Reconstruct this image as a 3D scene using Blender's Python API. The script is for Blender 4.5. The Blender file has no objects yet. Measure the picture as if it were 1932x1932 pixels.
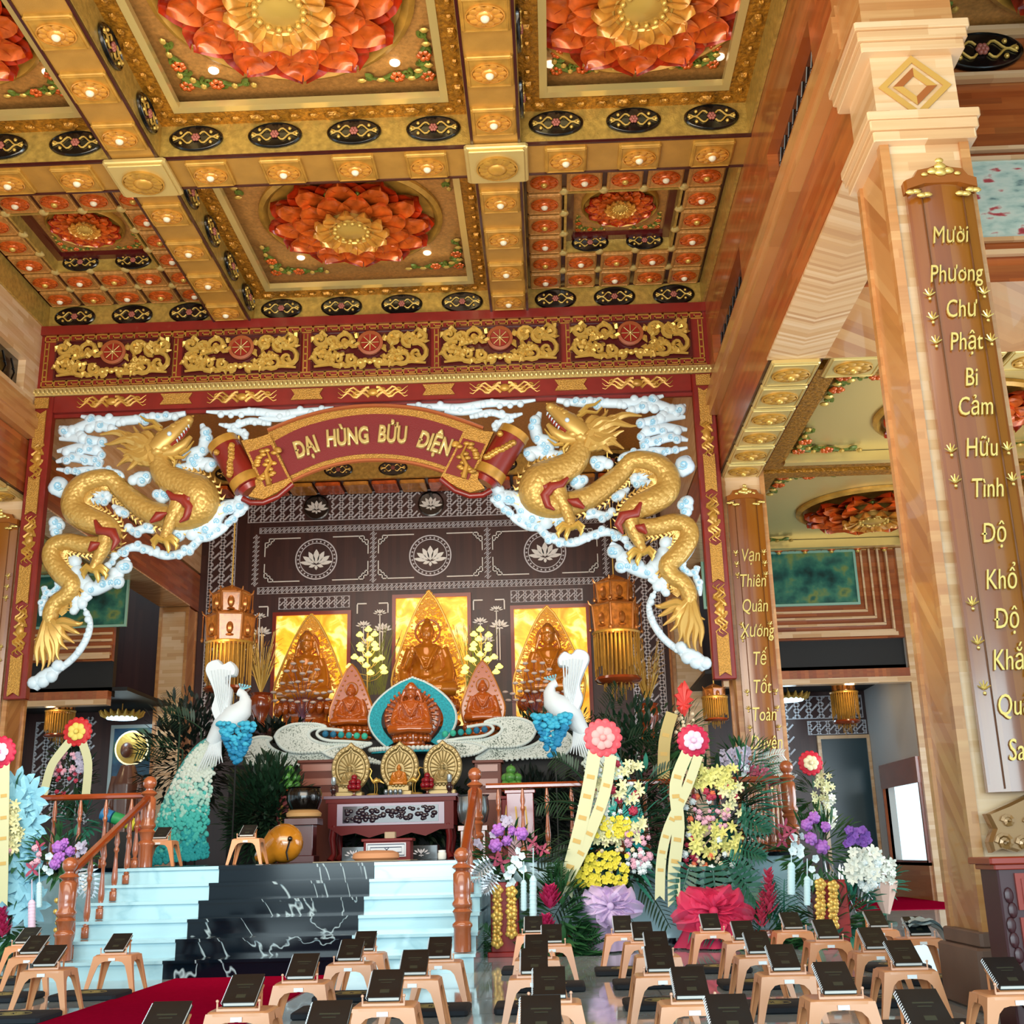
import bpy, bmesh, math, random
from math import sin, cos, pi, sqrt, atan2, radians
from mathutils import Vector, Matrix
random.seed(7)
sc = bpy.context.scene
C = sc.collection
# ---------------------------------------------------------------- camera
FPX, PIT, YAW, ROL, EYE = 2181.7, 0.28798, 0.0278, -0.024716, 1.07
def _rot():
    cp, sp, cy, sy, cr, sr = cos(PIT), sin(PIT), cos(YAW), sin(YAW), cos(ROL), sin(ROL)
    Rz = Matrix(((cy, sy, 0), (-sy, cy, 0), (0, 0, 1)))
    A = Matrix(((1, 0, 0), (0, 0, -1), (0, 1, 0)))
    P = Matrix(((1, 0, 0), (0, cp, sp), (0, -sp, cp)))
    Ro = Matrix(((cr, -sr, 0), (sr, cr, 0), (0, 0, 1)))
    return Ro @ P @ A @ Rz
CM = _rot()
cam = bpy.data.cameras.new('camera')
cam.sensor_width = 36.0
cam.lens = FPX / 1932 * 36.0
cam.clip_end = 200
co = bpy.data.objects.new('camera', cam)
C.objects.link(co)
r_, d_, f_ = CM[0], CM[1], CM[2]
co.matrix_world = Matrix(((r_[0], -d_[0], -f_[0], 0), (r_[1], -d_[1], -f_[1], 0), (r_[2], -d_[2], -f_[2], EYE), (0, 0, 0, 1)))
sc.camera = co
# ---------------------------------------------------------------- light
w = bpy.data.worlds.new('daylight')
sc.world = w
w.use_nodes = True
bg = w.node_tree.nodes['Background']
bg.inputs[0].default_value = (0.66, 0.90, 1.0, 1)
bg.inputs[1].default_value = 1.7
def area(name, loc, target, sx, sy, power, col):
    l = bpy.data.lights.new(name, 'AREA'); l.shape = 'RECTANGLE'; l.size = sx; l.size_y = sy
    l.energy = power; l.color = col
    o = bpy.data.objects.new(name, l); C.objects.link(o)
    o.location = loc
    o.rotation_euler = (Vector(target) - Vector(loc)).to_track_quat('-Z', 'Y').to_euler()
    return o
def point(name, loc, power, col, rad=0.1):
    l = bpy.data.lights.new(name, 'POINT'); l.energy = power; l.color = col; l.shadow_soft_size = rad
    o = bpy.data.objects.new(name, l); C.objects.link(o); o.location = loc
    return o
area('entrance_daylight', (-1.0, -5.0, 2.2), (-2.0, 12, 1.0), 13, 3.4, 1500, (0.76, 0.94, 1.0))
area('nave_fill_front', (-2.8, 6.0, 4.6), (-2.8, 13.5, 10.4), 9, 5, 640, (1.0, 0.80, 0.56))  # unseen warm fill added to brighten the ceiling from below
area('nave_fill_gate', (-2.8, 9.5, 4.6), (-2.8, 18.2, 6.6), 8, 3, 420, (1.0, 0.88, 0.72))  # second unseen fill, added to lift the archway
area('sanctuary_glow', (-2.8, 19.4, 8.6), (-2.8, 27.0, 4.5), 8, 1.6, 230, (1.0, 0.82, 0.66))
area('aisle_window_light', (8.4, 15.0, 2.6), (3.0, 17.0, 4.5), 6, 3.5, 420, (0.86, 0.94, 1.0))
sc.view_settings.view_transform = 'Standard'
sc.view_settings.look = 'None'
sc.view_settings.exposure = 0.0
sc.view_settings.gamma = 1.0
sc.view_settings.use_curve_mapping = False
sc.cycles.max_bounces = 6
sc.cycles.diffuse_bounces = 3
sc.cycles.glossy_bounces = 3
sc.cycles.transmission_bounces = 3
sc.cycles.sample_clamp_indirect = 4.0
sc.cycles.caustics_reflective = False
sc.cycles.caustics_refractive = False
# ---------------------------------------------------------------- helpers
def at(px, py, Y):
    v = CM.transposed() @ Vector(((px - 966) / FPX, (py - 966) / FPX, 1.0))
    t = Y / v.y
    return Vector((v.x * t, Y, EYE + v.z * t))
def atz(px, py, Z):
    v = CM.transposed() @ Vector(((px - 966) / FPX, (py - 966) / FPX, 1.0))
    t = (Z - EYE) / v.z
    return Vector((v.x * t, v.y * t, Z))
AX = -2.84                       # the hall's centre line
def mir(x): return 2 * AX - x

def tag(o, label=None, cat=None, group=None, kind=None):
    if label: o['label'] = label
    if cat: o['category'] = cat
    if group: o['group'] = group
    if kind: o['kind'] = kind
    return o
def thing(name, label, cat, loc=(0, 0, 0), rz=0.0, group=None):
    o = bpy.data.objects.new(name, None); C.objects.link(o)
    o.empty_display_size = 0.1
    o.location = loc; o.rotation_euler = (0, 0, rz)
    return tag(o, label, cat, group)
def kids(o): return [c for c in o.children]
def copy_tree(o, parent=None):
    c = o.copy(); C.objects.link(c)
    if parent is not None: c.parent = parent
    for ch in kids(o): copy_tree(ch, c)
    return c
def dup(o, loc, rz=0.0, label=None, group=None, scale=None):
    c = copy_tree(o); c.location = loc; c.rotation_euler = (o.rotation_euler[0], o.rotation_euler[1], rz)
    if scale: c.scale = scale
    if label: c['label'] = label
    if group: c['group'] = group
    return c
ORD = ['first', 'second', 'third', 'fourth', 'fifth', 'sixth', 'seventh', 'eighth', 'ninth', 'tenth', 'eleventh', 'twelfth', 'thirteenth', 'fourteenth']

class MB:
    def __init__(s): s.v = []; s.f = []; s.m = []; s.mi = 0
    def add(s, vs, fs):
        n = len(s.v); s.v += [tuple(p) for p in vs]
        s.f += [tuple(n + i for i in f) for f in fs]; s.m += [s.mi] * len(fs); return s
    def box(s, a, b):
        x0, y0, z0 = a; x1, y1, z1 = b
        return s.add([(x0, y0, z0), (x1, y0, z0), (x1, y1, z0), (x0, y1, z0), (x0, y0, z1), (x1, y0, z1), (x1, y1, z1), (x0, y1, z1)],
                     [(0, 3, 2, 1), (4, 5, 6, 7), (0, 1, 5, 4), (1, 2, 6, 5), (2, 3, 7, 6), (3, 0, 4, 7)])
    def bbox(s, a, b, r=0.01):           # box with chamfered edges
        x0, y0, z0 = a; x1, y1, z1 = b
        r = min(r, (x1 - x0) / 2.01, (y1 - y0) / 2.01, (z1 - z0) / 2.01)
        ring = lambda i, z: [(x0 + r if i else x0 + 0, y0 + (0 if i else r), z)]
        def oct_(ins, z):
            k = ins
            return [(x0 + k + r, y0 + k, z), (x1 - k - r, y0 + k, z), (x1 - k, y0 + k + r, z), (x1 - k, y1 - k - r, z), (x1 - k - r, y1 - k, z), (x0 + k + r, y1 - k, z), (x0 + k, y1 - k - r, z), (x0 + k, y0 + k + r, z)]
        rr = r * 0.5
        vs = oct_(rr, z0) + oct_(0, z0 + rr) + oct_(0, z1 - rr) + oct_(rr, z1)
        fs = [tuple(reversed(range(8))), tuple(range(24, 32))]
        for l in range(3):
            for i in range(8):
                j = (i + 1) % 8
                fs.append((l * 8 + i, l * 8 + j, l * 8 + 8 + j, l * 8 + 8 + i))
        return s.add(vs, fs)
    def lathe(s, prof, c=(0, 0, 0), n=16, ax='z', sx=1, sy=1):
        vs = []; fs = []
        for r, z in prof:
            for k in range(n):
                a = 2 * pi * k / n
                p = (r * cos(a) * sx, r * sin(a) * sy, z)
                if ax == 'y': p = (p[0], -p[2], p[1])
                if ax == 'x': p = (p[2], p[0], p[1])
                vs.append((c[0] + p[0], c[1] + p[1], c[2] + p[2]))
        for l in range(len(prof) - 1):
            for k in range(n):
                j = (k + 1) % n
                fs.append((l * n + k, l * n + j, l * n + n + j, l * n + n + k))
        fs.append(tuple(reversed(range(n)))); fs.append(tuple(range((len(prof) - 1) * n, len(prof) * n)))
        return s.add(vs, fs)
    def ball(s, c, r, n=10, m=7, sc_=(1, 1, 1)):
        vs = []; fs = []
        for i in range(1, m):
            t = pi * i / m
            for k in range(n):
                a = 2 * pi * k / n
                vs.append((c[0] + r * sin(t) * cos(a) * sc_[0], c[1] + r * sin(t) * sin(a) * sc_[1], c[2] - r * cos(t) * sc_[2]))
        b = len(vs); vs += [(c[0], c[1], c[2] - r * sc_[2]), (c[0], c[1], c[2] + r * sc_[2])]
        for l in range(m - 2):
            for k in range(n):
                j = (k + 1) % n
                fs.append((l * n + k, l * n + j, l * n + n + j, l * n + n + k))
        for k in range(n):
            j = (k + 1) % n
            fs.append((b, j, k)); fs.append((b + 1, (m - 2) * n + k, (m - 2) * n + j))
        return s.add(vs, fs)
    def tube(s, pts, rad, n=8, flat=1.0, up=None):
        pts = [Vector(p) for p in pts]
        if not isinstance(rad, (list, tuple)): rad = [rad] * len(pts)
        vs = []; fs = []
        pn = None
        for i, p in enumerate(pts):
            t = (pts[min(i + 1, len(pts) - 1)] - pts[max(i - 1, 0)])
            t = t.normalized() if t.length > 1e-9 else Vector((0, 0, 1))
            if up is not None: nn = Vector(up) - t * Vector(up).dot(t)
            elif pn is None:
                u = Vector((0, 0, 1)) if abs(t.z) < 0.9 else Vector((1, 0, 0)); nn = u - t * u.dot(t)
            else: nn = pn - t * pn.dot(t)
            if nn.length < 1e-6: nn = t.orthogonal()
            nn.normalize(); pn = nn; bb = t.cross(nn)
            for k in range(n):
                a = 2 * pi * k / n
                vs.append(p + nn * (cos(a) * rad[i] * flat) + bb * (sin(a) * rad[i]))
        for l in range(len(pts) - 1):
            for k in range(n):
                j = (k + 1) % n
                fs.append((l * n + k, l * n + j, l * n + n + j, l * n + n + k))
        fs.append(tuple(reversed(range(n)))); fs.append(tuple(range((len(pts) - 1) * n, len(pts) * n)))
        return s.add(vs, fs)
    def prism(s, pts, d, bev=0.0):       # pts: 3D outline lying in a plane; d: extrusion vector towards the viewer
        d = Vector(d); pts = [Vector(p) for p in pts]; n = len(pts)
        c = sum(pts, Vector()) / n
        if bev > 0:
            top = []
            for i in range(n):
                e1 = (pts[i] - pts[i - 1]); e2 = (pts[(i + 1) % n] - pts[i])
                if e1.length < 1e-7 or e2.length < 1e-7: top.append(pts[i] + d); continue
                dn = d.normalized(); n1 = dn.cross(e1.normalized()); n2 = dn.cross(e2.normalized())
                m = n1 + n2
                if m.length < 0.3: m = n1
                m = m.normalized() * bev
                top.append(pts[i] + d + m * s._sgn(pts, dn))
            vs = pts + [p + d * 0.6 for p in pts] + top
            L = 3
        else:
            vs = pts + [p + d for p in pts]; L = 2
        fs = [tuple(reversed(range(n))), tuple(range((L - 1) * n, L * n))]
        for l in range(L - 1):
            for i in range(n):
                j = (i + 1) % n
                fs.append((l * n + i, l * n + j, l * n + n + j, l * n + n + i))
        return s.add(vs, fs)
    def _sgn(s, pts, dn):
        a = Vector()
        for i in range(len(pts)): a += pts[i - 1].cross(pts[i])
        return 1.0 if a.dot(dn) > 0 else -1.0
    def quad(s, a, b, c, d): return s.add([a, b, c, d], [(0, 1, 2, 3)])
    def grid(s, fn, nu, nv, wrap=False):
        vs = [fn(i / nu, j / nv) for j in range(nv + 1) for i in range(nu + 1)]
        fs = [(j * (nu + 1) + i, j * (nu + 1) + i + 1, (j + 1) * (nu + 1) + i + 1, (j + 1) * (nu + 1) + i) for j in range(nv) for i in range(nu)]
        return s.add(vs, fs)
    def merge(s, o, M_=None):
        vs = [M_ @ Vector(p) for p in o.v] if M_ is not None else o.v
        n = len(s.v); s.v += [tuple(p) for p in vs]; s.f += [tuple(n + i for i in f) for f in o.f]; s.m += [s.mi + k for k in o.m]
        return s
    def build(s, name, mats, parent=None, smooth=False, loc=None, mod=None):
        me = bpy.data.meshes.new(name); me.from_pydata(s.v, [], s.f)
        if not isinstance(mats, (list, tuple)): mats = [mats]
        for m in mats: me.materials.append(m)
        if any(s.m): me.polygons.foreach_set('material_index', s.m)
        bm = bmesh.new(); bm.from_mesh(me); bmesh.ops.recalc_face_normals(bm, faces=bm.faces); bm.to_mesh(me); bm.free()
        if smooth:
            me.polygons.foreach_set('use_smooth', [True] * len(me.polygons))
            try: me.set_sharp_from_angle(angle=radians(50 if smooth is True else smooth))
            except Exception: pass
        me.update()
        o = bpy.data.objects.new(name, me); C.objects.link(o)
        if loc: o.location = loc
        if parent is not None: o.parent = parent
        if mod: mod(o)
        return o
def spline(pts, n=6):
    P = [Vector(p) for p in pts]; out = []
    for i in range(len(P) - 1):
        a = P[max(i - 1, 0)]; b = P[i]; c = P[i + 1]; d = P[min(i + 2, len(P) - 1)]
        for k in range(n):
            t = k / n
            out.append(0.5 * ((2 * b) + (c - a) * t + (2 * a - 5 * b + 4 * c - d) * t * t + (3 * b - a - 3 * c + d) * t ** 3))
    out.append(P[-1]); return out
def lerps(vals, n):
    out = []
    for i in range(n):
        t = i / (n - 1) * (len(vals) - 1); k = min(int(t), len(vals) - 2); out.append(vals[k] + (vals[k + 1] - vals[k]) * (t - k))
    return out
def _tw(body, size):
    cu = bpy.data.curves.new('w', 'FONT'); cu.body = body; cu.size = size; o = bpy.data.objects.new('w', cu); C.objects.link(o); dg = bpy.context.evaluated_depsgraph_get(); dg.update()
    w_ = o.evaluated_get(dg).dimensions.x if body else 0; bpy.data.objects.remove(o); bpy.data.curves.remove(cu); return w_
HORN = {'ơ': 'o', 'ờ': 'ò', 'ớ': 'ó'}
def text_obj(name, body, size, mat, parent, M_, ext=0.01, sx=1.0, shear=0.0, bev=0.0, font=None, align='CENTER'):
    extra = [(i, c) for i, c in enumerate(body) if c in 'Đơờớ']; body = ''.join('D' if c == 'Đ' else HORN.get(c, c) for c in body)
    cu = bpy.data.curves.new(name, 'FONT'); cu.body = body; cu.size = size; cu.extrude = ext; cu.align_x = align; cu.align_y = 'CENTER'
    cu.shear = shear; cu.bevel_depth = bev; cu.bevel_resolution = 1; cu.resolution_u = 3
    tmp = bpy.data.objects.new(name, cu); C.objects.link(tmp)
    dg = bpy.context.evaluated_depsgraph_get(); dg.update()
    me = bpy.data.meshes.new_from_object(tmp.evaluated_get(dg)); bpy.data.objects.remove(tmp)
    if extra:
        W0 = _tw(body, size); bm = bmesh.new(); bm.from_mesh(me); z0, z1 = -ext - bev, ext + bev
        for i, c in extra:
            a, b = _tw(body[:i], size) - W0 / 2, _tw(body[:i + 1], size) - W0 / 2; y0 = min(v.co.y for v in bm.verts) if 0 else 0
            R = [(a - .02 * size, a + .24 * size, -.03 * size, .03 * size)] if c == 'Đ' else [(b - .05 * size, b + .07 * size, .08 * size, .14 * size), (b + .02 * size, b + .07 * size, .12 * size, .24 * size)]
            for x0, x1, y0, y1 in R:
                q = [bm.verts.new((x, y, z)) for z in (z0, z1) for x, y in ((x0, y0), (x1, y0), (x1, y1), (x0, y1))]
                for f in ((0, 3, 2, 1), (4, 5, 6, 7), (0, 1, 5, 4), (1, 2, 6, 5), (2, 3, 7, 6), (3, 0, 4, 7)): bm.faces.new([q[k] for k in f])
        bm.to_mesh(me); bm.free()
    me.transform(Matrix.Diagonal((sx, 1, 1, 1))); me.transform(M_)
    me.materials.clear(); me.materials.append(mat)
    o = bpy.data.objects.new(name, me); C.objects.link(o)
    if parent is not None: o.parent = parent
    return o
WALLM = Matrix.Rotation(pi / 2, 4, 'X')      # text facing -Y

# ---------------------------------------------------------------- materials
def newmat(name):
    m = bpy.data.materials.new(name); m.use_nodes = True
    return m, m.node_tree, m.node_tree.nodes['Principled BSDF']
def rgb(h):
    h = h.lstrip('#'); v = [int(h[i:i + 2], 16) / 255 for i in (0, 2, 4)]
    return tuple((c / 12.92 if c <= 0.04045 else ((c + 0.055) / 1.055) ** 2.4) for c in v) + (1,)
def node(nt, t, **kw):
    n = nt.nodes.new(t)
    for k, v in kw.items(): setattr(n, k, v)
    return n
def coords(nt, scale=(1, 1, 1), rot=(0, 0, 0)):
    tc = node(nt, 'ShaderNodeTexCoord'); mp = node(nt, 'ShaderNodeMapping')
    mp.inputs['Scale'].default_value = scale; mp.inputs['Rotation'].default_value = rot
    nt.links.new(tc.outputs['Object'], mp.inputs[0]); return mp.outputs[0]
def ramp(nt, fac, cols, interp='LINEAR'):
    r = node(nt, 'ShaderNodeValToRGB'); r.color_ramp.interpolation = interp
    e = r.color_ramp.elements
    while len(e) < len(cols): e.new(0.5)
    for i, (p, c) in enumerate(cols): e[i].position = p; e[i].color = c if len(c) == 4 else c + (1,)
    nt.links.new(fac, r.inputs[0]); return r.outputs[0]
def mth(nt, op, a, b=None, c=None):
    n = node(nt, 'ShaderNodeMath', operation=op)
    for i, x in enumerate((a, b, c)):
        if x is None: continue
        if isinstance(x, (int, float)): n.inputs[i].default_value = x
        else: nt.links.new(x, n.inputs[i])
    return n.outputs[0]
def flat(name, c, rough=0.5, metal=0.0, coat=0.0, emit=None, es=1.0, bump=0.0, bs=40, var=0.0, vs=6, alpha=None, trans=0.0, sheen=0.0, sss=0.0, spec=None):
    m, nt, b = newmat(name); col = rgb(c)
    b.inputs['Base Color'].default_value = col; b.inputs['Roughness'].default_value = rough; b.inputs['Metallic'].default_value = metal
    b.inputs['Coat Weight'].default_value = coat; b.inputs['Coat Roughness'].default_value = 0.08
    if trans: b.inputs['Transmission Weight'].default_value = trans
    if spec is not None: b.inputs['Specular IOR Level'].default_value = spec
    if sheen: b.inputs['Sheen Weight'].default_value = sheen
    if emit: b.inputs['Emission Color'].default_value = rgb(emit); b.inputs['Emission Strength'].default_value = es
    if alpha is not None: b.inputs['Alpha'].default_value = alpha
    if var or bump:
        v = coords(nt)
        n = node(nt, 'ShaderNodeTexNoise'); n.inputs['Scale'].default_value = vs if var else bs; n.inputs['Detail'].default_value = 3
        nt.links.new(v, n.inputs['Vector'])
        if var:
            lo = tuple(x * (1 - var) for x in col[:3]) + (1,); hi = tuple(min(1, x * (1 + var)) for x in col[:3]) + (1,)
            nt.links.new(ramp(nt, n.outputs[0], [(0.3, lo), (0.7, hi)]), b.inputs['Base Color'])
        if bump:
            n2 = node(nt, 'ShaderNodeTexNoise'); n2.inputs['Scale'].default_value = bs; nt.links.new(v, n2.inputs['Vector'])
            bp = node(nt, 'ShaderNodeBump'); bp.inputs['Strength'].default_value = bump; bp.inputs['Distance'].default_value = 0.02
            nt.links.new(n2.outputs[0], bp.inputs['Height']); nt.links.new(bp.outputs[0], b.inputs['Normal'])
    return m
def parquet(name, cs, L=0.6, W=0.08, axes='xz', rough=0.28, coat=0.35, grain=1.0):
    # short planks laid along the first axis in rows of width W, each with its own tone
    m, nt, b = newmat(name)
    tc = node(nt, 'ShaderNodeTexCoord'); sp = node(nt, 'ShaderNodeSeparateXYZ'); nt.links.new(tc.outputs['Object'], sp.inputs[0])
    o = {'x': sp.outputs[0], 'y': sp.outputs[1], 'z': sp.outputs[2]}
    u, v = o[axes[0]], o[axes[1]]
    row = mth(nt, 'FLOOR', mth(nt, 'DIVIDE', v, W))
    off = mth(nt, 'MULTIPLY', row, 0.37)
    cell = mth(nt, 'FLOOR', mth(nt, 'ADD', mth(nt, 'DIVIDE', u, L), off))
    cb = node(nt, 'ShaderNodeCombineXYZ'); nt.links.new(cell, cb.inputs[0]); nt.links.new(row, cb.inputs[1])
    wn = node(nt, 'ShaderNodeTexWhiteNoise'); wn.noise_dimensions = '3D'; nt.links.new(cb.outputs[0], wn.inputs['Vector'])
    g = node(nt, 'ShaderNodeCombineXYZ'); nt.links.new(mth(nt, 'MULTIPLY', u, 1.2), g.inputs[0]); nt.links.new(mth(nt, 'MULTIPLY', v, 22.0), g.inputs[1]); nt.links.new(wn.outputs[0], g.inputs[2])
    nz = node(nt, 'ShaderNodeTexNoise'); nz.inputs['Scale'].default_value = 1.0; nt.links.new(g.outputs[0], nz.inputs['Vector'])
    fac = mth(nt, 'ADD', mth(nt, 'MULTIPLY', wn.outputs[0], 0.75), mth(nt, 'MULTIPLY', nz.outputs[0], 0.3 * grain))
    n = len(cs)
    nt.links.new(ramp(nt, fac, [(0.05 + 0.9 * i / (n - 1), rgb(c)) for i, c in enumerate(cs)]), b.inputs['Base Color'])
    b.inputs['Roughness'].default_value = rough; b.inputs['Coat Weight'].default_value = coat; b.inputs['Coat Roughness'].default_value = 0.1
    return m
def chevron(name, cs, ax='xy', mid=0.0, W=0.09, slope=0.7, rough=0.3, coat=0.3):
    m, nt, b = newmat(name)
    tc = node(nt, 'ShaderNodeTexCoord'); sp = node(nt, 'ShaderNodeSeparateXYZ'); nt.links.new(tc.outputs['Object'], sp.inputs[0])
    o = {'x': sp.outputs[0], 'y': sp.outputs[1], 'z': sp.outputs[2]}
    a = mth(nt, 'ABSOLUTE', mth(nt, 'SUBTRACT', o[ax[0]], mid))
    t = mth(nt, 'ADD', o[ax[1]], mth(nt, 'MULTIPLY', a, slope))
    cell = mth(nt, 'FLOOR', mth(nt, 'DIVIDE', t, W))
    cb = node(nt, 'ShaderNodeCombineXYZ'); nt.links.new(cell, cb.inputs[0])
    wn = node(nt, 'ShaderNodeTexWhiteNoise'); nt.links.new(cb.outputs[0], wn.inputs['Vector'])
    n = len(cs)
    nt.links.new(ramp(nt, wn.outputs[0], [(0.05 + 0.9 * i / (n - 1), rgb(c)) for i, c in enumerate(cs)]), b.inputs['Base Color'])
    b.inputs['Roughness'].default_value = rough; b.inputs['Coat Weight'].default_value = coat
    return m
def marble(name, base, vein, sc_=1.2, rough=0.08, th=0.02, coat=0.3, tile=None, tc_='#9a9a9a'):
    m, nt, b = newmat(name); v = coords(nt)
    nz = node(nt, 'ShaderNodeTexNoise'); nz.inputs['Scale'].default_value = sc_; nz.inputs['Detail'].default_value = 5; nz.inputs['Distortion'].default_value = 0.6
    nt.links.new(v, nz.inputs['Vector'])
    a = mth(nt, 'ABSOLUTE', mth(nt, 'SUBTRACT', nz.outputs[0], 0.5))
    c = ramp(nt, a, [(0.0, rgb(vein)), (th, rgb(base)), (1.0, rgb(base))])
    if tile:
        br = node(nt, 'ShaderNodeTexBrick'); br.offset = 0.0
        br.inputs['Scale'].default_value = 1.0; br.inputs['Brick Width'].default_value = tile; br.inputs['Row Height'].default_value = tile; br.inputs['Mortar Size'].default_value = 0.006
        br.inputs['Mortar'].default_value = rgb(tc_)
        nt.links.new(v, br.inputs['Vector']); nt.links.new(c, br.inputs['Color1']); nt.links.new(c, br.inputs['Color2']); c = br.outputs[0]
    nt.links.new(c, b.inputs['Base Color']); b.inputs['Roughness'].default_value = rough; b.inputs['Coat Weight'].default_value = coat
    if 'black' in name: b.inputs['Specular IOR Level'].default_value = 0.25
    return m
WOODL = ['#bf8f62', '#cda071', '#d8b084', '#dfbb94', '#ca9c6c']
WOODM = ['#a86c3c', '#b87c46', '#c28a54', '#ae7440', '#c8955f']
WOODR = ['#7e3a18', '#9a4a20', '#b05e2c', '#8a4420', '#a8612f']
M = dict(
    woodl=parquet('pale_parquet', WOODL), woodl_v=parquet('pale_parquet_side', WOODL, axes='yz'),
    woodm=parquet('amber_parquet', WOODM), woodm_y=parquet('amber_parquet_long', WOODM, L=1.2, axes='yz'), woodm_f=parquet('amber_parquet_soffit', WOODM, axes='xy'),
    woodr=parquet('orange_parquet', WOODR, L=0.9, axes='yz'), woodrx=parquet('orange_parquet_cross', WOODR, L=0.9, axes='xz'), woodrib=parquet('ribbed_wood', ['#8a4c24', '#a8672f', '#b98246', '#caa06a'], L=0.04, W=4, axes='yz'),
    chev=chevron('pale_chevron', WOODL, 'xy', 3.25), chevm=chevron('mitred_amber', WOODM, 'xy', 5.6, W=0.1, slope=0.6), chevc=chevron('column_chevron', WOODM, 'yz', 8.66, W=0.14, slope=1.1),
    gold=flat('gold_paint', '#c9922e', 0.35, 0.4, bump=0.1, bs=30), goldd=flat('dull_gold', '#bd8a38', 0.38, 0.3, var=0.25, vs=5),
    goldb=flat('bright_gold_leaf', '#d2a850', 0.3, 0.4), goldl=flat('pale_gold', '#dcbf78', 0.3, 0.5),
    panel=flat('gold_brocade', '#bd8444', 0.33, 0.25, var=0.22, vs=22, bump=0.25, bs=60),
    red=flat('cinnabar_lacquer', '#8d1f12', 0.35, coat=0.4), redd=flat('dark_lacquer', '#4c0f10', 0.3, coat=0.4), maroon=flat('dark_red_trim', '#3a0d0c', 0.35, coat=0.3),
    orange=flat('lotus_orange', '#cc5a1c', 0.26, 0.3, coat=0.3, var=0.35, vs=7), orangel=flat('lotus_light_orange', '#cf8c36', 0.26, 0.25, coat=0.3, var=0.25, vs=7), redo=flat('lotus_red', '#a62a0a', 0.26, 0.1, coat=0.4, var=0.5, vs=4),
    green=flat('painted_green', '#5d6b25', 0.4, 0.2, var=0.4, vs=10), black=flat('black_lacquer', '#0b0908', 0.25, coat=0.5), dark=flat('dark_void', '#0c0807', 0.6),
    cloud=flat('cloud_white', '#d3e3ee', 0.45), cloudb=flat('cloud_blue', '#9accE6', 0.45),
    bwood=parquet('dark_panelling', ['#2a1010', '#341615', '#40201c', '#301412'], L=3, W=0.1, axes='zx', rough=0.4, coat=0.1), lat=flat('silver_fretwork', '#c9c6cc', 0.5, 0.0), whitei=flat('white_inlay', '#e6e6e2', 0.45),
    amber=flat('amber_resin', '#b4561a', 0.2, coat=0.6, sss=0.2), amberg=flat('gilded_amber', '#c8761e', 0.22, 0.2, coat=0.6),
    rail=flat('red_brown_varnish', '#8a3a18', 0.16, coat=0.7, var=0.2, vs=3), railc=flat('turned_hardwood', '#9c5330', 0.18, coat=0.6, var=0.15, vs=4),
    wmarb=marble('white_marble', '#a8cdd8', '#97bfcc', 0.9, 0.1, 0.03), bmarb=marble('black_marble', '#030c16', '#a8b8bc', 0.5, 0.1, 0.0016, coat=0.0),
    floor=marble('polished_floor_tiles', '#b9c8cc', '#a4b4ba', 0.6, 0.06, 0.1, coat=0.3, tile=0.8, tc_='#7c888c'),
    carpet=flat('crimson_carpet', '#9c0a30', 1.0, bump=0.2, bs=300, var=0.1, vs=30, spec=0.0),
    white=flat('white_paint', '#c8c8c8', 0.6), lamp=flat('lamp_glow', '#fff2d8', 0.4, emit='#ffe9c4', es=1.2), lampc=flat('lamp_pearl', '#d8c8a8', 0.3, emit='#fff0d8', es=0.10),
    plastic=flat('orange_plastic', '#dc9462', 0.3), book=flat('dark_book_cover', '#0e1618', 0.4, var=0.3, vs=9), page=flat('book_paper', '#e6e6df', 0.7), cush=flat('black_cushion', '#121820', 0.8),
    label_=flat('white_sticker', '#f2f2f2', 0.5),
)
# ---------------------------------------------------------------- the setting
def struct(name, mb, m, **k):
    o = mb.build(name, m, **k); o['kind'] = 'structure'; return o
def B(*ab):
    m = MB()
    for a, b in ab: m.box(a, b)
    return m
XL, XR = mir(2.92), 2.92          # inner faces of the two colonnades
struct('floor', B(((-14, -6, -0.1), (8.2, 32, 0))), M['floor'])
# raised marble platform in front of and under the altar
m = MB(); m.box((XL, 14.3, 0.10), (XR, 27.9, 1.02)); m.mi = 1; m.box((XL - 0.01, 14.29, 0), (XR + 0.01, 27.9, 0.10)); m.mi = 2; m.box((XL - 0.02, 14.26, 0.985), (XR + 0.02, 27.9, 1.03))
struct('floor_altar_platform', m, [M['wmarb'], M['bmarb'], M['bmarb']])
# stairs: white treads with a black centre strip
SX0, SX1, BX0, BX1 = -4.98, -0.80, -3.80, -2.03
st = thing('staircase', 'white marble staircase with a black marble centre strip, climbing to the altar platform', 'stairs', (AX, 13.0, 0))
for k in range(6):
    y0 = 11.8 + 0.36 * k; z0 = 0.17 * k; z1 = 0.17 * (k + 1); ye = 14.28 if k == 5 else y0 + 0.36; m, n_, m3 = MB(), MB(), MB()
    for mi, (x0, x1) in enumerate(((SX0, BX0), (BX0, BX1), (BX1, SX1))):
        q = (m, n_, m3)[mi]
        q.box((x0, y0, z0), (x1, 14.28, z1 - 0.03))
        q.box((x0 - (0.02 if mi == 0 else 0), y0 - 0.025, z1 - 0.03), (x1 + (0.02 if mi == 2 else 0), ye, z1 + (0.004 if k == 5 else 0)))
    for q in (m, n_, m3): q.v = [(a - AX, b - 13.0, c) for a, b, c in q.v]
    sp_ = m.build('step', M['wmarb'], st); m3.build('step', M['wmarb'], st); n_.build('black_inlay', M['bmarb'], sp_)
m = MB(); m.box((-3.66, 5.5, 0.0), (-2.15, 11.76, 0.012))
tag(m.build('carpet_runner', M['carpet']), 'crimson carpet runner on the tiled floor leading to the foot of the stairs', 'carpet')
m = MB(); m.box((5.2, 21.2, 0.0), (7.4, 26.3, 0.012))
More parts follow.
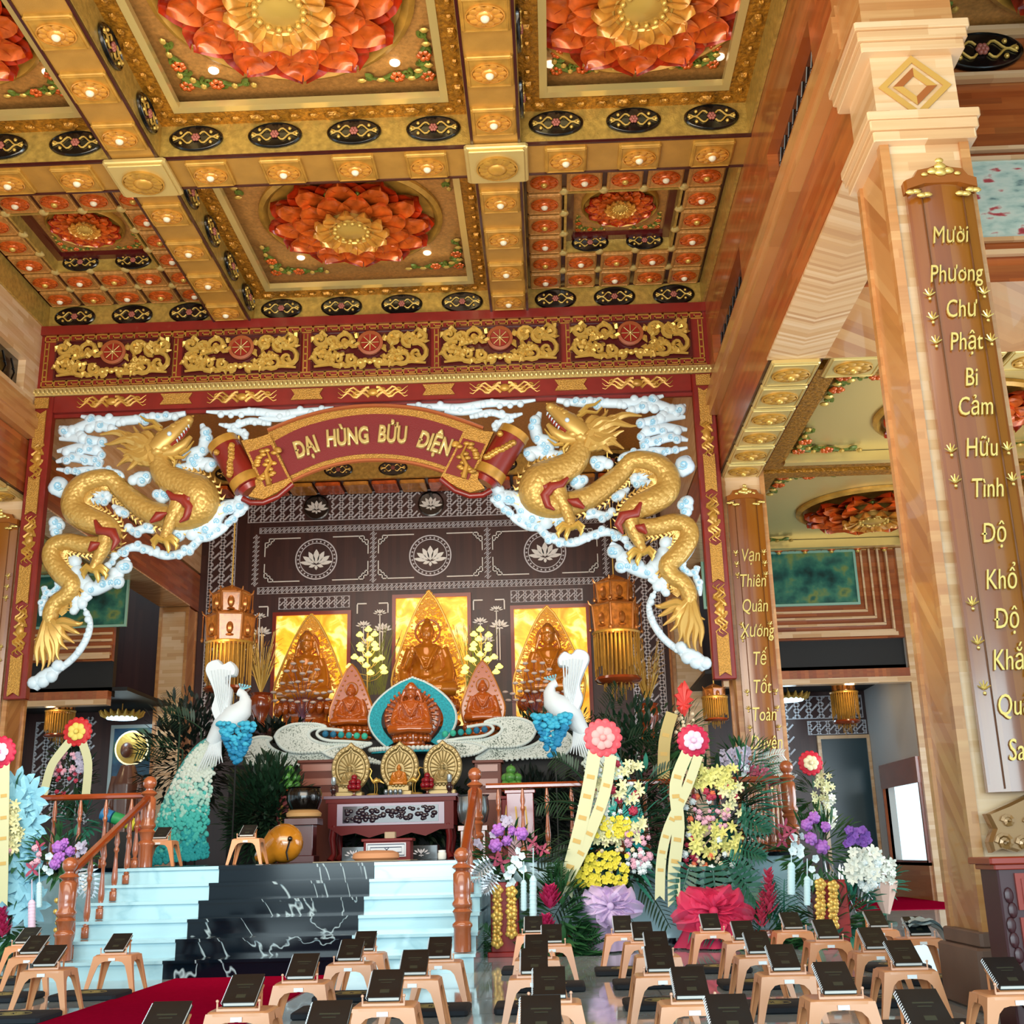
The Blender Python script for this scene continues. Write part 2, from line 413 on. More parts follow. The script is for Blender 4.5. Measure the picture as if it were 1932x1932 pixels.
tag(m.build('carpet_runner', M['carpet']), 'crimson carpet on the floor of the right side room below the bright window', 'carpet')

# nave ceiling: upper slab, beams, coffers
ZC = 10.0
struct('ceiling', B(((-8.6, 0, 10.75), (2.95, 18.5, 10.9)), ((-8.6, 18.5, 10.55), (2.95, 28.2, 10.7))), M['panel'])
BXS = [(-5.53, -4.95), (-0.75, -0.17)]
bm_mat = flat('beam_gold_cloth', '#b8863c', 0.35, 0.3, bump=0.15, bs=90, var=0.12, vs=3)
def beam(name, a, b, ax, label):
    t = thing(name, label, 'ceiling beam', ((a[0] + b[0]) / 2, (a[1] + b[1]) / 2, 10.0))
    ox, oy = t.location[0], t.location[1]
    m = MB(); m.box((a[0] - ox, a[1] - oy, 0.0), (b[0] - ox, b[1] - oy, 0.74)); m.build('beam_core', bm_mat, t)
    m = MB(); e = 0.035
    if ax == 'y':
        for x in (a[0] - e, b[0]): m.box((x - ox, a[1] - oy, -0.02), (x + e - ox, b[1] - oy, 0.06))
    else:
        for y in (a[1] - e, b[1]): m.box((a[0] - ox, y - oy, -0.02), (b[0] - ox, y + e - oy, 0.06))
    m.build('edge_moulding', M['maroon'], t)
    return t
beam('ceiling_beam', (BXS[0][0], 4.0), (BXS[0][1], 18.2), 'y', 'gold ceiling beam running from the viewer to the archway, left of the middle lotus panels')
beam('ceiling_beam', (BXS[1][0], 4.0), (BXS[1][1], 18.2), 'y', 'gold ceiling beam running from the viewer to the archway, right of the middle lotus panels')
CELLX = [(-8.56, -5.53), (-4.95, -0.75), (-0.17, 2.88)]
for i, (x0, x1) in enumerate(CELLX):
    beam('ceiling_beam', (x0, 13.2), (x1, 13.85), 'x', 'gold cross beam of the ceiling, ' + ['the piece nearest the left wall', 'the piece between the two long beams', 'the piece nearest the right wall'][i])
# rosette, lamp and tile masters (kept as real tiles: the master is the first one placed)
def rosette_mb(r, ry=None, lift=0.04, n=10):
    m = MB(); ry = ry or r
    for k in range(n):
        a = 2 * pi * k / n
        m.ball((cos(a) * r * 0.66, sin(a) * ry * 0.66, -lift * 0.4), r * 0.27, 7, 5, (1, ry / r, 0.35))
    m.lathe([(r * 0.98, 0), (r, -lift * 0.5), (r * 0.93, -lift * 0.6), (r * 0.9, 0)], n=24, sy=ry / r)
    m.lathe([(r * 0.5, 0), (r * 0.45, -lift * 0.7), (r * 0.3, -lift), (0.001, -lift)], n=14, sy=ry / r)
    return m
def pearl_mb(r): 
    m = MB(); m.lathe([(r, 0), (r * 0.95, -r * 0.4), (r * 0.7, -r * 0.75), (r * 0.3, -r * 0.92), (0.001, -r * 0.95)], n=12); return m
rose_m = {}
def make_tile(w_, l_, lamp, label, loc, group, name='ceiling_tile', body='goldd', rose='orangel'):
    key = (w_, l_, lamp, body)
    if key in rose_m: return dup(rose_m[key], loc, 0, label, group)
    t = thing(name, label, 'ceiling tile', loc, 0, group)
    m = MB(); m.bbox((-w_ / 2, -l_ / 2, -0.05), (w_ / 2, l_ / 2, 0.02), 0.025)
    m.tube([(-w_ * .44, -l_ * .44, -.055), (w_ * .44, -l_ * .44, -.055), (w_ * .44, l_ * .44, -.055), (-w_ * .44, l_ * .44, -.055), (-w_ * .44, -l_ * .44, -.055)], 0.012, 5)
    m.build('tile_body', M[body], t, loc=(0, 0, 0))
    rs = rosette_mb(min(w_, l_) * 0.40, min(w_, l_) * 0.33, 0.05).build('rosette', M[rose], t, True, loc=(0, 0, -0.045))
    if lamp: pearl_mb(0.052).build('lamp', M['lampc'], rs, True, loc=(0, 0, -0.045))
    else: pearl_mb(0.05).build('flower_centre', M['goldb'], rs, True, loc=(0, 0, -0.045))
    rose_m[key] = t
    return t
for bi, yy in enumerate((0, 1)):
    xc = (BXS[bi][0] + BXS[bi][1]) / 2
    for k, y in enumerate((17.6, 16.56, 15.53, 14.5, 12.62, 11.64, 10.66, 9.6)):
        make_tile(0.56, 0.56, True, 'gold rosette tile with pearl lamp on the %s long beam, %s from the archway' % (('left', 'right')[bi], ORD[k]), (xc, y, 10.0), 'rosette tiles on the ceiling beams', body='goldd')
XT = [[-8.05, -7.1, -6.15], [-4.33, -3.34, -2.37, -1.4], [0.46, 1.44, 2.41]]
for ci, xs in enumerate(XT):
    for k, x in enumerate(xs):
        make_tile(0.56, 0.56, True, 'gold rosette tile with pearl lamp on the cross beam, %s from left, %s bay' % (ORD[k], ('left', 'middle', 'right')[ci]), (x, 13.525, 10.0), 'rosette tiles on the ceiling beams', body='goldd')
# crossing bosses
for k, x in enumerate((-5.24, -0.46)):
    t = thing('ceiling_boss', 'square gold boss with a round medallion on the %s ceiling beam crossing' % ('left', 'right')[k], 'ceiling boss', (x, 13.525, 9.99))
    m = MB(); m.bbox((-.42, -.42, -.07), (.42, .42, 0.0), .03); m.bbox((-.37, -.37, -.10), (.37, .37, -.07), .02); m.build('boss_plate', M['goldl'], t)
    rosette_mb(0.28, 0.27, 0.07, 14).build('medallion', M['goldd'], t, True, loc=(0, 0, -0.10))
# oval plaques: black field, gold scroll, red flower
def plaque_local():
    # lies in the XZ plane, facing -Y, origin at its centre
    t = thing('oval_plaque', '', 'plaque')
    W_, H_ = 0.36, 0.19
    m = MB(); m.lathe([(W_, 0.0), (W_, 0.03), (W_ * 0.93, 0.045), (W_ * 0.9, 0.03), (0.001, 0.03)], n=28, ax='y', sx=1, sy=-H_ / W_)
    m.build('black_field', M['black'], t, True)
    m = MB()
    for s in (-1, 1):
        for q in (-1, 1):
            pts = [(s * (0.05 + 0.25 * u), -0.045, q * (0.045 + 0.05 * sin(u * 7)) * (1 - 0.5 * u)) for u in [i / 8 for i in range(9)]]
            m.tube(pts, [0.013] * 8 + [0.004], 5)
            m.ball((s * 0.2, -0.045, q * 0.075), 0.025, 6, 4)
        m.ball((s * 0.29, -0.045, 0), 0.025, 6, 4)
    m.build('gilt_scroll', M['goldb'], t, True)
    m = MB()
    for k in range(6): m.ball((0.035 * cos(k * pi / 3), -0.05, 0.035 * sin(k * pi / 3)), 0.026, 6, 4)
    m.ball((0, -0.06, 0), 0.022, 6, 4)
    m.build('red_flower', flat('dusty_red', '#a35a4a', 0.5), t, True)
    return t
PLQ = plaque_local(); first_pl = [True]
def plaque(loc, rz, label, group='black oval plaques round the ceiling coffers', sc_=1.0, sx=1.0):
    if first_pl[0]: first_pl[0] = False; o = PLQ; o.location = loc; o.rotation_euler = (0, 0, rz); o['label'] = label; o['group'] = group
    else: o = dup(PLQ, loc, rz, label, group)
    o.scale = (sc_ * sx, sc_, sc_)
    return o
frz_mat = flat('yellow_frieze', '#ba9648', 0.3, 0.4, bump=0.3, bs=45, var=0.25, vs=12)
carv_mat = flat('carved_border', '#a9701f', 0.35, 0.45, bump=0.9, bs=28, var=0.45, vs=18)
def lotus(cx, cy, z, R, label, name='lotus_medallion', tilt=None):
    t = thing(name, label, 'ceiling medallion', (cx, cy, z))
    def ringp(nm, n, r0, r1, wd, z0, z1, mat, ph=0.0):
        m = MB()
        for k in range(n):
            a = 2 * pi * (k + ph) / n; ca, sa = cos(a), sin(a)
            def fn(u, v):
                rr = r0 + (r1 - r0) * v; ww = wd * (sin(pi * min(1, 0.12 + v * 0.86)) ** 0.55) * (1 if v < 0.97 else 0.25)
                s = (u - 0.5) * 2; x = s * ww / 2
                zz = z0 + (z1 - z0) * v + 0.20 * R * 0.3 * (s * s) * -1 * (0.3 + v) + (0.035 * R if v > 0.9 else 0) * -1 - 0.05 * R * sin(pi * v)
                return (rr * ca - x * sa, rr * sa + x * ca, zz)
            m.grid(fn, 6, 8)
        m.build(nm, mat, t, True)
    m = MB(); m.lathe([(R * 1.0, -0.012), (0.001, -0.013)], n=48); m.lathe([(R * 1.10, 0), (R * 1.10, -0.05), (R * 1.05, -0.09), (R * 1.0, -0.04), (R * 0.99, 0.0)], n=48); m.build('ring_moulding', M['goldd'], t, True)
    ringp('outer_petals', 12, R * 0.40, R * 1.0, R * 0.62, -0.04, -0.05, M['redo'])
    ringp('outer_petal_hearts', 12, R * 0.45, R * 0.93, R * 0.38, -0.05 * R - 0.03, -0.05 * R - 0.02, M['orange'])
    ringp('middle_petals', 12, R * 0.30, R * 0.70, R * 0.40, -0.14 * R, -0.09 * R, M['orange'], 0.5)
    ringp('inner_petals', 12, R * 0.20, R * 0.46, R * 0.25, -0.19 * R, -0.16 * R, M['orangel'])
    m = MB(); m.lathe([(R * 0.30, -0.02), (R * 0.30, -0.20 * R), (R * 0.26, -0.23 * R), (R * 0.24, -0.20 * R), (R * 0.18, -0.21 * R), (R * 0.12, -0.24 * R), (0.001, -0.25 * R)], n=24)
    for k in range(14):
        a = 2 * pi * k / 14; m.ball((cos(a) * R * 0.2, sin(a) * R * 0.2, -0.22 * R), R * 0.03, 6, 4)
    m.build('seed_head', M['goldb'], t, True)
    m = MB()
    for k in range(12):
        a = 2 * pi * (k + 0.5) / 12; m.ball((cos(a) * R * 0.7, sin(a) * R * 0.7, -0.12 * R), R * 0.03, 6, 4)
    m.build('green_buds', M['green'], t, True)
    return t
def spiral(c, r0, turns, n=18, ph=0, hand=1):
    return [(c[0] + r0 * (1 - i / n * 0.85) * cos(ph + hand * 2 * pi * turns * i / n), c[1] + r0 * (1 - i / n * 0.85) * sin(ph + hand * 2 * pi * turns * i / n), 0) for i in range(n + 1)]
def parts_of(ms, name, mat, t, sm=False):
    for q in ms:
        if q.f: bl(q, name, mat, t, sm)
def bl(m, name, mat, t, smooth=False):
    l = t.location; m.v = [(p[0] - l.x, p[1] - l.y, p[2] - l.z) for p in m.v]; return m.build(name, mat, t, smooth)
def scroll_master():
    t = thing('corner_scroll', '', 'corner carving')
    m = MB()
    for sw in (0, 1):
        f = (lambda p: (p[1], p[0], p[2])) if sw else (lambda p: p)
        m.tube([f(p) for p in spline([(0.02, 0.02, 0), (0.10, 0.16, 0), (0.30, 0.05, 0), (0.48, 0.15, 0), (0.70, 0.04, 0), (0.88, 0.10, 0)], 5)], [0.035] * 10 + [0.028] * 10 + [0.02] * 6, 6)
        for c, r, ph in (((0.16, 0.10), 0.09, 0), ((0.36, 0.14), 0.08, 2), ((0.56, 0.08), 0.07, 4), ((0.86, 0.08), 0.06, 1)):
            m.tube([f(p) for p in spiral(c, r, 1.3, 14, ph)], lerps([0.028, 0.01], 15), 5)
    m.build('vine', M['green'], t, True)
    m = MB()
    for c in ((0.48, 0.10), (0.10, 0.48), (0.09, 0.09)):
        for k in range(6): m.ball((c[0] + 0.06 * cos(k), c[1] + 0.06 * sin(k), -0.02), 0.042, 6, 4, (1, 1, 0.7))
    m.build('blossoms', M['orange'], t, True)
    m = MB()
    for c in ((0.30, 0.06), (0.06, 0.30), (0.70, 0.05), (0.05, 0.70), (0.2, 0.2), (0.95, 0.05), (0.05, 0.95)): m.ball((c[0], c[1], -0.02), 0.045, 6, 4, (1.4, 1, 0.6))
    m.build('gilt_leaves', M['goldb'], t, True)
    return t
SCR = scroll_master(); first_s = [True]
def corner(x, y, z, rz, label, s=1.0):
    if first_s[0]: first_s[0] = False; o = SCR; o.location = (x, y, z); o.rotation_euler = (0, 0, rz); o['label'] = label; o['group'] = 'carved corner scrolls on the ceiling'
    else: o = dup(SCR, (x, y, z), rz, label, 'carved corner scrolls on the ceiling')
    o.scale = (s, s, s)
def downlight(x, y, z, label):
    m = MB(); m.lathe([(0.07, 0), (0.07, -0.015), (0.055, -0.03), (0.001, -0.035)], n=12)
    o = m.build('downlight', M['lamp'], None, True, loc=(x, y, z)); tag(o, label, 'ceiling lamp', 'small round ceiling lamps')
BAY = {'front': (8.1, 13.2), 'gate': (13.85, 18.2)}
WHERE = {('front', 0): 'upper left coffer', ('front', 1): 'large upper middle coffer', ('front', 2): 'upper right coffer', ('gate', 1): 'middle coffer above the archway'}
def walls_of_cell(x0, x1, y0, y1, z0, z1, mat, th=0.04, name='ceiling_coffer', lab=None):
    m = MB(); x0 += .004; x1 -= .004; y0 += .004; y1 -= .004
    t = thing(name, lab, 'ceiling coffer')
    m.box((x0, y0, z0), (x0 + th, y1, z1)); m.box((x1 - th, y0, z0), (x1, y1, z1)); m.box((x0 + th, y0, z0), (x1 - th, y0 + th, z1)); m.box((x0 + th, y1 - th, z0), (x1 - th, y1, z1))
    # panel divisions
    m.build('upright_border', mat, t); return t
def big_cell(bay, ci, npl, R, cyl, label):
    x0, x1 = CELLX[ci]; y0, y1 = BAY[bay]; zt = 10.5
    wh = WHERE[(bay, ci)]
    cof = walls_of_cell(x0, x1, y0, y1, 10.02, 10.52, frz_mat, lab='gilded sides and carved borders of the ' + wh)
    # carved ledge
    m = MB(); e = 0.30
    m.box((x0 + .04, y0 + .04, zt - .02), (x0 + e, y1 - .04, zt + .1)); m.box((x1 - e, y0 + .04, zt - .02), (x1 - .04, y1 - .04, zt + .1)); m.box((x0 + e, y0 + .04, zt - .02), (x1 - e, y0 + e, zt + .1)); m.box((x0 + e, y1 - e, zt - .02), (x1 - e, y1 - .04, zt + .1))
    n = int((x1 - x0) / 0.28)
    for k in range(n):
        x = x0 + .3 + (x1 - x0 - .6) * k / (n - 1)
        for y in (y1 - .16,): m.ball((x, y, zt - .03), 0.05 if k % 4 else 0.08, 6, 4, (1.5, 1, .7))
    n = int((y1 - y0) / 0.28)
    for k in range(n):
        y = y0 + .3 + (y1 - y0 - .6) * k / (n - 1)
        for x in (x0 + .16, x1 - .16): m.ball((x, y, zt - .03), 0.05 if k % 4 else 0.08, 6, 4, (1, 1.5, .7))
    m.build('carved_ledge', carv_mat, cof)
    m = MB(); m.box((x0 + e, y1 - e - .14, zt - .035), (x1 - e, y1 - e - .03, zt + .06)); m.box((x0 + e, y0 + e, zt - .035), (x0 + e + .1, y1 - e - .14, zt + .06))
    m.box((x1 - e - .1, y0 + e, zt - .035), (x1 - e, y1 - e - .14, zt + .06))
    m.build('plain_moulding', M['goldl'], cof)
    cx, cy = (x0 + x1) / 2, cyl
    lotus(cx, cy, 10.74, R, label)
    for sx, sy, rz, nm in ((x0 + .45, y1 - .5, -pi / 2, 'far left'), (x1 - .45, y1 - .5, pi, 'far right'), (x0 + .45, y0 + .45, 0, 'near left'), (x1 - .45, y0 + .45, pi / 2, 'near right')):
        corner(sx, sy, 10.70, rz, 'green and gold scroll, %s corner of the %s' % (nm, wh), 1.0 if ci == 1 else 0.85)
    for sx, nm in ((-1, 'left'), (1, 'right')):
        for sy, nn in ((-1, 'near'), (1, 'far')):
            downlight(cx + sx * R * 0.80 * 1.02, cy + sy * R * 0.95, 10.745, 'small round lamp, %s %s of the lotus, %s' % (nn, nm, wh))
    for k in range(npl):
        x = x0 + (x1 - x0) * (k + 0.5) / npl
        plaque((x, y1 - .05, 10.26), 0, 'black oval plaque, far side of the %s, %s from left' % (wh, ORD[k]))
    ny = 4
    for k in range(ny):
        y = y0 + (y1 - y0) * (k + 0.5) / ny
        plaque((x0 + .05, y, 10.26), pi / 2, 'black oval plaque, left side of the %s, %s from near' % (wh, ORD[k]))
big_cell('front', 1, 4, 1.42, 11.05, 'largest red and gold lotus medallion, upper middle, partly out of view')
big_cell('front', 0, 3, 1.15, 11.2, 'red and gold lotus medallion of the upper left coffer')
big_cell('front', 2, 3, 1.32, 11.3, 'red and gold lotus medallion of the upper right coffer')
big_cell('gate', 1, 4, 1.30, 16.0, 'red and gold lotus medallion in the middle of the ceiling, just above the archway')
# small-coffer bays either side
def small_bay(ci, side):
    x0, x1 = CELLX[ci]; y0, y1 = BAY['gate']
    walls_of_cell(x0, x1, y0, y1, 10.02, 10.48, frz_mat, lab='gilded upright sides of the small-tiled coffer on the ' + side)
    struct('ceiling', B(((x0, y0, 10.50), (x0 + .62, y1, 10.56)), ((x1 - .62, y0, 10.50), (x1, y1, 10.56)), ((x0 + .62, y0, 10.50), (x1 - .62, y0 + 1.3, 10.56)), ((x0 + .62, y1 - 1.3, 10.50), (x1 - .62, y1, 10.56))), M['maroon'])
    nx, ny = 5, 7; wx = (x1 - x0 - .1) / nx; wy = (y1 - y0 - .1) / ny
    for j in range(ny):
        for i in range(nx):
            if 1 <= i <= 3 and 2 <= j <= 4: continue
            make_tile(wx - .07, wy - .07, (i + j) % 2 == 0, 'small carved tile in the %s coffer, %s row from the archway, %s from left' % (side, ORD[ny - 1 - j], ORD[i]),
                      (x0 + .05 + wx * (i + .5), y0 + .05 + wy * (j + .5), 10.5), 'small carved tiles in the %s coffer' % side, body='panel', rose='orange')
    rx0, rx1, ry0, ry1 = x0 + .05 + wx, x0 + .05 + wx * 4, y0 + .05 + wy * 2, y0 + .05 + wy * 5
    rec = walls_of_cell(rx0, rx1, ry0, ry1, 10.46, 10.72, frz_mat, lab='gilded sides of the inner recess in the %s coffer' % side)
    cx, cy = (rx0 + rx1) / 2, (ry0 + ry1) / 2
    m = MB()
    for (a, b) in (((rx0 + .04, ry0 + .04), (rx0 + .16, ry1 - .04)), ((rx1 - .16, ry0 + .04), (rx1 - .04, ry1 - .04)), ((rx0 + .16, ry1 - .18), (rx1 - .16, ry1 - .04))): m.box((a[0], a[1], 10.66), (b[0], b[1], 10.74))
    m.build('plain_moulding', M['redd'], rec)
    lotus(cx, cy - .1, 10.745, 0.55, 'small orange lotus medallion in the recess of the %s coffer' % side)
    for k in (0, 1): plaque((rx0 + (rx1 - rx0) * (k + .5) / 2, ry1 - .05, 10.60), 0, 'black oval plaque in the recess of the %s coffer, the %s one' % (side, ('left', 'right')[k]), sc_=0.8, sx=1.05)
    for k in range(3): plaque((x0 + (x1 - x0) * (k + .5) / 3, y1 - .05, 10.25), 0, 'black oval plaque above the archway in the %s coffer, %s from the left' % (side, ORD[k]))
    for s, rz, px_ in ((1, -pi / 2, rx0 + .2), (-1, pi, rx1 - .2)): corner(px_, ry1 - .22, 10.74, rz, 'small carved scroll in the recess of the %s coffer, on the %s' % (side, 'left' if s == 1 else 'right'), 0.5)
    for j in range(1, ny):
        for i in range(1, nx):
            if 1 < i < 4 and 2 < j < 5: continue
            m = MB(); m.lathe([(0.07, 0), (0.08, -0.03), (0.05, -0.06), (0.001, -0.065)], n=10)
            o = m.build('groove_stud', M['goldl'], None, True, loc=(x0 + .05 + wx * i, y0 + .05 + wy * j, 10.5)); tag(o, 'gilt stud between the small tiles of the %s coffer' % side, 'stud', 'gilt studs in the %s coffer' % side)
small_bay(2, 'right')
small_bay(0, 'left')

# ---- upper nave walls, colonnade beams, columns (right side and its mirror)
def box_m(m, a, b, mi_):       # mirrored when mi_ is -1
    x0, x1 = (a[0], b[0]) if mi_ == 1 else (mir(b[0]), mir(a[0]))
    m.box((x0, a[1], a[2]), (x1, b[1], b[2]))
for sgn, nm in ((1, 'right'), (-1, 'left')):
    m = MB()
    box_m(m, (2.88, 8.9, 9.2), (3.6, 18.2, 10.9), sgn); box_m(m, (2.88, 8.9, 8.0), (3.6, 18.2, 8.66), sgn)
    holes = [(10.05, 12.42), (14.65, 17.55)]
    ys = [8.9] + [v for h in holes for v in h] + [18.2]
    for k in range(0, len(ys), 2): box_m(m, (2.88, ys[k], 8.66), (3.6, ys[k + 1], 9.2), sgn)
    struct('wall_upper_' + nm, m, M['woodr'] if sgn == 1 else M['woodl_v'])
    for hi, h in enumerate(holes):
        t = thing('lattice_panel', 'dark carved lattice panel high in the %s nave wall, %s' % (nm, ('nearer the viewer', 'nearer the archway')[hi]), 'wall panel', ((3.02 if sgn == 1 else mir(3.02)), (h[0] + h[1]) / 2, 8.93))
        L = (h[1] - h[0]) / 2
        m = MB(); m.box((-.01, -L, -.28), (.01, L, .28)); o = m.build('dark_backing', M['black'], t)
        m = MB()
        for k in range(9):
            y = -L + .2 + (2 * L - .4) * k / 8
            m.tube([(-.02 * sgn, y, -.2), (-.02 * sgn, y + .1, 0), (-.02 * sgn, y - .05, .2)], 0.01, 5); m.ball((-.02 * sgn, y + .05, .05), 0.02, 6, 4)
        m.build('gilt_carving', M['black'], t, True)
    m = MB()                                      # stepped mouldings under the wall
    for (x, z0, z1) in ((2.84, 8.42, 8.54), (2.80, 8.30, 8.42), (2.76, 8.12, 8.30), (2.80, 7.95, 8.12)): box_m(m, (x, 8.9, z0), (3.55, 17.97, z1), sgn)
    struct('trim_cornice_' + nm, m, M['woodm_y'])
    m = MB(); box_m(m, (2.93, 8.95, 7.03), (3.58, 27.9, 7.94), sgn)
    o = m.build('colonnade_beam', [M['woodr']]); tag(o, 'long wooden beam carried by the %s colonnade, striped orange and pale' % nm, 'beam')
    ms_ = [MB(), MB()]; box_m(ms_[0], (2.90, 9.05, 7.0), (3.63, 13.62, 7.03), sgn); box_m(ms_[1], (2.90, 18.55, 7.0), (3.63, 27.1, 7.03), sgn)
    mm = chevron('pale_chevron_' + nm, WOODL, 'xy', 3.27 if sgn == 1 else mir(3.27), W=0.055, slope=0.55)
    for q, wq in zip(ms_, ('nearer the viewer', 'over the altar side')): tag(q.build('beam_soffit', mm), 'pale herringbone underside of the %s colonnade beam, %s' % (nm, wq), 'soffit')
    # upper wall over the altar
    m = MB(); box_m(m, (2.93, 18.2, 8.0), (3.6, 27.9, 10.7), sgn); struct('wall_sanctuary_' + nm, m, M['woodl_v'])
    # outer walls of the aisles
    m = MB(); box_m(m, (7.5, 27.0, 0), (7.7, 28.1, 10.6), sgn); box_m(m, (7.5, 24.3, 2.72), (7.7, 27.0, 10.6), sgn); box_m(m, (7.5, 24.3, 0), (7.7, 27.0, 0.76), sgn); box_m(m, (7.5, 24.3, .76), (7.7, 24.4, 2.72), sgn)
    struct('wall_outer_' + nm, m, M['white'])
    m = MB(); box_m(m, (7.44, 24.3, 0.0), (7.5, 27.9, .72), sgn); struct('baseboard_' + nm, m, M['woodm_y'])
    m = MB(); box_m(m, (8.0, 3, 0), (8.2, 22.0, 3.2), sgn) if False else None
    # wall of the aisle beyond the window range stays open to the daylight between posts
    m = MB(); box_m(m, (9.2, 0, 3.4), (9.4, 24.3, 10.6), sgn); box_m(m, (7.5, 24.2, 0), (9.4, 24.3, 10.6), sgn)
    for y in (0, 5.3, 10.6, 15.9, 21.2): box_m(m, (9.2, y, 0), (9.4, y + .7, 3.4), sgn)
    struct('wall_aisle_' + nm, m, M['woodl_v'])
    # near aisle ceiling, cross beam with picture face, far aisle soffit
    m = MB(); box_m(m, (3.6, 0, 10.35), (9.4, 11.7, 10.5), sgn); struct('ceiling_aisle_' + nm, m, M['panel'])
    m = MB(); box_m(m, (3.63, 11.7, 7.0), (9.3, 13.62, 10.4), sgn)
    mm = chevron('mitred_amber_' + nm, WOODM, 'xy', 5.9 if sgn == 1 else mir(5.9), W=0.13, slope=0.8)
    o = m.build('cross_beam', [M['woodrx'], mm]); 
    for p in o.data.polygons:
        if p.normal.z < -0.9: p.material_index = 1
    tag(o, 'deep cross beam over the %s aisle with a herringbone underside' % nm, 'beam')
    m = MB(); box_m(m, (3.0, 13.62, 7.30), (9.2, 24.3, 7.5), sgn); struct('ceiling_far_aisle_' + nm, m, M['goldl'])
    m = MB(); box_m(m, (3.63, 24.3, 5.25), (7.5, 24.42, 7.3), sgn); struct('wall_over_side_room_' + nm, m, M['woodrx'])
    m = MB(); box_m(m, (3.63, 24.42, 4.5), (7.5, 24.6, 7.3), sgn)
    struct('wall_painted_void_over_door_' + nm, m, M['dark'])  # near-black sheet painted in for the dark void above the lintel
    m = MB(); box_m(m, (3.63, 24.2, 4.42), (7.5, 24.42, 4.60), sgn); struct('trim_lintel_' + nm, m, parquet('lintel_blocks_' + nm, WOODR, L=0.08, W=3, axes='xz'))
    m = MB(); box_m(m, (3.63, 24.16, 4.30), (7.5, 24.42, 4.42), sgn); struct('trim_lintel_edge_' + nm, m, M['woodl'])
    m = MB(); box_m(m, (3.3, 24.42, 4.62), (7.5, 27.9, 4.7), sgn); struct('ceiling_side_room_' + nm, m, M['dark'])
# ---------------------------------------------------------------- carved archway at the front of the altar
GY = 18.05
def g(cx, cy, y=GY): return at(cx / 2.541, 580 + cy / 2.541, y)        # reads positions off the left half of the arch
mats_g = dict(red=flat('archway_red', '#7d1c12', 0.4, coat=0.25, var=0.12, vs=4), cart=flat('gold_cartouche', '#b98537', 0.4, 0.4, bump=0.7, bs=55, var=0.25, vs=40))
GT, GB = 10.0, 3.6
gx0, gx1, gix0, gix1 = -8.60, 2.92, -8.24, 2.56
t = thing('carved_archway_frame', 'red lacquered archway frame with gold ornaments, spanning between the columns before the altar', 'archway', (AX, 18.1, GB))
for x0, x1 in ((gx0, gix0), (gix1, gx1)):
    m = MB(); m.bbox((x0, 18.0, GB), (x1, 18.18, 8.72), 0.02); bl(m, 'frame_post', mats_g['red'], t)
m = MB(); m.bbox((gix0, 18.0, 8.42), (gix1, 18.18, 8.72), 0.02); bl(m, 'frame_lintel', mats_g['red'], t)
m = MB()
for k in range(150): m.ball((gx0 + (gx1 - gx0) * (k + .5) / 150, 17.96, 8.79), 0.05, 6, 4, (.62, .8, 1))
m.box((gx0, 17.98, 8.72), (gx1, 18.16, 8.86)); bl(m, 'bead_moulding', M['goldl'], t, True)
# cartouches: fretted blocks and cloud scrolls alternate round the frame
def cloudscroll(m, c, L, hz, y=17.985):
    ax = (lambda u, v: (c[0] + u, y, c[1] + v)) if hz else (lambda u, v: (c[0] + v, y, c[1] + u))
    for s in (-1, 1):
        for q in (-1, 0, 1):
            pts = [ax(s * L * (0.1 + .85 * i / 10), q * 0.05 + 0.045 * sin(i * 1.3 + q)) for i in range(11)]
            m.tube(pts, lerps([0.03, 0.022, 0.006], 11), 5)
        for k in range(3): m.tube([Vector(ax(0, 0)) + Vector(((p[0], 0, p[1]) if hz else (p[1], 0, p[0]))) for p in spiral((s * L * (.25 + .22 * k), 0.03 * (-1) ** k), 0.055, 1.2, 9)], 0.016, 4)
    m.ball(ax(0, 0), 0.07, 8, 5, (1.4, .6, 1) if hz else (1, .6, 1.4))
def fret(m, c, L, hz, y=17.985):
    w_ = 0.095
    pts = [(-L, -w_), (-L + .06, 0), (-L, w_), (L, w_), (L - .06, 0), (L, -w_)]
    P = [(c[0] + (u if hz else v), y, c[1] + (v if hz else u)) for u, v in pts]
    m.prism(P, (0, -0.03, 0))
F1, F2 = [], []
def nw(L): L.append(MB()); return L[-1]
n = 10; span = gix1 - gix0 + 0.3
for k in range(n + 1):
    x = gix0 - .1 + span * k / n - (0)
    if k in (0, n): c_ = (gx0 + gix0) / 2 if k == 0 else (gx1 + gix1) / 2; nw(F1).box((c_ - .12, 17.955, 8.49), (c_ + .12, 17.985, 8.68))
    elif k % 2 == 0: fret(nw(F1), (x, 8.58), 0.27, True)
    else: cloudscroll(nw(F2), (x, 8.58), 0.62, True)
for px in ((gx0 + gix0) / 2, (gx1 + gix1) / 2):
    for z in (8.12, 6.95, 5.45, 3.97): fret(nw(F1), (px, z), 0.33, False)
    for z in (7.62, 6.2, 4.70): cloudscroll(nw(F2), (px, z), 0.42, False)
parts_of(F1, 'fret_cartouche', mats_g['cart'], t); parts_of(F2, 'cloud_cartouche', M['goldd'], t, True)
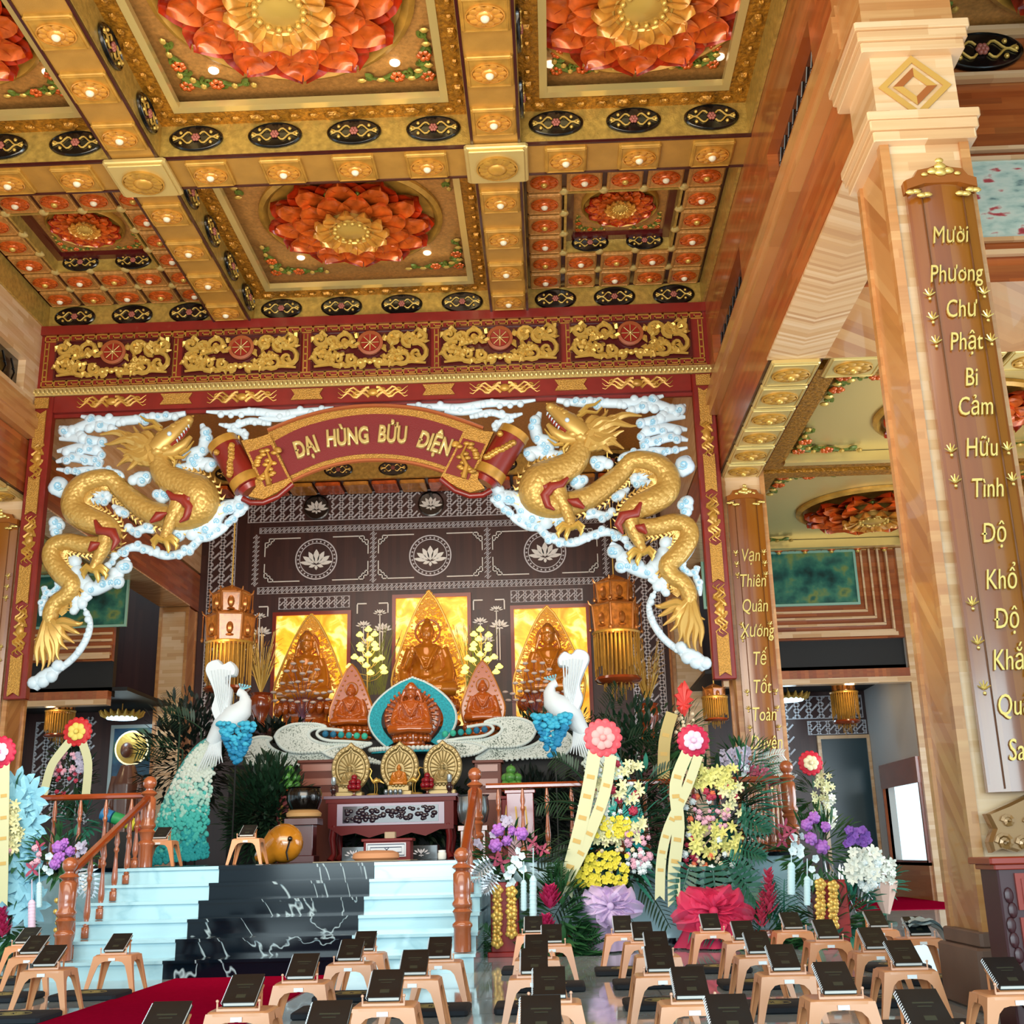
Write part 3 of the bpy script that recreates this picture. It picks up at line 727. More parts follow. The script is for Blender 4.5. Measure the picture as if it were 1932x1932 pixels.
# frieze board with key-fret border
t = thing('frieze_board', 'red frieze board with gold key-fret border between the ceiling and the archway', 'frieze', (AX, 18.1, 8.86))
m = MB(); m.box((gx0, 18.05, 8.86), (gx1, 18.3, 10.02)); m.box((gx0, 17.98, 9.86), (gx1, 18.05, 10.02)); bl(m, 'board', mats_g['red'], t)
m = MB()
def keyrow(m, x0, x1, z, h, y):
    n = int((x1 - x0) / (h * 2.2)); s = (x1 - x0) / n; w_ = 0.016
    for k in range(n):
        a = x0 + k * s
        for (u0, v0, u1, v1) in ((0, 1, .9, 1), (.9, 1, .9, .35), (.35, .35, .9, .35), (.35, .35, .35, .65), (0, 0, 1, 0), (0, 0, 0, 1)):
            X0, X1 = sorted((a + u0 * s, a + u1 * s)); Z0, Z1 = sorted((z + (v0 - .5) * h, z + (v1 - .5) * h))
            m.box((X0, y, Z0), (X1 + w_, y + .03, Z1 + w_))
keyrow(m, gx0 + .1, gx1 - .1, 9.79, 0.10, 18.03); keyrow(m, gx0 + .1, gx1 - .1, 8.95, 0.10, 18.03)
FP = [(-8.40, -6.20), (-6.05, -3.93), (-3.79, -1.72), (-1.55, 0.44), (0.60, 2.70)]
W5 = 2.04; cxs = [gx0 + .24 + (gx1 - gx0 - .48) * (k + .5) / 5 for k in range(5)]
for k in range(6):
    x = gx0 + .15 + (gx1 - gx0 - .3) * k / 5
    for j in range(5): m.box((x - .03, 18.03, 9.08 + j * .13), (x + .03, 18.06, 9.10 + j * .13)); 
    m.box((x - .04, 18.03, 9.02), (x - .025, 18.06, 9.72)); m.box((x + .025, 18.03, 9.02), (x + .04, 18.06, 9.72))
bl(m, 'key_fret', M['goldd'], t)
def frieze_panel():
    t = thing('openwork_carving', '', 'carving')
    m = MB(); m.box((-1.02, 0.0, -.36), (1.02, .03, -.33)); m.box((-1.02, 0, .33), (1.02, .03, .36)); m.box((-1.02, 0, -.33), (-.99, .03, .33)); m.box((.99, 0, -.33), (1.02, .03, .33))
    m.box((-1.0, 0.025, -.34), (1.0, 0.03, .34)); m.build('panel_ground', M['redd'], t)
    m = MB(); R_ = random.Random(3)
    for s in (-1, 1):
        for (c, r, ph, h) in (((.42, .16), .15, 0, 1), ((.80, -.12), .20, 2, -1), ((.55, -.18), .14, 4, 1), ((.30, -.20), .10, 1, -1), ((.86, .20), .12, 3, 1), ((.66, .14), .13, 5, -1), ((.16, -.27), .07, 5, -1)):
            m.tube([(s * p[0], -.03, p[1]) for p in spiral(c, r, 1.25, 14, ph, h)], lerps([.04, .05, .02], 15), 6)
        for k in range(46):
            x = s * R_.uniform(.22, .96); z = R_.uniform(-.30, .30); a = R_.uniform(0, 6.28)
            m.tube([(x, -.02, z), (x + .06 * cos(a), -.05, z + .06 * sin(a)), (x + .12 * cos(a + .4), -.02, z + .12 * sin(a + .4))], [.04, .045, .008], 5)
        m.tube([(s * .1, -.03, -.3), (s * .4, -.04, -.3), (s * .7, -.03, -.27), (s * .95, -.03, -.3)], [.03, .035, .03, .02], 6)
    for k in range(5): m.ball((-.16 + .08 * k, -.05, -.25 + .02 * (k % 2)), .055, 7, 5, (1, .6, 1))
    m.build('scrollwork', M['goldb'], t, True)
    w_ = MB(); w_.lathe([(0.22, 0), (0.22, .05), (0.17, .06), (0.155, .03), (.001, .03)], (0, 0, .10), 24, ax='y', sy=-1); wh = w_.build('wheel', flat('rosewood_rim', '#a0522d', 0.4) if 'rosewood_rim' not in bpy.data.materials else bpy.data.materials['rosewood_rim'], t, True)
    m = MB(); m.lathe([(0.155, 0.03), (0.155, .045), (.001, .045)], (0, 0, .10), 20, ax='y', sy=-1); m.build('wheel_field', M['red'], wh)
    m = MB()
    for k in range(8): a = k * pi / 4; m.tube([(0.02 * cos(a), -.055, .10 + .02 * sin(a)), (.15 * cos(a), -.055, .10 + .15 * sin(a))], .008, 4)
    m.ball((0, -.06, .10), .03, 8, 5); m.build('wheel_spokes', M['goldl'], wh, True)
    return t
FPN = frieze_panel()
for k, x in enumerate(cxs):
    lb = 'gold openwork panel with a small red wheel in the frieze, %s from the left' % ORD[k]
    if k == 0: FPN.location = (x, 17.98, 9.37); FPN['label'] = lb; FPN['group'] = 'openwork panels of the frieze'
    else: dup(FPN, (x, 17.98, 9.37), 0, lb, 'openwork panels of the frieze')

# ---- dragons
def scales(name, c, sc_=16):
    m, nt, b = newmat(name); v = coords(nt)
    vo = node(nt, 'ShaderNodeTexVoronoi'); vo.inputs['Scale'].default_value = sc_; nt.links.new(v, vo.inputs['Vector'])
    bp = node(nt, 'ShaderNodeBump'); bp.inputs['Strength'].default_value = 0.7; bp.inputs['Distance'].default_value = 0.02; bp.invert = True
    nt.links.new(vo.outputs['Distance'], bp.inputs['Height']); nt.links.new(bp.outputs[0], b.inputs['Normal'])
    b.inputs['Base Color'].default_value = rgb(c); b.inputs['Metallic'].default_value = 0.3; b.inputs['Roughness'].default_value = 0.4
    return m
SCALE = scales('dragon_scales', '#c89d50', 15); DGOLD = flat('dragon_gold', '#cda152', 0.35, 0.3); DRED = flat('dragon_flame_red', '#8e2a1c', 0.45)
BODY = [(775, 680, 48, .0), (768, 740, 58, .0), (800, 810, 70, .0), (880, 855, 84, -.02), (950, 895, 100, -.03), (965, 960, 92, -.02), (905, 1005, 76, 0), (810, 1005, 66, .02), (710, 975, 60, .05), (635, 920, 55, .08), (580, 870, 50, .1), (530, 822, 48, .05), (455, 825, 52, 0), (385, 860, 58, 0), (352, 920, 62, 0), (365, 980, 66, 0), (430, 1020, 68, -.02), (505, 1050, 62, -.02), (535, 1095, 54, -.01), (490, 1135, 48, 0), (410, 1140, 46, 0), (325, 1125, 46, 0), (262, 1145, 48, 0), (250, 1205, 50, 0), (295, 1275, 52, 0), (345, 1325, 50, 0), (325, 1378, 46, 0), (272, 1415, 44, 0), (245, 1465, 42, 0), (240, 1515, 34, 0)]
S_ = 126.0 / 2.541 * 0 + 1 / (2275 / 18.05 * 2.541 * 0.985)          # crop pixels to metres at the arch
def dragon(sgn, label):
    t = thing('dragon_carving', label, 'dragon carving', (-6.0 if sgn == 1 else mir(-6.0), 18.0, 6.2))
    X = (lambda p: Vector(p)) if sgn == 1 else (lambda p: Vector((mir(p[0]), p[1], p[2])))
    G = lambda cx, cy, dy=0.0: X(g(cx, cy, GY - 0.05 + dy))
    def bld(m, nm, mat, sm=True): return bl(m, nm, mat, t, sm)
    P = spline([Vector((a, b, d)) for a, b, c_, d in BODY], 5); Rr = spline([Vector((c_, 0, 0)) for a, b, c_, d in BODY], 5)
    m = MB(); pts = [G(p.x, p.y, p.z) for p in P]; rd = [r.x * S_ for r in Rr]
    m.tube(pts, rd, 14, up=(0, 1, 0)); bld(m, 'body', SCALE)
    # dorsal fringe
    m = MB()
    for i in range(4, len(pts) - 6, 1):
        tg = (pts[i + 1] - pts[i - 1]).normalized(); nn = Vector((-tg.z, 0, tg.x)) * (1 if sgn == 1 else -1)
        b = pts[i] + nn * rd[i] * 0.93; r_2 = 0.09 + .03 * (i % 2)
        m.tube([b - tg * .02, b + nn * r_2 * .5 + tg * .02, b + nn * r_2 - tg * .05], [.035, .028, .004], 5)
    bld(m, 'dorsal_fringe', DGOLD)
    # head
    m = MB(); hd = [(745, 690, 55), (790, 650, 62), (835, 610, 56), (870, 575, 40), (900, 545, 30), (915, 528, 20)]
    m.tube([G(a, b, -.06) for a, b, c_ in hd], [c_ * S_ for a, b, c_ in hd], 12, up=(0, 1, 0))
    m.ball(G(905, 540, -.1), 26 * S_, 8, 6); m.ball(G(800, 600, -.1), 28 * S_, 8, 6); m.ball(G(770, 620, -.1), 30 * S_, 8, 6); m.ball(G(840, 660, -.08), 36 * S_, 8, 6)
    for k in range(5): m.ball(G(850 + 13 * k, 560 - 6 * k, -.12), (20 - 2 * k) * S_, 7, 5)
    for (x, y, r) in ((800, 640, 34), (765, 655, 34), (835, 575, 26), (790, 675, 30), (820, 625, 26), (755, 690, 34)): m.ball(G(x, y, -.14), r * S_, 8, 6, (1.1, .9, .9))
    bld(m, 'head', DGOLD)
    m = MB()
    for k in range(6): m.tube([G(848 + 11 * k, 634 - 14 * k, -.26), G(852 + 11 * k, 648 - 14 * k, -.27)], [5 * S_, 1 * S_], 5)
    m.ball(G(812, 606, -.24), 13 * S_, 8, 6); bld(m, 'teeth_and_eye_white', M['cloud'])
    m = MB(); m.tube([G(790, 700, -.04), G(840, 690, -.1), G(885, 655, -.12), G(915, 620, -.1)], [40 * S_, 34 * S_, 24 * S_, 12 * S_], 10, up=(0, 1, 0)); bld(m, 'lower_jaw', DGOLD)
    m = MB(); m.tube([G(820, 660, -.2), G(870, 620, -.22), G(905, 580, -.2)], [8 * S_, 12 * S_, 6 * S_], 6); m.ball(G(815, 608, -.22), 10 * S_, 6, 5); bld(m, 'mouth_and_eye', DRED)
    m = MB()
    for a in ([(790, 600), (740, 570), (690, 580), (665, 555)], [(770, 580), (735, 545), (700, 540), (672, 520)], [(860, 560), (890, 530), (930, 520)]):
        m.tube([G(x, y, -.06) for x, y in a], lerps([16 * S_, 4 * S_], len(a)), 6)
    for a in ([(860, 700), (900, 680), (930, 640)], [(840, 715), (880, 720), (915, 690)], [(810, 710), (840, 740), (830, 780)]):
        m.tube([G(x, y, -.1) for x, y in a], lerps([14 * S_, 3 * S_], len(a)), 6)
    bld(m, 'horns_and_beard', M['goldb'])
    m = MB()
    for k, (ex, ey) in enumerate([(480, 600), (500, 640), (575, 590), (590, 640), (560, 690), (590, 720), (560, 755), (610, 765), (660, 600), (640, 575), (580, 668), (600, 610), (640, 760), (570, 735)]):
        sx, sy = 745 - 4 * (k % 3), 640 + 10 * k % 90 + 10
        pts_ = [(sx + (ex - sx) * u, sy + (ey - sy) * u + 16 * sin(u * 7 + k)) for u in [i / 9 for i in range(10)]]
        m.tube([G(x, y, -.04 - .03 * (k % 3)) for x, y in pts_], lerps([26 * S_, 28 * S_, 20 * S_, 4 * S_], 10), 7)
    bld(m, 'mane', DGOLD)
    # legs and claws
    for nm, th, claw in (('foreleg', [(870, 900, 52), (850, 960, 46), (815, 1030, 34), (800, 1075, 28), (790, 1110, 32)], (785, 1120)), ('hind_leg', [(520, 1075, 46), (505, 1130, 42), (480, 1185, 34), (462, 1225, 26), (450, 1255, 30)], (448, 1262))):
        m = MB(); m.tube([G(a, b, -.14) for a, b, c_ in th], [c_ * S_ for a, b, c_ in th], 10, up=(0, 1, 0)); o = bld(m, nm, SCALE)
        m = MB(); cx, cy = claw
        for a, L in ((-155, 62), (-190, 50), (-20, 72), (15, 66), (60, 48)):
            an = radians(a); q = [(cx, cy), (cx + L * .6 * cos(an), cy + L * .35 * sin(an) - 12), (cx + L * cos(an), cy + L * .6 * sin(an) + 14), (cx + L * .9 * cos(an), cy + L * .6 * sin(an) + 34)]
            m.tube([G(x, y, -.18) for x, y in q], [16 * S_, 17 * S_, 13 * S_, 3 * S_], 7)
        bld(m, 'claw', M['goldb'])
    m = MB()
    for a in ([(800, 880), (830, 910), (880, 920), (910, 960), (890, 1010), (860, 1030)], [(720, 1030), (760, 1000), (800, 985)], [(455, 1020), (475, 1070), (540, 1080), (560, 1120), (535, 1165)], [(425, 1170), (450, 1140), (480, 1130)], [(880, 890), (905, 920), (900, 960)]):
        m.tube([G(x, y, -.25) for x, y in a], lerps([8 * S_, 30 * S_, 26 * S_, 5 * S_], len(a)), 8)
    bld(m, 'leg_flames', DRED)
    m = MB()
    for k, (ex, ey) in enumerate([(165, 1720), (195, 1740), (235, 1725), (265, 1700), (290, 1690), (320, 1640), (345, 1610), (375, 1560), (400, 1510), (175, 1600)]):
        sx, sy = 240 + 4 * k - 16, 1500 + (k % 3) * 8
        pts_ = [(sx + (ex - sx) * u + 12 * sin(u * 8 + k) * u, sy + (ey - sy) * u + (7 * sin(u * 8 + k) if k > 6 else 0)) for u in [i / 10 for i in range(11)]]
        m.tube([G(x, y, -.04 + .01 * (k % 2)) for x, y in pts_], lerps([20 * S_, 28 * S_, 22 * S_, 14 * S_, 3 * S_], 11), 7)
    bld(m, 'tail_fan', DGOLD)
    return t
dragon(1, 'gold dragon carving on the left of the archway, head up towards the title scroll')
dragon(-1, 'gold dragon carving on the right of the archway, head up towards the title scroll')
# ---- clouds
STREAK = [([(390, 522), (450, 535), (540, 545), (640, 540), (720, 530), (800, 525), (890, 508)], 20), ([(285, 575), (350, 585), (430, 560), (490, 570), (560, 590)], 22), ([(285, 630), (370, 625), (430, 640), (500, 640)], 22), ([(275, 690), (370, 675), (450, 685), (490, 700)], 22), ([(270, 740), (350, 720), (430, 735), (495, 745)], 20), ([(272, 775), (350, 785), (440, 780), (560, 795), (590, 820)], 16),
          ([(262, 820), (290, 860), (270, 905)], 34), ([(250, 1010), (275, 1040), (250, 1080)], 26), ([(215, 1215), (245, 1270), (285, 1320), (265, 1360), (225, 1370), (205, 1340)], 14), ([(195, 1480), (205, 1420), (225, 1385)], 14),
          ([(968, 560), (985, 620), (975, 680), (930, 700), (870, 720)], 26), ([(830, 770), (900, 770), (980, 750), (1040, 745)], 26), ([(620, 830), (680, 815), (720, 830)], 26), ([(735, 890), (780, 910), (800, 930)], 26), ([(390, 905), (450, 890), (520, 910), (470, 930), (400, 930)], 18), ([(540, 950), (590, 985), (610, 1000)], 20), ([(610, 1040), (640, 1075), (700, 1060), (740, 1075)], 18),
          ([(1165, 905), (1150, 935), (1090, 955), (1050, 985), (1010, 1050), (940, 1060), (880, 1075), (860, 1110)], 30), ([(1178, 940), (1165, 985), (1110, 1010), (1075, 1060), (1010, 1100), (960, 1110), (920, 1150), (860, 1180), (790, 1190), (720, 1165), (650, 1150), (590, 1165), (545, 1205), (510, 1250)], 17),
          ([(620, 1205), (580, 1240), (560, 1290), (500, 1330), (440, 1350), (400, 1310), (370, 1260), (335, 1200)], 28), ([(440, 1385), (400, 1400), (370, 1420), (350, 1470)], 22), ([(395, 1430), (430, 1490), (425, 1560), (385, 1640), (330, 1700), (260, 1750), (200, 1790)], 14), ([(300, 1725), (250, 1750), (200, 1780), (165, 1830)], 26),
          ([(990, 500), (1100, 505), (1220, 500), (1340, 510), (1460, 500), (1600, 484)], 17), ([(1050, 560), (1120, 570), (1200, 545), (1300, 560)], 15), ([(1090, 590), (1160, 600), (1180, 635)], 15), ([(1240, 530), (1330, 535), (1420, 525)], 13)]
def clouds(sgn, label):
    t = thing('cloud_carving', label, 'cloud carving', (-6.0 if sgn == 1 else mir(-6.0), 18.05, 6.2))
    X = (lambda p: Vector(p)) if sgn == 1 else (lambda p: Vector((mir(p[0]), p[1], p[2])))
    G = lambda cx, cy, dy=0.0: X(g(cx, cy, GY + dy))
    R_ = random.Random(5); m = MB(); BS = []
    for path, r in STREAK:
        r *= 1.35
        sp_ = spline([Vector((p[0], p[1], 0)) for p in path], 5); n = len(sp_)
        rr = [r * S_ * (0.35 + 0.65 * min(1, 3 * i / n, 3.0 * (n - 1 - i) / n + .3)) for i in range(n)]
        m.tube([G(p.x, p.y) for p in sp_], rr, 10, up=(0, 1, 0), flat=0.8)
        if r >= 18:
            k = 3
            while k < n - 2:
                p = sp_[k]; q = r * R_.uniform(.75, 1.05); ox, oy = R_.uniform(-.5, .5) * r, R_.uniform(-.6, .6) * r
                c = G(p.x + ox, p.y + oy, -.02); m.ball(c, q * S_, 9, 6, (1, .8, 1))
                for (turn, ph) in () if R_.random() < .35 else ((1.4, R_.uniform(0, 6)),):
                    BS.append(MB()); BS[-1].tube([G(p.x + ox + s_[0], p.y + oy + s_[1], -.02 - q * S_ * .72) for s_ in spiral((0, 0), q * .5, turn, 10, ph)], q * S_ * .13, 5)
                k += 2
    bl(m, 'cloud_body', M['cloud'], t, True); parts_of(BS[:100], 'blue_swirl', M['cloudb'], t, True)
clouds(1, 'white and pale blue carved clouds round the left dragon of the archway')
clouds(-1, 'white and pale blue carved clouds round the right dragon of the archway')
# rail the clouds hang from
m = MB(); m.box((gix0, 18.1, 8.36), (gix1, 18.16, 8.44)); tag(m.build('hanging_rail', mats_g['red']), 'thin red rail under the archway lintel that the clouds hang from', 'rail')
# ---- title scroll
t = thing('title_scroll', 'curved red and gold scroll banner with raised gold letters at the top of the archway', 'sign', (AX, 17.95, 8.0))
YS = 17.86
A = lambda x, y, Y=YS: at(x, y, Y)
top = [(505, 812), (560, 790), (630, 772), (706, 765), (785, 770), (850, 786), (912, 808)]
bot = [(893, 918), (845, 893), (780, 874), (712, 868), (650, 873), (590, 890), (530, 918)]
ft = [(518, 832), (570, 806), (640, 788), (706, 781), (780, 786), (845, 803), (900, 826)]
fb = [(878, 899), (830, 876), (770, 861), (710, 856), (655, 860), (600, 874), (546, 898)]
sp2 = lambda L: [(p.x, p.y) for p in spline([Vector((a, b, 0)) for a, b in L], 4)]
def strip(T_, B_, y0, y1):
    m = MB(); T_ = sp2(T_); B_ = list(reversed(sp2(B_))); n = len(T_)
    vs = [A(*p, y1) for p in T_] + [A(*p, y1) for p in B_] + [A(*p, y0) for p in T_] + [A(*p, y0) for p in B_]; fs = []
    for i in range(n - 1):
        fs += [(i, i + 1, n + i + 1, n + i), (2 * n + i, 2 * n + i + 1, 3 * n + i + 1, 3 * n + i), (i, i + 1, 2 * n + i + 1, 2 * n + i), (n + i, n + i + 1, 3 * n + i + 1, 3 * n + i)]
    fs += [(0, n, 3 * n, 2 * n), (n - 1, 2 * n - 1, 4 * n - 1, 3 * n - 1)]
    m.add(vs, fs); return m
bl(strip(top, bot, YS + .1, YS), 'gold_border', mats_g['cart'], t)
bl(strip(ft, fb, YS + .02, YS - .03), 'red_field', flat('banner_red', '#7a1514', 0.55, bump=0.3, bs=90), t)
m = MB()
for L in (top, [(530, 918)] + list(reversed(bot))[1:]): m.tube([A(x, y, YS - .02) for x, y in sp2(L)], .035, 6)
bl(m, 'copper_edge', flat('copper_edge', '#b8653a', 0.35, 0.4), t, True)
def bannertext(word, x0, y0, x1, y1, size):
    p0, p1 = A(x0, y0, YS - .05), A(x1, y1, YS - .05); c = (p0 + p1) / 2
    ang = atan2(p1.z - p0.z, p1.x - p0.x)
    Mt = Matrix.Translation(c - t.location) @ Matrix.Rotation(-ang, 4, 'Y') @ WALLM
    text_obj('lettering', word, size, M['goldl'], t, Mt, 0.02, 0.60, bev=0.022)
bannertext('ĐẠI', 553, 854, 604, 836, 0.40); bannertext('HÙNG', 615, 830, 697, 822, 0.40); bannertext('BỬU', 712, 820, 770, 823, 0.40); bannertext('ĐIỆN', 783, 827, 858, 850, 0.40)
for s in (1, -1):
    X = (lambda p: Vector(p)) if s == 1 else (lambda p: Vector((mir(p[0]), p[1], p[2])))
    G = lambda cx, cy, y=YS: X(g(cx, cy, y))
    # rolled end
    m = MB(); a, b = G(1062, 640), G(1195, 865); m.tube([a, a + (b - a) * .02, b - (b - a) * .02, b], [.01, .25, .25, .01], 16); bl(m, 'roll', mats_g['red'], t, True)
    m = MB()
    for f0, f1 in ((.02, .16), (.80, .97)): m.tube([a + (b - a) * f0, a + (b - a) * f1], .262, 16)
    for k in range(16):
        q = a + (b - a) * (.25 + .5 * ((k * 7) % 16) / 16); w_ = (b - a).normalized().cross(Vector((0, 1, 0))) * (((k * 5) % 9) / 9 - .5) * .3
        m.ball(q + w_ + Vector((0, -.24, 0)), .055, 6, 5)
    bl(m, 'roll_gilding', M['goldd'], t, True)
    m = MB(); m.tube([b - (b - a) * .02, b + (b - a) * .07], [.2, .16], 14); bl(m, 'roll_end', M['red'], t, True)
    # folded panel with a tree
    P = [G(1165, 650), G(1230, 640), G(1300, 618), G(1345, 720), G(1410, 850), G(1330, 900), G(1270, 930), G(1200, 915), G(1235, 870), G(1215, 760)]
    m = MB(); m.prism([p + Vector((0, -.02, 0)) for p in P], (0, -.10, 0)); bl(m, 'folded_panel', mats_g['cart'], t)
    P = [G(1195, 695, YS - .12), G(1300, 660, YS - .12), G(1380, 820, YS - .12), G(1270, 860, YS - .12)]
    m = MB(); m.prism(P, (0, -.02, 0)); bl(m, 'panel_ground', mats_g['red'], t)
    m = MB(); m.tube([G(1290, 850, YS - .17), G(1275, 790, YS - .18), G(1300, 740, YS - .18), G(1280, 690, YS - .16)], [.05, .04, .03, .015], 6)
    R_ = random.Random(9)
    for k in range(22): m.ball(G(1285 + R_.uniform(-55, 60), 755 + R_.uniform(-85, 85), YS - .16), .05, 6, 4, (1.2, .6, .8))
    bl(m, 'gilt_tree', M['goldd'], t, True)
    m = MB(); m.tube([G(*p) + Vector((0, -.1, 0)) for p in ((1170, 925), (1210, 945), (1270, 945), (1340, 915), (1410, 855))], .05, 8); bl(m, 'scroll_lip', mats_g['red'], t, True)
# ---------------------------------------------------------------- columns with verse boards
BOARDC = parquet('board_amber', ['#74390a', '#7e4210', '#8a5012', '#7a3f0c'], L=3, W=0.12, axes='zx', rough=0.22, coat=0.35)
BOARDE = flat('board_edge', '#8a4a16', 0.2, coat=0.7); GOLDT = flat('gilt_lettering', '#e0bf6a', 0.25, 0.6)
VERSE_R = ['Mười', 'Phương', 'Chư', 'Phật', 'Bi', 'Cảm', 'Hữu', 'Tình', 'Độ', 'Khổ', 'Độ', 'Khắp', 'Quần', 'Sanh']
VERSE_S = ['Vạn', 'Thiên', 'Quân', 'Xướng', 'Tế', 'Tốt', 'Toàn', 'Duyên']
def column(x0, y0, w_, z0, z1, label, cap=True, panel=True):
    t = thing('temple_column', label, 'column', (x0 + w_ / 2, y0 + w_ / 2, z0))
    m = MB(); m.box((x0 + .03, y0 + .03, z0), (x0 + w_ - .03, y0 + w_ - .03, z1)); o = bl(m, 'shaft', [M['woodl'], M['chevc']], t)
    for p in o.data.polygons:
        if abs(p.normal.x) > .9: p.material_index = 1
    m = MB(); e = .075
    for x in (x0, x0 + w_ - e):
        for y in (y0, y0 + w_ - e): m.box((x, y, z0), (x + e, y + e, z1))
    m.box((x0 + e, y0 + .005, z1 - .12), (x0 + w_ - e, y0 + .05, z1)); m.box((x0 + e, y0 + .005, z0), (x0 + w_ - e, y0 + .05, z0 + .15))
    bl(m, 'corner_trim', M['woodm'], t)
    if cap:
        m = MB(); m.bbox((x0 - .07, y0 - .07, z0), (x0 + w_ + .07, y0 + w_ + .07, z0 + .40), .03); m.bbox((x0 - .03, y0 - .03, z0 + .40), (x0 + w_ + .03, y0 + w_ + .03, z0 + .50), .02); bl(m, 'plinth', flat('plinth_brown', '#6e5446', .4, var=.15, vs=3), t)
        def capital(z, ex, h):
            m = MB()
            for k, (a, b) in enumerate(((.0, .35), (.35, .7), (.7, 1))):
                q = ex * (.35 + .65 * (k + 1) / 3) * (1 if k < 2 else .96); m.bbox((x0 - q, y0 - q, z + h * a), (x0 + w_ + q, y0 + w_ + q, z + h * b), .012)
            bl(m, 'capital', M['woodl'], t)
        capital(6.55, .10, .26); capital(7.40, .12, .26)
        m = MB(); m.box((x0 + .02, y0 + .02, 6.8), (x0 + w_ - .02, y0 + w_ - .02, 7.41)); bl(m, 'impost_block', M['woodl'], t)
        m = MB(); cx, cz = x0 + w_ / 2, 7.10; r = .33
        def dia(r0, r1, f): 
            out = []
            P = [(1, 0), (0, 1), (-1, 0), (0, -1)]
            for k in range(4):
                a, b = P[k], P[(k + 1) % 4]
                out.append([(cx + r0 * a[0], f, cz + r0 * a[1]), (cx + r0 * b[0], f, cz + r0 * b[1]), (cx + r1 * b[0], f, cz + r1 * b[1]), (cx + r1 * a[0], f, cz + r1 * a[1])])
            return out
        m1, m2 = MB(), MB()
        for k, q in enumerate(dia(.30, .23, y0 + .015)): m1.prism(q, (0, -.01, 0))
        for k, q in enumerate(dia(.18, .10, y0 + .015)): (m2 if k % 2 == 1 else m1).prism(q, (0, -.01, 0))
        bl(m1, 'amber_inlay', flat('amber_inlay', '#c09045', .3), t); bl(m2, 'dark_inlay', flat('dark_inlay', '#9a5526', .3), t)
        m = MB(); m.box((x0 - .02, y0 - .02, 7.66), (x0 + w_ + .02, y0 + w_ + .02, 10.0)); bl(m, 'upper_shaft', M['woodm'], t)
    return t
def verse_board(cx, y, w_, z0, z1, words, label, zs=None, size=.3):
    t = thing('verse_board', label, 'sign board', (cx, y, z0)); h = w_ / 2
    m = MB(); n = 8
    prof = [(-1, 0), (-.62, .07), (-.35, 0), (.35, 0), (.62, .07), (1, 0)]
    # gently bowed face
    def fn(u, v): a = (u * 2 - 1); return (cx + a * h, y - .05 - .06 * (1 - a * a), z0 + .28 + (z1 - z0 - .5) * v)
    m.grid(fn, 10, 1); bl(m, 'board_face', BOARDC, t, True)
    m = MB(); m.box((cx - h, y - .05, z0 + .28), (cx + h, y - .005, z1 - .22)); bl(m, 'board_back', BOARDE, t)
    m = MB(); 
    for s in (-1, 1): m.tube([(cx + s * h * .62, y - .10, z0 + .3), (cx + s * h * .62, y - .10, z1 - .25)], .006, 4)
    bl(m, 'groove_line', flat('groove_brown', '#5e3210', .4), t)
    # crown
    m = MB(); P = [(-1.08, -.12), (-1.1, .1), (-.85, .16), (-.7, .30), (-.35, .34), (0, .42), (.35, .34), (.7, .30), (.85, .16), (1.1, .1), (1.08, -.12), (.5, -.02), (-.5, -.02)]
    m.prism([(cx + a * h, y - .03, z1 - .22 + b * w_ * .85) for a, b in P], (0, -.10, 0), .012); bl(m, 'carved_crown', BOARDE, t)
    m = MB(); zc = z1 - .16
    for (u, v, r) in ((0, .36, .04), (0, .26, .055), (-.12, .18, .05), (.12, .18, .05), (0, .16, .06), (-.25, .13, .03), (.25, .13, .03)): m.ball((cx + u * w_, y - .14, zc + (v - .1) * w_), r * w_ * 1.4, 8, 5, (1.2, .5, .8))
    for s in (-1, 1):
        for k in range(4): m.ball((cx + s * (h * (.98 - .16 * k)), y - .14, z1 - .3 + .02 * (k % 2) - .015 * k), .028, 6, 4, (1.5, .6, .8))
    bl(m, 'gilt_figure', GOLDT, t, True)
    # foot: carved stand with scrolls
    z0_ = z0; z0 = z0 - .10
    m = MB(); P = [(-1.12, .34), (-1.0, .20), (-1.15, .08), (-1.1, -.02), (-.8, .02), (-.5, -.02), (0, .03), (.5, -.02), (.8, .02), (1.1, -.02), (1.15, .08), (1.0, .2), (1.12, .34), (.6, .42), (0, .52), (-.6, .42)]
    m.prism([(cx + a * h * 1.08, y - .03, z0 + b * w_ * 1.35) for a, b in P], (0, -.12, 0), .015)
    for s in (-1, 1):
        for c, r in (((.90, .10), .12), ((.42, .08), .10), ((.75, .36), .08), ((.2, .34), .07)): m.tube([(cx + s * (c[0] * h + p[0] * w_ * .9), y - .16, z0 + c[1] * w_ + p[1] * w_ * .9) for p in spiral((0, 0), r, 1.5, 14)], .018, 5)
    bl(m, 'carved_foot', flat('carved_walnut', '#9a7040', .22, .3, coat=.5), t)
    m = MB(); m.ball((cx, y - .17, z0 + .24 * w_), .05 * w_ * 1.5, 8, 5, (1.4, .6, 1)); m.tube([(cx - .12 * w_, y - .16, z0 + .15 * w_), (cx - .1 * w_, y - .17, z0 + .3 * w_), (cx + .05 * w_, y - .17, z0 + .38 * w_)], .02, 5); bl(m, 'gilt_vase', GOLDT, t, True)
    z0 = z0_
    # side ornaments: bamboo and blossoms
    SO = []; R_ = random.Random(4)
    for s in (-1, 1):
        for z in [z0 + .5 + (z1 - z0 - 1.2) * f for f in (.12, .2, .27, .5, .56, .78, .83, .88)]:
            m = MB(); SO.append(m)
            for k in range(5):
                a = pi / 2 + (k - 2) * .6; p = Vector((cx + s * h * .80, y - .095, z)); m.tube([p, p + Vector((.05 * cos(a), -.01, .06 * sin(a)))], [.009, .004], 4)
            m.ball((cx + s * h * .80, y - .1, z - .03), .014, 5, 4)
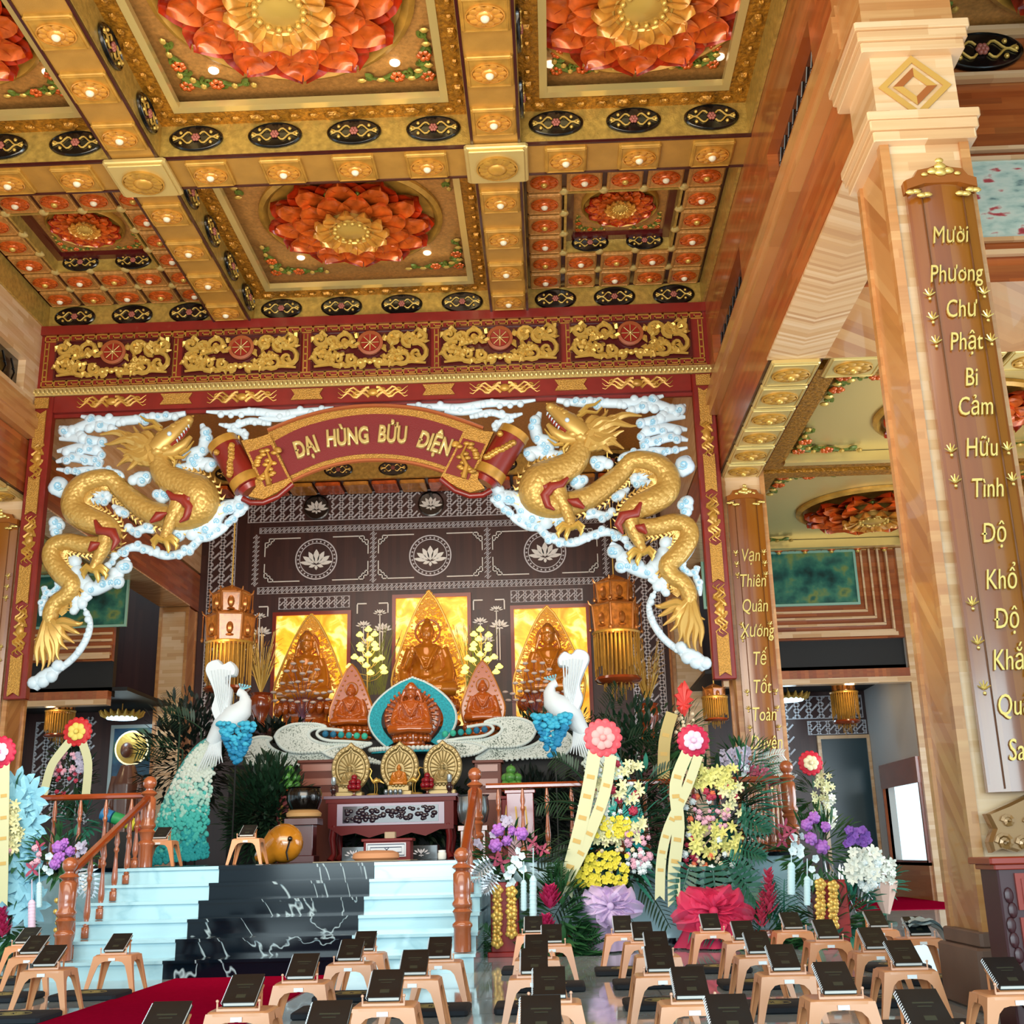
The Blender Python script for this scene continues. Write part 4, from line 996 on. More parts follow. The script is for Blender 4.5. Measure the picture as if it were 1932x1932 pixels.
    parts_of(SO, 'side_ornament', GOLDT, t, True)
    n = len(words)
    for k, wd in enumerate(words):
        z = zs[k] if zs else z1 - .22 - (z1 - z0 - .8) * (k + .65) / n
        Mt = Matrix.Translation(Vector((cx, y - .125, z)) - t.location) @ WALLM
        text_obj('lettering', wd, size, GOLDT, t, Mt, .008, .62, shear=.22, bev=0)
    return t
column(2.84, 8.30, .72, 0, 6.7, 'tall pale parquet column with two capitals, nearest on the right')
verse_board(3.235, 8.27, .52, 1.12, 6.30, VERSE_R, 'long varnished verse board with gilt script on the nearest right column',
            zs=[at(1790, y, 8.15).z for y in (445, 518, 585, 647, 715, 770, 848, 925, 1010, 1098, 1172, 1250, 1335, 1420)], size=.21)
column(2.93, 18.2, .72, 0, 7.12, 'wooden column right of the archway, carrying a narrow verse board', cap=False)
verse_board(3.29, 18.18, .56, 1.9, 6.75, VERSE_S, 'narrow varnished verse board with gilt script on the column right of the archway',
            zs=[at(1410, y, 18.1).z for y in (1050, 1098, 1145, 1192, 1245, 1298, 1350, 1403)], size=.30)
column(mir(3.65), 18.2, .72, 0, 7.12, 'wooden column left of the archway, partly out of view', cap=False)
verse_board(mir(3.29), 18.18, .56, 1.9, 6.75, [], 'varnished board on the column left of the archway, mostly cut off', zs=[])
column(2.93, 27.15, .72, 1.0, 7.0, 'wooden column at the back right corner of the altar room', cap=False)
column(mir(3.65), 27.15, .72, 1.0, 7.0, 'wooden column at the back left corner of the altar room', cap=False)
# ---------------------------------------------------------------- aisle ceilings and pictures
for sgn, nm in ((1, 'right'), (-1, 'left')):
    X_ = (lambda x: x) if sgn == 1 else mir
    # row of coffered tiles along the colonnade
    for k in range(6):
        t = make_tile(0.62, 0.74, False, 'gilt tile under the %s colonnade beam, %s from the viewer' % (nm, ORD[k]), (X_(3.27), 13.98 + .79 * k, 6.99), 'gilt tiles under the %s colonnade beam' % nm, body='goldl', rose='goldd')
    for k in range(6 if sgn == 1 else 0):
        make_tile(0.70, 0.62, False, 'gilt tile beside the cross beam of the right aisle, %s from the left' % ORD[k], (4.07 + .76 * k, 13.95, 7.05), 'gilt tiles beside the cross beam of the right aisle', body='goldl', rose='goldd')
    m = MB(); box_m(m, (2.93, 13.63, 7.01), (3.62, 18.54, 7.03), sgn); struct('ceiling_tile_bed_' + nm, m, M['maroon'])
    for bi, (y0, y1) in enumerate(((14.35, 18.55), (18.75, 24.2))):
        wh = '%s panel of the %s aisle ceiling' % (('near', 'far')[bi], nm)
        t = thing('aisle_ceiling_panel', 'pale gold carved ' + wh, 'ceiling panel'); x0, x1 = sorted((X_(3.72), X_(8.9)))
        m = MB(); e = .28
        m.box((x0, y0, 7.16), (x0 + e, y1, 7.3)); m.box((x1 - e, y0, 7.16), (x1, y1, 7.3)); m.box((x0 + e, y1 - e, 7.16), (x1 - e, y1, 7.3)); m.box((x0 + e, y0, 7.16), (x1 - e, y0 + e, 7.3)); m.build('carved_border', carv_mat, t)
        m = MB(); m.box((x0 + e, y1 - e - .16, 7.12), (x1 - e, y1 - e, 7.29)); m.build('plain_moulding', M['goldl'], t)
        lotus((x0 + x1) / 2, (y0 + y1) / 2, 7.295, 1.15 if bi == 0 else 1.3, 'lotus medallion of the ' + wh)
        for sx, sy, rz in ((x0 + .35, y1 - .6, -pi / 2), (x0 + .35, y0 + .35, 0), (x1 - .35, y1 - .6, pi), (x1 - .35, y0 + .35, pi / 2)):
            corner(sx, sy, 7.25, rz, 'carved corner scroll, %s %s corner, %s' % ('near' if sy < (y0 + y1) / 2 else 'far', 'left' if sx < (x0 + x1) / 2 else 'right', wh), 1.15)
    n_ = 9
    for k in range(n_):
        make_tile(0.46, 0.20, False, 'narrow gilt tile at the far end of the %s aisle ceiling, %s from the altar' % (nm, ORD[k]), (X_(3.9 + .56 * k), 24.18, 7.22), 'narrow gilt tiles at the far end of the %s aisle' % nm, body='goldd', rose='orange')
# near right aisle: lotus, plaques, picture
lotus(6.3, 10.1, 10.34, 1.35, 'large lotus medallion above the big right column')
for k in range(5): plaque((4.3 + 1.0 * k, 11.66, 9.95), 0, 'black oval plaque high on the cross beam of the right aisle, %s from left' % ORD[k], sc_=1.35)
corner(4.0, 11.4, 10.33, -pi / 2, 'carved corner scroll near the upper right edge, beside the big column', 1.0)
downlight(5.3, 11.0, 10.35, 'small round lamp in the right aisle ceiling, right of the big column')
m = MB(); m.box((3.65, 11.60, 9.55), (9.2, 11.69, 9.65)); m.box((3.65, 11.62, 10.15), (9.2, 11.69, 10.3)); m.box((3.65, 11.62, 8.62), (9.2, 11.69, 8.67)); m.box((3.65, 11.62, 7.30), (9.2, 11.69, 7.36))
tag(m.build('picture_rail', M['woodl']), 'pale mouldings along the face of the right aisle cross beam', 'moulding')
def picture(cx, y, z0, z1, w_, label, mt, fr):
    t = thing('wall_picture', label, 'picture', (cx, y, z0))
    m = MB(); m.box((cx - w_ / 2, y - .02, z0), (cx + w_ / 2, y, z1)); bl(m, 'painting', mt, t)
    e = .05; m = MB(); m.box((cx - w_ / 2 - e, y - .05, z0 - e), (cx + w_ / 2 + e, y, z0)); m.box((cx - w_ / 2 - e, y - .05, z1), (cx + w_ / 2 + e, y, z1 + e)); m.box((cx - w_ / 2 - e, y - .05, z0), (cx - w_ / 2, y, z1)); m.box((cx + w_ / 2, y - .05, z0), (cx + w_ / 2 + e, y, z1)); bl(m, 'picture_frame', fr, t)
def paint(name, cols, sc_, stretch=(1, 1, 1)):
    m, nt, b = newmat(name); v = coords(nt, stretch); nz = node(nt, 'ShaderNodeTexNoise'); nz.inputs['Scale'].default_value = sc_; nz.inputs['Detail'].default_value = 4; nt.links.new(v, nz.inputs['Vector'])
    nt.links.new(ramp(nt, nz.outputs[0], [(p, rgb(c)) for p, c in cols]), b.inputs['Base Color']); b.inputs['Roughness'].default_value = .3; return m
pond = paint('lotus_pond', [(.30, '#2d5560'), (.40, '#9fb8ae'), (.50, '#b9c9bd'), (.58, '#c4cdc0'), (.64, '#b04a50'), (.72, '#8d3038')], 3.2, (1, 1, 2.6))
picture(6.3, 11.68, 7.52, 8.50, 2.9, 'long painting of pink lotus flowers and red-crowned birds on the right cross beam', pond, M['woodl'])
teal = paint('teal_landscape', [(.32, '#0c2f2c'), (.45, '#1d5a50'), (.55, '#3c7a62'), (.66, '#7d8a48'), (.75, '#225e50')], 2.4)
for sgn, nm in ((1, 'right'), (-1, 'left')):
    picture(5.0 if sgn == 1 else mir(5.0), 24.28, 6.02, 7.12, 3.2, 'teal landscape painting over the doorway of the %s side room' % nm, teal, flat('mint_frame_' + nm, '#8fb8a2', .4))
    t = thing('stepped_frame', 'wide stepped wooden frame round the teal painting of the %s side room' % nm, 'frame')
    m = MB()
    for k in range(4): box_m(m, (3.64, 24.26 - .03 * k, 5.28 + .0 + .15 * (3 - k) * 0 + .16 * k * 0), (7.35 - .0, 24.27 - .03 * k, 5.36 + .0), sgn) if k == 3 else None
    for k in range(4):
        z = 5.85 - .15 * k; x = 6.75 + .17 * k
        box_m(m, (3.64, 24.27 - .03 * k - .02, z - .04), (x + .04, 24.27, z + .01), sgn); box_m(m, (x, 24.27 - .03 * k - .02, z), (x + .04, 24.27, 7.25), sgn)
    m.build('frame_steps', M['woodl'], t)
# ---------------------------------------------------------------- back wall of the altar room
BY = 27.9
struct('wall_back', B(((-14, BY, 0), (7.66, BY + .2, 10.7))), M['bwood'])
def fretwork(x0, x1, z0, z1, s, y, label, parent=None, name='fretwork_panel', skip=None, mat=None):
    # interlocking key pattern on a diagonal lattice, clipped to its rectangle
    m = MB(); s *= .84; w_ = s * .19; c45 = cos(pi / 4)
    W_, H_ = x1 - x0, z1 - z0; per = 4 * s; R_ = int((W_ + H_) / per) + 2
    segs = []
    for i in range(-R_, R_ + 1):
        for j in range(-R_, R_ + 1):
            u, v = i * per + (j % 2) * per * .5, j * per * .5 * 1.0
            for q in range(4):
                d = [(1, 0), (0, 1), (-1, 0), (0, -1)][q]; e = [(0, 1), (-1, 0), (0, -1), (1, 0)][q]
                a = (u, v); b = (u + d[0] * s, v + d[1] * s); c = (b[0] + e[0] * s, b[1] + e[1] * s); f = (c[0] + d[0] * s * .75, c[1] + d[1] * s * .75)
                segs += [(a, b), (b, c)]
                if q % 2 == 0: segs.append((c, f))
    xm, zm = (x0 + x1) / 2, (z0 + z1) / 2
    for a, b in segs:
        P = []
        for (u, v) in (a, b): P.append(((u - v) * c45, (u + v) * c45))
        (ax_, az), (bx, bz) = P
        # clip
        dx, dz = bx - ax_, bz - az; t0, t1 = 0.0, 1.0; ok = True
        for p, q in ((-dx, ax_ + W_ / 2), (dx, W_ / 2 - ax_), (-dz, az + H_ / 2), (dz, H_ / 2 - az)):
            if abs(p) < 1e-9:
                if q < 0: ok = False
            else:
                r = q / p
                if p < 0: t0 = max(t0, r)
                else: t1 = min(t1, r)
        if not ok or t1 - t0 < .08: continue
        A_ = (xm + ax_ + dx * t0, zm + az + dz * t0); B_ = (xm + ax_ + dx * t1, zm + az + dz * t1)
        if skip and any((((A_[0] + B_[0]) / 2 - sx) ** 2 + ((A_[1] + B_[1]) / 2 - sz) ** 2) < sr * sr for sx, sz, sr in skip): continue
        l = sqrt((B_[0] - A_[0]) ** 2 + (B_[1] - A_[1]) ** 2); nx, nz = -(B_[1] - A_[1]) / l * w_, (B_[0] - A_[0]) / l * w_
        m.add([(A_[0] + nx, y, A_[1] + nz), (A_[0] - nx, y, A_[1] - nz), (B_[0] - nx, y, B_[1] - nz), (B_[0] + nx, y, B_[1] + nz), (A_[0] + nx, y - .03, A_[1] + nz), (A_[0] - nx, y - .03, A_[1] - nz), (B_[0] - nx, y - .03, B_[1] - nz), (B_[0] + nx, y - .03, B_[1] + nz)],
              [(4, 5, 6, 7), (0, 1, 5, 4), (1, 2, 6, 5), (2, 3, 7, 6), (3, 0, 4, 7)])
    e = w_ * .9
    if W_ > .5:
        m.box((x0 - e, y - .03, z0 - e), (x1 + e, y, z0)); m.box((x0 - e, y - .03, z1), (x1 + e, y, z1 + e)); m.box((x0 - e, y - .03, z0), (x0, y, z1)); m.box((x1, y - .03, z0), (x1 + e, y, z1))
    o = m.build(name, mat or M['lat'], parent)
    if parent is None: tag(o, label, 'lattice')
    return o
LX = [-5.70, AX, 0.02]
YW = BY - .001
discs = [(-5.72, 9.62, .40), (AX + .02, 9.62, .40), (0.05, 9.62, .40)]
fretwork(-7.45, 1.75, 9.28, 9.98, .105, YW, 'silver fretwork band along the top of the altar back wall', skip=discs)
fretwork(-8.40, -7.75, 4.0, 9.9, .125, YW, 'tall silver fretwork strip at the left end of the altar back wall')
fretwork(2.05, 2.80, 4.0, 9.9, .125, YW, 'tall silver fretwork strip at the right end of the altar back wall')
fretwork(-7.15, 1.45, 8.98, 9.12, .05, YW, 'narrow fretwork border above the three lotus panels'); fretwork(-7.15, 1.45, 7.42, 7.58, .05, YW, 'narrow fretwork border below the three lotus panels')
for k, x in enumerate((-7.23, -4.27, -1.41, 1.52)): fretwork(x - .08, x + .08, 7.62, 8.95, .05, YW, 'narrow upright fretwork strip between lotus panels, %s from the left' % ORD[k])
fretwork(-6.60, -4.85, 7.02, 7.30, .075, YW, 'short fretwork strip over the left glowing niche'); fretwork(-.85, .90, 7.02, 7.30, .075, YW, 'short fretwork strip over the right glowing niche')
def petals_mb(cx, cz, y, R, m):
    def pet(a, L, w_, o=0.0):
        dx, dz = sin(a), cos(a); nx, nz = dz, -dx
        P = []
        for u, v in ((0.05, 0), (.35, .8), (.6, 1), (.82, .6), (1, 0), (.82, -.6), (.6, -1), (.35, -.8)):
            P.append((cx + dx * (o + u * L) + nx * v * w_, y, cz + dz * (o + u * L) + nz * v * w_))
        m.prism(P, (0, -.025, 0))
    z0 = cz; 
    pet(0, R * .95, R * .19); 
    for s in (-1, 1):
        pet(s * .52, R * .86, R * .15, .03); pet(s * .98, R * .84, R * .14, .05); pet(s * 1.38, R * .86, R * .11, .06); pet(s * 1.85, R * .45, R * .09)
    pet(pi, R * .30, R * .09)
def lotus_sign(x, z, R, label, ring=True, par=None):
    t = thing('lotus_emblem', label, 'wall emblem', (x, YW, z))
    if ring:
        m = MB(); n = 48
        for r0, r1 in ((R, R * .94), (R * .80, R * .76)):
            for k in range(n):
                a, b = 2 * pi * k / n, 2 * pi * (k + 1) / n
                m.add([(x + r0 * cos(a), YW - .03, z + r0 * sin(a)), (x + r0 * cos(b), YW - .03, z + r0 * sin(b)), (x + r1 * cos(b), YW - .03, z + r1 * sin(b)), (x + r1 * cos(a), YW - .03, z + r1 * sin(a))], [(0, 1, 2, 3)])
        for k in range(28):
            a = 2 * pi * k / 28; m.ball((x + R * .87 * cos(a), YW - .02, z + R * .87 * sin(a)), R * .045, 6, 4, (1, .5, 1))
        bl(m, 'ring', M['lat'], t)
    else:
        m = MB(); m.lathe([(R, 0), (R, .04), (R * .9, .05), (R * .88, .03), (.001, .03)], (x, YW, z), 32, ax='y', sy=-1); bl(m, 'dark_disc', M['black'], t, True)
    m = MB(); petals_mb(x, z - R * .28, YW - (.0 if ring else .035), R * (.80 if ring else .85), m); bl(m, 'lotus_flower', M['whitei'], t)
for k, x in enumerate(LX):
    lotus_sign(x, 8.27, .53, 'white lotus in a ring on the dark back wall, %s panel' % ('left', 'middle', 'right')[k])
    lotus_sign(discs[k][0], 9.62, .33, 'white lotus on a black disc in the top fretwork band, the %s one' % ('left', 'middle', 'right')[k], ring=False)
    # stepped corner inlays
    m = MB(); x0, x1, z0, z1 = x - 1.30, x + 1.30, 7.72, 8.83; w_ = .022
    for sx in (-1, 1):
        for sz in (-1, 1):
            cx, cz = (x1 if sx > 0 else x0), (z1 if sz > 0 else z0)
            def seg(a, b):
                X0, X1 = sorted((cx - sx * a[0], cx - sx * b[0])); Z0, Z1 = sorted((cz - sz * a[1], cz - sz * b[1])); m.box((X0 - w_ / 2, YW - .03, Z0 - w_ / 2), (X1 + w_ / 2, YW, Z1 + w_ / 2))
            seg((0, .22), (0, .45)); seg((.22, 0), (.88, 0)); seg((0, .22), (.07, .22)); seg((.07, .22), (.07, .15)); seg((.07, .15), (.15, .15)); seg((.15, .15), (.15, .07)); seg((.15, .07), (.22, .07)); seg((.22, .07), (.22, 0))
            seg((0, .10), (0, .22)); seg((0, .10), (.10, .10)); seg((.10, 0), (.22, 0)); seg((.10, 0), (.10, .10))
    tag(m.build('corner_inlay', M['whitei']), 'thin white corner inlay framing the %s lotus panel' % ('left', 'middle', 'right')[k], 'inlay')
# lotus-stem inlays between the niches
def stems(cx, label):
    t = thing('lotus_stem_inlay', label, 'wall inlay', (cx, YW, 6.3)); m = MB()
    for (dx, dz, R) in ((-.22, .12, .16), (.18, .42, .13), (.25, .0, .22), (-.1, -.35, .2)): petals_mb(cx + dx, 6.4 + dz, YW, R, m); m.box((cx + dx - .012, YW - .02, 5.6), (cx + dx + .012, YW, 6.4 + dz))
    for s in (-1, 1): m.box((cx + s * .38 - .015, YW - .03, 6.85), (cx + s * .38 + .015, YW, 7.08)); m.box((cx + min(s * .38, s * .15), YW - .03, 7.08), (cx + max(s * .38, s * .15), YW, 7.11))
    bl(m, 'inlay', M['whitei'], t)
for k, x in enumerate((-7.25, -4.27, -1.40)): stems(x, 'white lotus-stem inlay on the dark back wall, %s from the left' % ORD[k])
t = thing('longevity_emblem', 'round white longevity fret in a square at the lower right of the back wall', 'wall emblem', (2.42, YW, 3.6))
m = MB(); n = 32
for r0, r1 in ((.33, .29), (.22, .19)):
    for k in range(n):
        if k % 8 == 0: continue
        a, b = 2 * pi * k / n, 2 * pi * (k + 1) / n; m.add([(2.42 + r * cos(q), YW - .03, 3.6 + r * sin(q)) for r, q in ((r0, a), (r0, b), (r1, b), (r1, a))], [(0, 1, 2, 3)])
for z in (-.1, -.05, 0, .05, .1): m.box((2.3, YW - .03, 3.6 + z - .012), (2.54, YW, 3.6 + z + .012))
m.box((2.405, YW - .03, 3.42), (2.435, YW, 3.78))
for s in (-1, 1):
    for q in (-1, 1): m.box((2.42 + min(s * .38, s * .26), YW - .03, 3.6 + q * .38 - .012), (2.42 + max(s * .38, s * .26), YW, 3.6 + q * .38 + .012)); m.box((2.42 + s * .38 - .012, YW - .03, 3.6 + min(q * .38, q * .26)), (2.42 + s * .38 + .012, YW, 3.6 + max(q * .38, q * .26)))
bl(m, 'fret', M['whitei'], t)
# sanctuary ceiling edge: yellow frieze with ovals and orange tiles
m = MB(); m.box((-8.5, 26.9, 10.02), (2.9, 27.0, 10.54)); tag(m.build('sanctuary_frieze', frz_mat), 'yellow gilded frieze with oval openings above the altar, seen under the scroll', 'frieze')
for k in range(8): plaque((-7.7 + 1.35 * k, 26.89, 10.26), 0, 'black oval plaque over the altar, seen under the scroll, %s from left' % ORD[k], sc_=1.0)
for k in range(16):
    t = thing('ceiling_tile', 'orange ceiling tile just above the altar back wall, %s' % (ORD[k] + ' from the left' if k < 14 else ('last but one on the right' if k == 14 else 'last on the right')), 'ceiling tile', (-8.1 + .70 * k, 27.4, 9.96), 0, 'orange tiles above the altar back wall')
    m = MB(); m.bbox((-.31, -.38, -.05), (.31, .38, .05), .03); m.build('tile_body', M['orangel'] if k % 2 else M['orange'], t)
struct('ceiling_over_altar', B(((-8.5, 27.0, 10.02), (2.9, 27.9, 10.1))), M['maroon'])
# glowing niches
glow, nt, b = newmat('lit_onyx'); v = coords(nt); nz = node(nt, 'ShaderNodeTexNoise'); nz.inputs['Scale'].default_value = 2.2; nz.inputs['Detail'].default_value = 5; nz.inputs['Distortion'].default_value = 1.2; nt.links.new(v, nz.inputs['Vector'])
c_ = ramp(nt, nz.outputs[0], [(.3, rgb('#f08a10')), (.5, rgb('#ffb530')), (.64, rgb('#ffe890'))]); nt.links.new(c_, b.inputs['Emission Color']); b.inputs['Emission Strength'].default_value = .95; nt.links.new(c_, b.inputs['Base Color']); b.inputs['Roughness'].default_value = .3
NX = [(-5.76, 6.84), (-2.81, 7.19), (0.09, 6.83)]
for k, (x, z1) in enumerate(NX):
    t = thing('light_niche', 'glowing yellow onyx light panel behind the %s large seated statue' % ('left', 'middle', 'right')[k], 'light panel', (x, YW, 3.8))
    m = MB(); m.box((x - .88, YW - .04, 3.8), (x + .88, YW, z1)); bl(m, 'onyx_panel', glow, t)
    m = MB(); e = .09; m.box((x - .88 - e, YW - .1, 3.8), (x - .88, YW, z1)); m.box((x + .88, YW - .1, 3.8), (x + .88 + e, YW, z1)); m.box((x - .88 - e, YW - .1, z1), (x + .88 + e, YW, z1 + e)); bl(m, 'niche_frame', flat('niche_red', '#7a2410', .3, coat=.4), t)
    point('niche_light', (x, 27.3, z1 - 1.0), 22, (1.0, .62, .2), .3)
# ---------------------------------------------------------------- railings
def newel(x, y, z0, h, t, name='newel_post'):
    s = h / 1.0; m = MB(); r = .085
    m.lathe([(r, 0), (r, .22 * s), (.10, .24 * s), (.10, .26 * s), (.07, .29 * s), (.085, .36 * s), (.10, .38 * s), (.075, .41 * s), (.10, .44 * s), (.10, .46 * s), (.08, .49 * s), (.088, .56 * s), (.088, .74 * s), (.06, .77 * s), (.10, .80 * s), (.085, .82 * s), (.045, .84 * s), (.045, .855 * s)], (x, y, z0), 14)
    m.ball((x, y, z0 + .92 * s), .078 * min(1.1, s), 12, 9)
    return bl(m, name, M['railc'], t, True)
def baluster(x, y, z0, h, t):
    m = MB(); s = h / .75
    m.bbox((x - .035, y - .035, z0), (x + .035, y + .035, z0 + .10 * s), .006)
    m.lathe([(.028, .10 * s), (.034, .12 * s), (.02, .14 * s), (.033, .19 * s), (.036, .24 * s), (.03, .30 * s), (.02, .42 * s), (.018, .50 * s), (.03, .52 * s), (.03, .54 * s), (.018, .56 * s), (.033, .61 * s), (.022, .68 * s), (.012, .75 * s)], (x, y, z0), 10)
    return bl(m, 'baluster', M['railc'], t, True)
def handrail(p, q, t, w_=.09, h=.055):
    a, b = Vector(p), Vector(q); d = (b - a).normalized(); s = d.cross(Vector((0, 0, 1))).normalized() * w_ / 2; u = Vector((0, 0, h))
    m = MB(); prof = [(-1, 0), (-1, .55), (-.6, 1), (.6, 1), (1, .55), (1, 0), (.5, -.25), (-.5, -.25)]
    n = len(prof); vs = [a + s * k + u * v for k, v in prof] + [b + s * k + u * v for k, v in prof]
    m.add(vs, [tuple(range(n)), tuple(reversed(range(n, 2 * n)))] + [(i, (i + 1) % n, n + (i + 1) % n, n + i) for i in range(n)])
    return bl(m, 'handrail', M['rail'], t)
for x, nm in ((-4.86, 'left'), (-.92, 'right')):
    t = thing('stair_railing', 'varnished wooden railing with turned balusters down the %s side of the marble stairs' % nm, 'railing', (x, 13.0, .17))
    newel(x, 11.98, .175, .98, t); newel(x, 14.2, 1.03, 1.06, t)
    handrail((x, 12.02, .98), (x, 14.16, 1.80), t)
    for k in range(6):
        y = 12.0 + .36 * k + .16; zb = .17 * (k + 1) + .005
        if k == 5: y = 13.84
        baluster(x, y, zb, .98 + (y - 12.02) * (.82 / 2.14) - zb, t)
for (x0, x1, nm, nx) in ((-8.45, -4.98, 'left', 11), (-.80, 2.74, 'right', 12)):
    t = thing('platform_railing', 'wooden railing with turned balusters along the front of the platform, %s of the stairs' % nm, 'railing', ((x0 + x1) / 2, 14.4, 1.03))
    y = 14.4
    handrail((x0, y, 1.85), (x1, y, 1.85), t)
    for k in range(nx): baluster(x0 + (x1 - x0) * (k + .5) / nx, y, 1.03, .81, t)
    if nm == 'right': newel(2.84, y, 1.03, 1.06, t)
t = thing('side_railing', 'wooden railing with turned balusters running back along the right edge of the platform', 'railing', (2.84, 16.0, 1.03))
handrail((2.84, 14.52, 1.85), (2.84, 17.85, 1.85), t)
for k in range(11): baluster(2.84, 14.68 + .3 * k, 1.03, .81, t)

# ---------------------------------------------------------------- stools, books, cushions
def stool_master():
    t = thing('plastic_stool', '', 'stool', (0, 0, 0))
    # seat .34 x .27 at z=.31, feet splay to .46 x .37
    sw, sd, fw, fd, H_ = .165, .135, .225, .18, .31
    m = MB()
    def rr(hx, hy, r, z, n=4):
        P = []
        for cx, cy, a0 in ((hx - r, hy - r, 0), (-hx + r, hy - r, pi / 2), (-hx + r, -hy + r, pi), (hx - r, -hy + r, 3 * pi / 2)):
            for k in range(n + 1): a = a0 + pi / 2 * k / n; P.append((cx + r * cos(a), cy + r * sin(a), z))
        return P
    rings = [rr(sw + .004, sd + .004, .04, H_ - .03), rr(sw + .002, sd + .002, .04, H_ - .008), rr(sw - .008, sd - .008, .04, H_), rr(sw - .03, sd - .03, .03, H_ - .002)]
    n = len(rings[0]); vs = [p for r in rings for p in r]; fs = [tuple(reversed(range(n))), tuple(range(3 * n, 4 * n))]
    for l in range(3):
        for i in range(n): j = (i + 1) % n; fs.append((l * n + i, l * n + j, l * n + n + j, l * n + n + i))
    m.add(vs, fs); seat_ = m.build('seat', M['plastic'], t, 40)
    for sx in (-1, 1):
        for sy in (-1, 1):
            m = MB()
            for side in (0, 1):
                def pt(u, z):      # u: distance from the corner along the side, z height
                    f = 1 - z / H_; hx, hy = sw + (fw - sw) * f, sd + (fd - sd) * f
                    return Vector((sx * (hx - u), sy * hy, z)) if side == 0 else Vector((sx * hx, sy * (hy - u), z))
                half = sw if side == 0 else sd
                inner = [(half, .258), (half * .72, .258), (half * .52, .25), (half * .38, .222), (half * .30, .15), (half * .25, .07), (.034, 0)]
                outer = [(0, .29), (0, .29), (0, .28), (0, .22), (0, .15), (0, .07), (0, 0)]
                top = [(half, .30), (half * .72, .30), (half * .55, .30), (half * .3, .30), (0.0, .30), (0, .15), (0, 0)]
                A1 = [pt(*p) for p in inner]; A2 = [pt(*p) for p in top]
                off = Vector((0, -sy * .008, 0)) if side == 0 else Vector((-sx * .008, 0, 0))
                k = len(A1); vs = A1 + A2 + [p + off for p in A1] + [p + off for p in A2]; fs = []
                for i in range(k - 1): fs += [(i, i + 1, k + i + 1, k + i), (2 * k + i, 2 * k + i + 1, 3 * k + i + 1, 3 * k + i), (i, i + 1, 2 * k + i + 1, 2 * k + i)]
                fs.append((k - 1, 2 * k - 1, 4 * k - 1, 3 * k - 1))
                m.add(vs, fs)
            m.build('leg', M['plastic'], t)
    m = MB(); m.box((-.03, -sd - .016, .262), (.03, -sd - .006, .285)); m.build('sticker', M['label_'], seat_)
    return t
def book_master():
    t = thing('prayer_book', '', 'book', (0, 0, 0)); m = MB(); m.bbox((-.086, 0, 0), (.086, .25, .004), .002); m.bbox((-.086, 0, .022), (.086, .25, .026), .002); m.box((-.088, 0, 0), (-.084, .25, .026)); cv = m.build('cover', M['book'], t)
    m = MB(); m.box((-.082, .003, .0042), (.082, .246, .0218)); m.build('pages', M['page'], t)
    m = MB(); m.box((-.045, .15, .0261), (.045, .160, .0266)); m.box((-.03, .128, .0261), (.03, .134, .0266)); m.box((-.025, .04, .0261), (.025, .07, .0266)); m.build('cover_print', flat('dull_gold_print', '#34382c', .4), cv)
    m = MB()
    for k in range(14): m.tube([(-.090, .015 + .0168 * k, .0), (-.098, .015 + .0168 * k, .013), (-.090, .015 + .0168 * k, .028)], .002, 4)
    m.build('spiral_binding', M['label_'], t)
    return t
def rest_master():
    t = thing('book_rest', '', 'book rest', (0, 0, 0))
    a = radians(29); m = MB()
    m.add([(-.085, -.10, .012), (.085, -.10, .012), (.085, .10, .012 + .2 * sin(a)), (-.085, .10, .012 + .2 * sin(a)), (-.085, -.10, .004), (.085, -.10, .004), (.085, .10, .004 + .2 * sin(a)), (-.085, .10, .004 + .2 * sin(a))], [(0, 1, 2, 3), (7, 6, 5, 4), (0, 4, 5, 1), (1, 5, 6, 2), (2, 6, 7, 3), (3, 7, 4, 0)])
    m.box((-.08, .08, 0), (-.07, .09, .08)); m.box((.07, .08, 0), (.08, .09, .08)); m.build('slanted_board', M['plastic'], t)
    m = MB()
    for s in (-1, 1): m.tube([(s * .112, -.112, .004), (s * .112, -.115, .045)], .005, 6); m.ball((s * .112, -.116, .05), .009, 6, 5)
    m.box((-.115, -.118, 0), (.115, -.108, .012)); m.build('peg', flat('peach_plastic', '#e8b090', .4), t, True)
    return t
def cushion_master():
    t = thing('floor_cushion', '', 'cushion', (0, 0, 0)); m = MB(); m.bbox((-.28, -.22, 0), (.28, .22, .05), .022); m.build('pad', M['cush'], t, 40)
    m = MB()
    for r in (.06, .1): m.tube([(r * 1.3 * cos(2 * pi * k / 16), r * sin(2 * pi * k / 16), .0505) for k in range(17)], .003, 4)
    for k in range(8): m.tube([(.02 * cos(k * pi / 4), .02 * sin(k * pi / 4), .0505), (.07 * cos(k * pi / 4), .055 * sin(k * pi / 4), .0505)], .004, 4)
    m.build('woven_emblem', flat('emblem_gold', '#8d7a48', .6), t)
    return t
STM, BKM, RSM, CUM = stool_master(), book_master(), rest_master(), cushion_master()
used = set()
def first(mst, loc, rz, lb, grp):
    if mst.name in used: return dup(mst, loc, rz, lb, grp)
    used.add(mst.name); mst.location = loc; mst.rotation_euler = (mst.rotation_euler[0], 0, rz); mst['label'] = lb; mst['group'] = grp; return mst
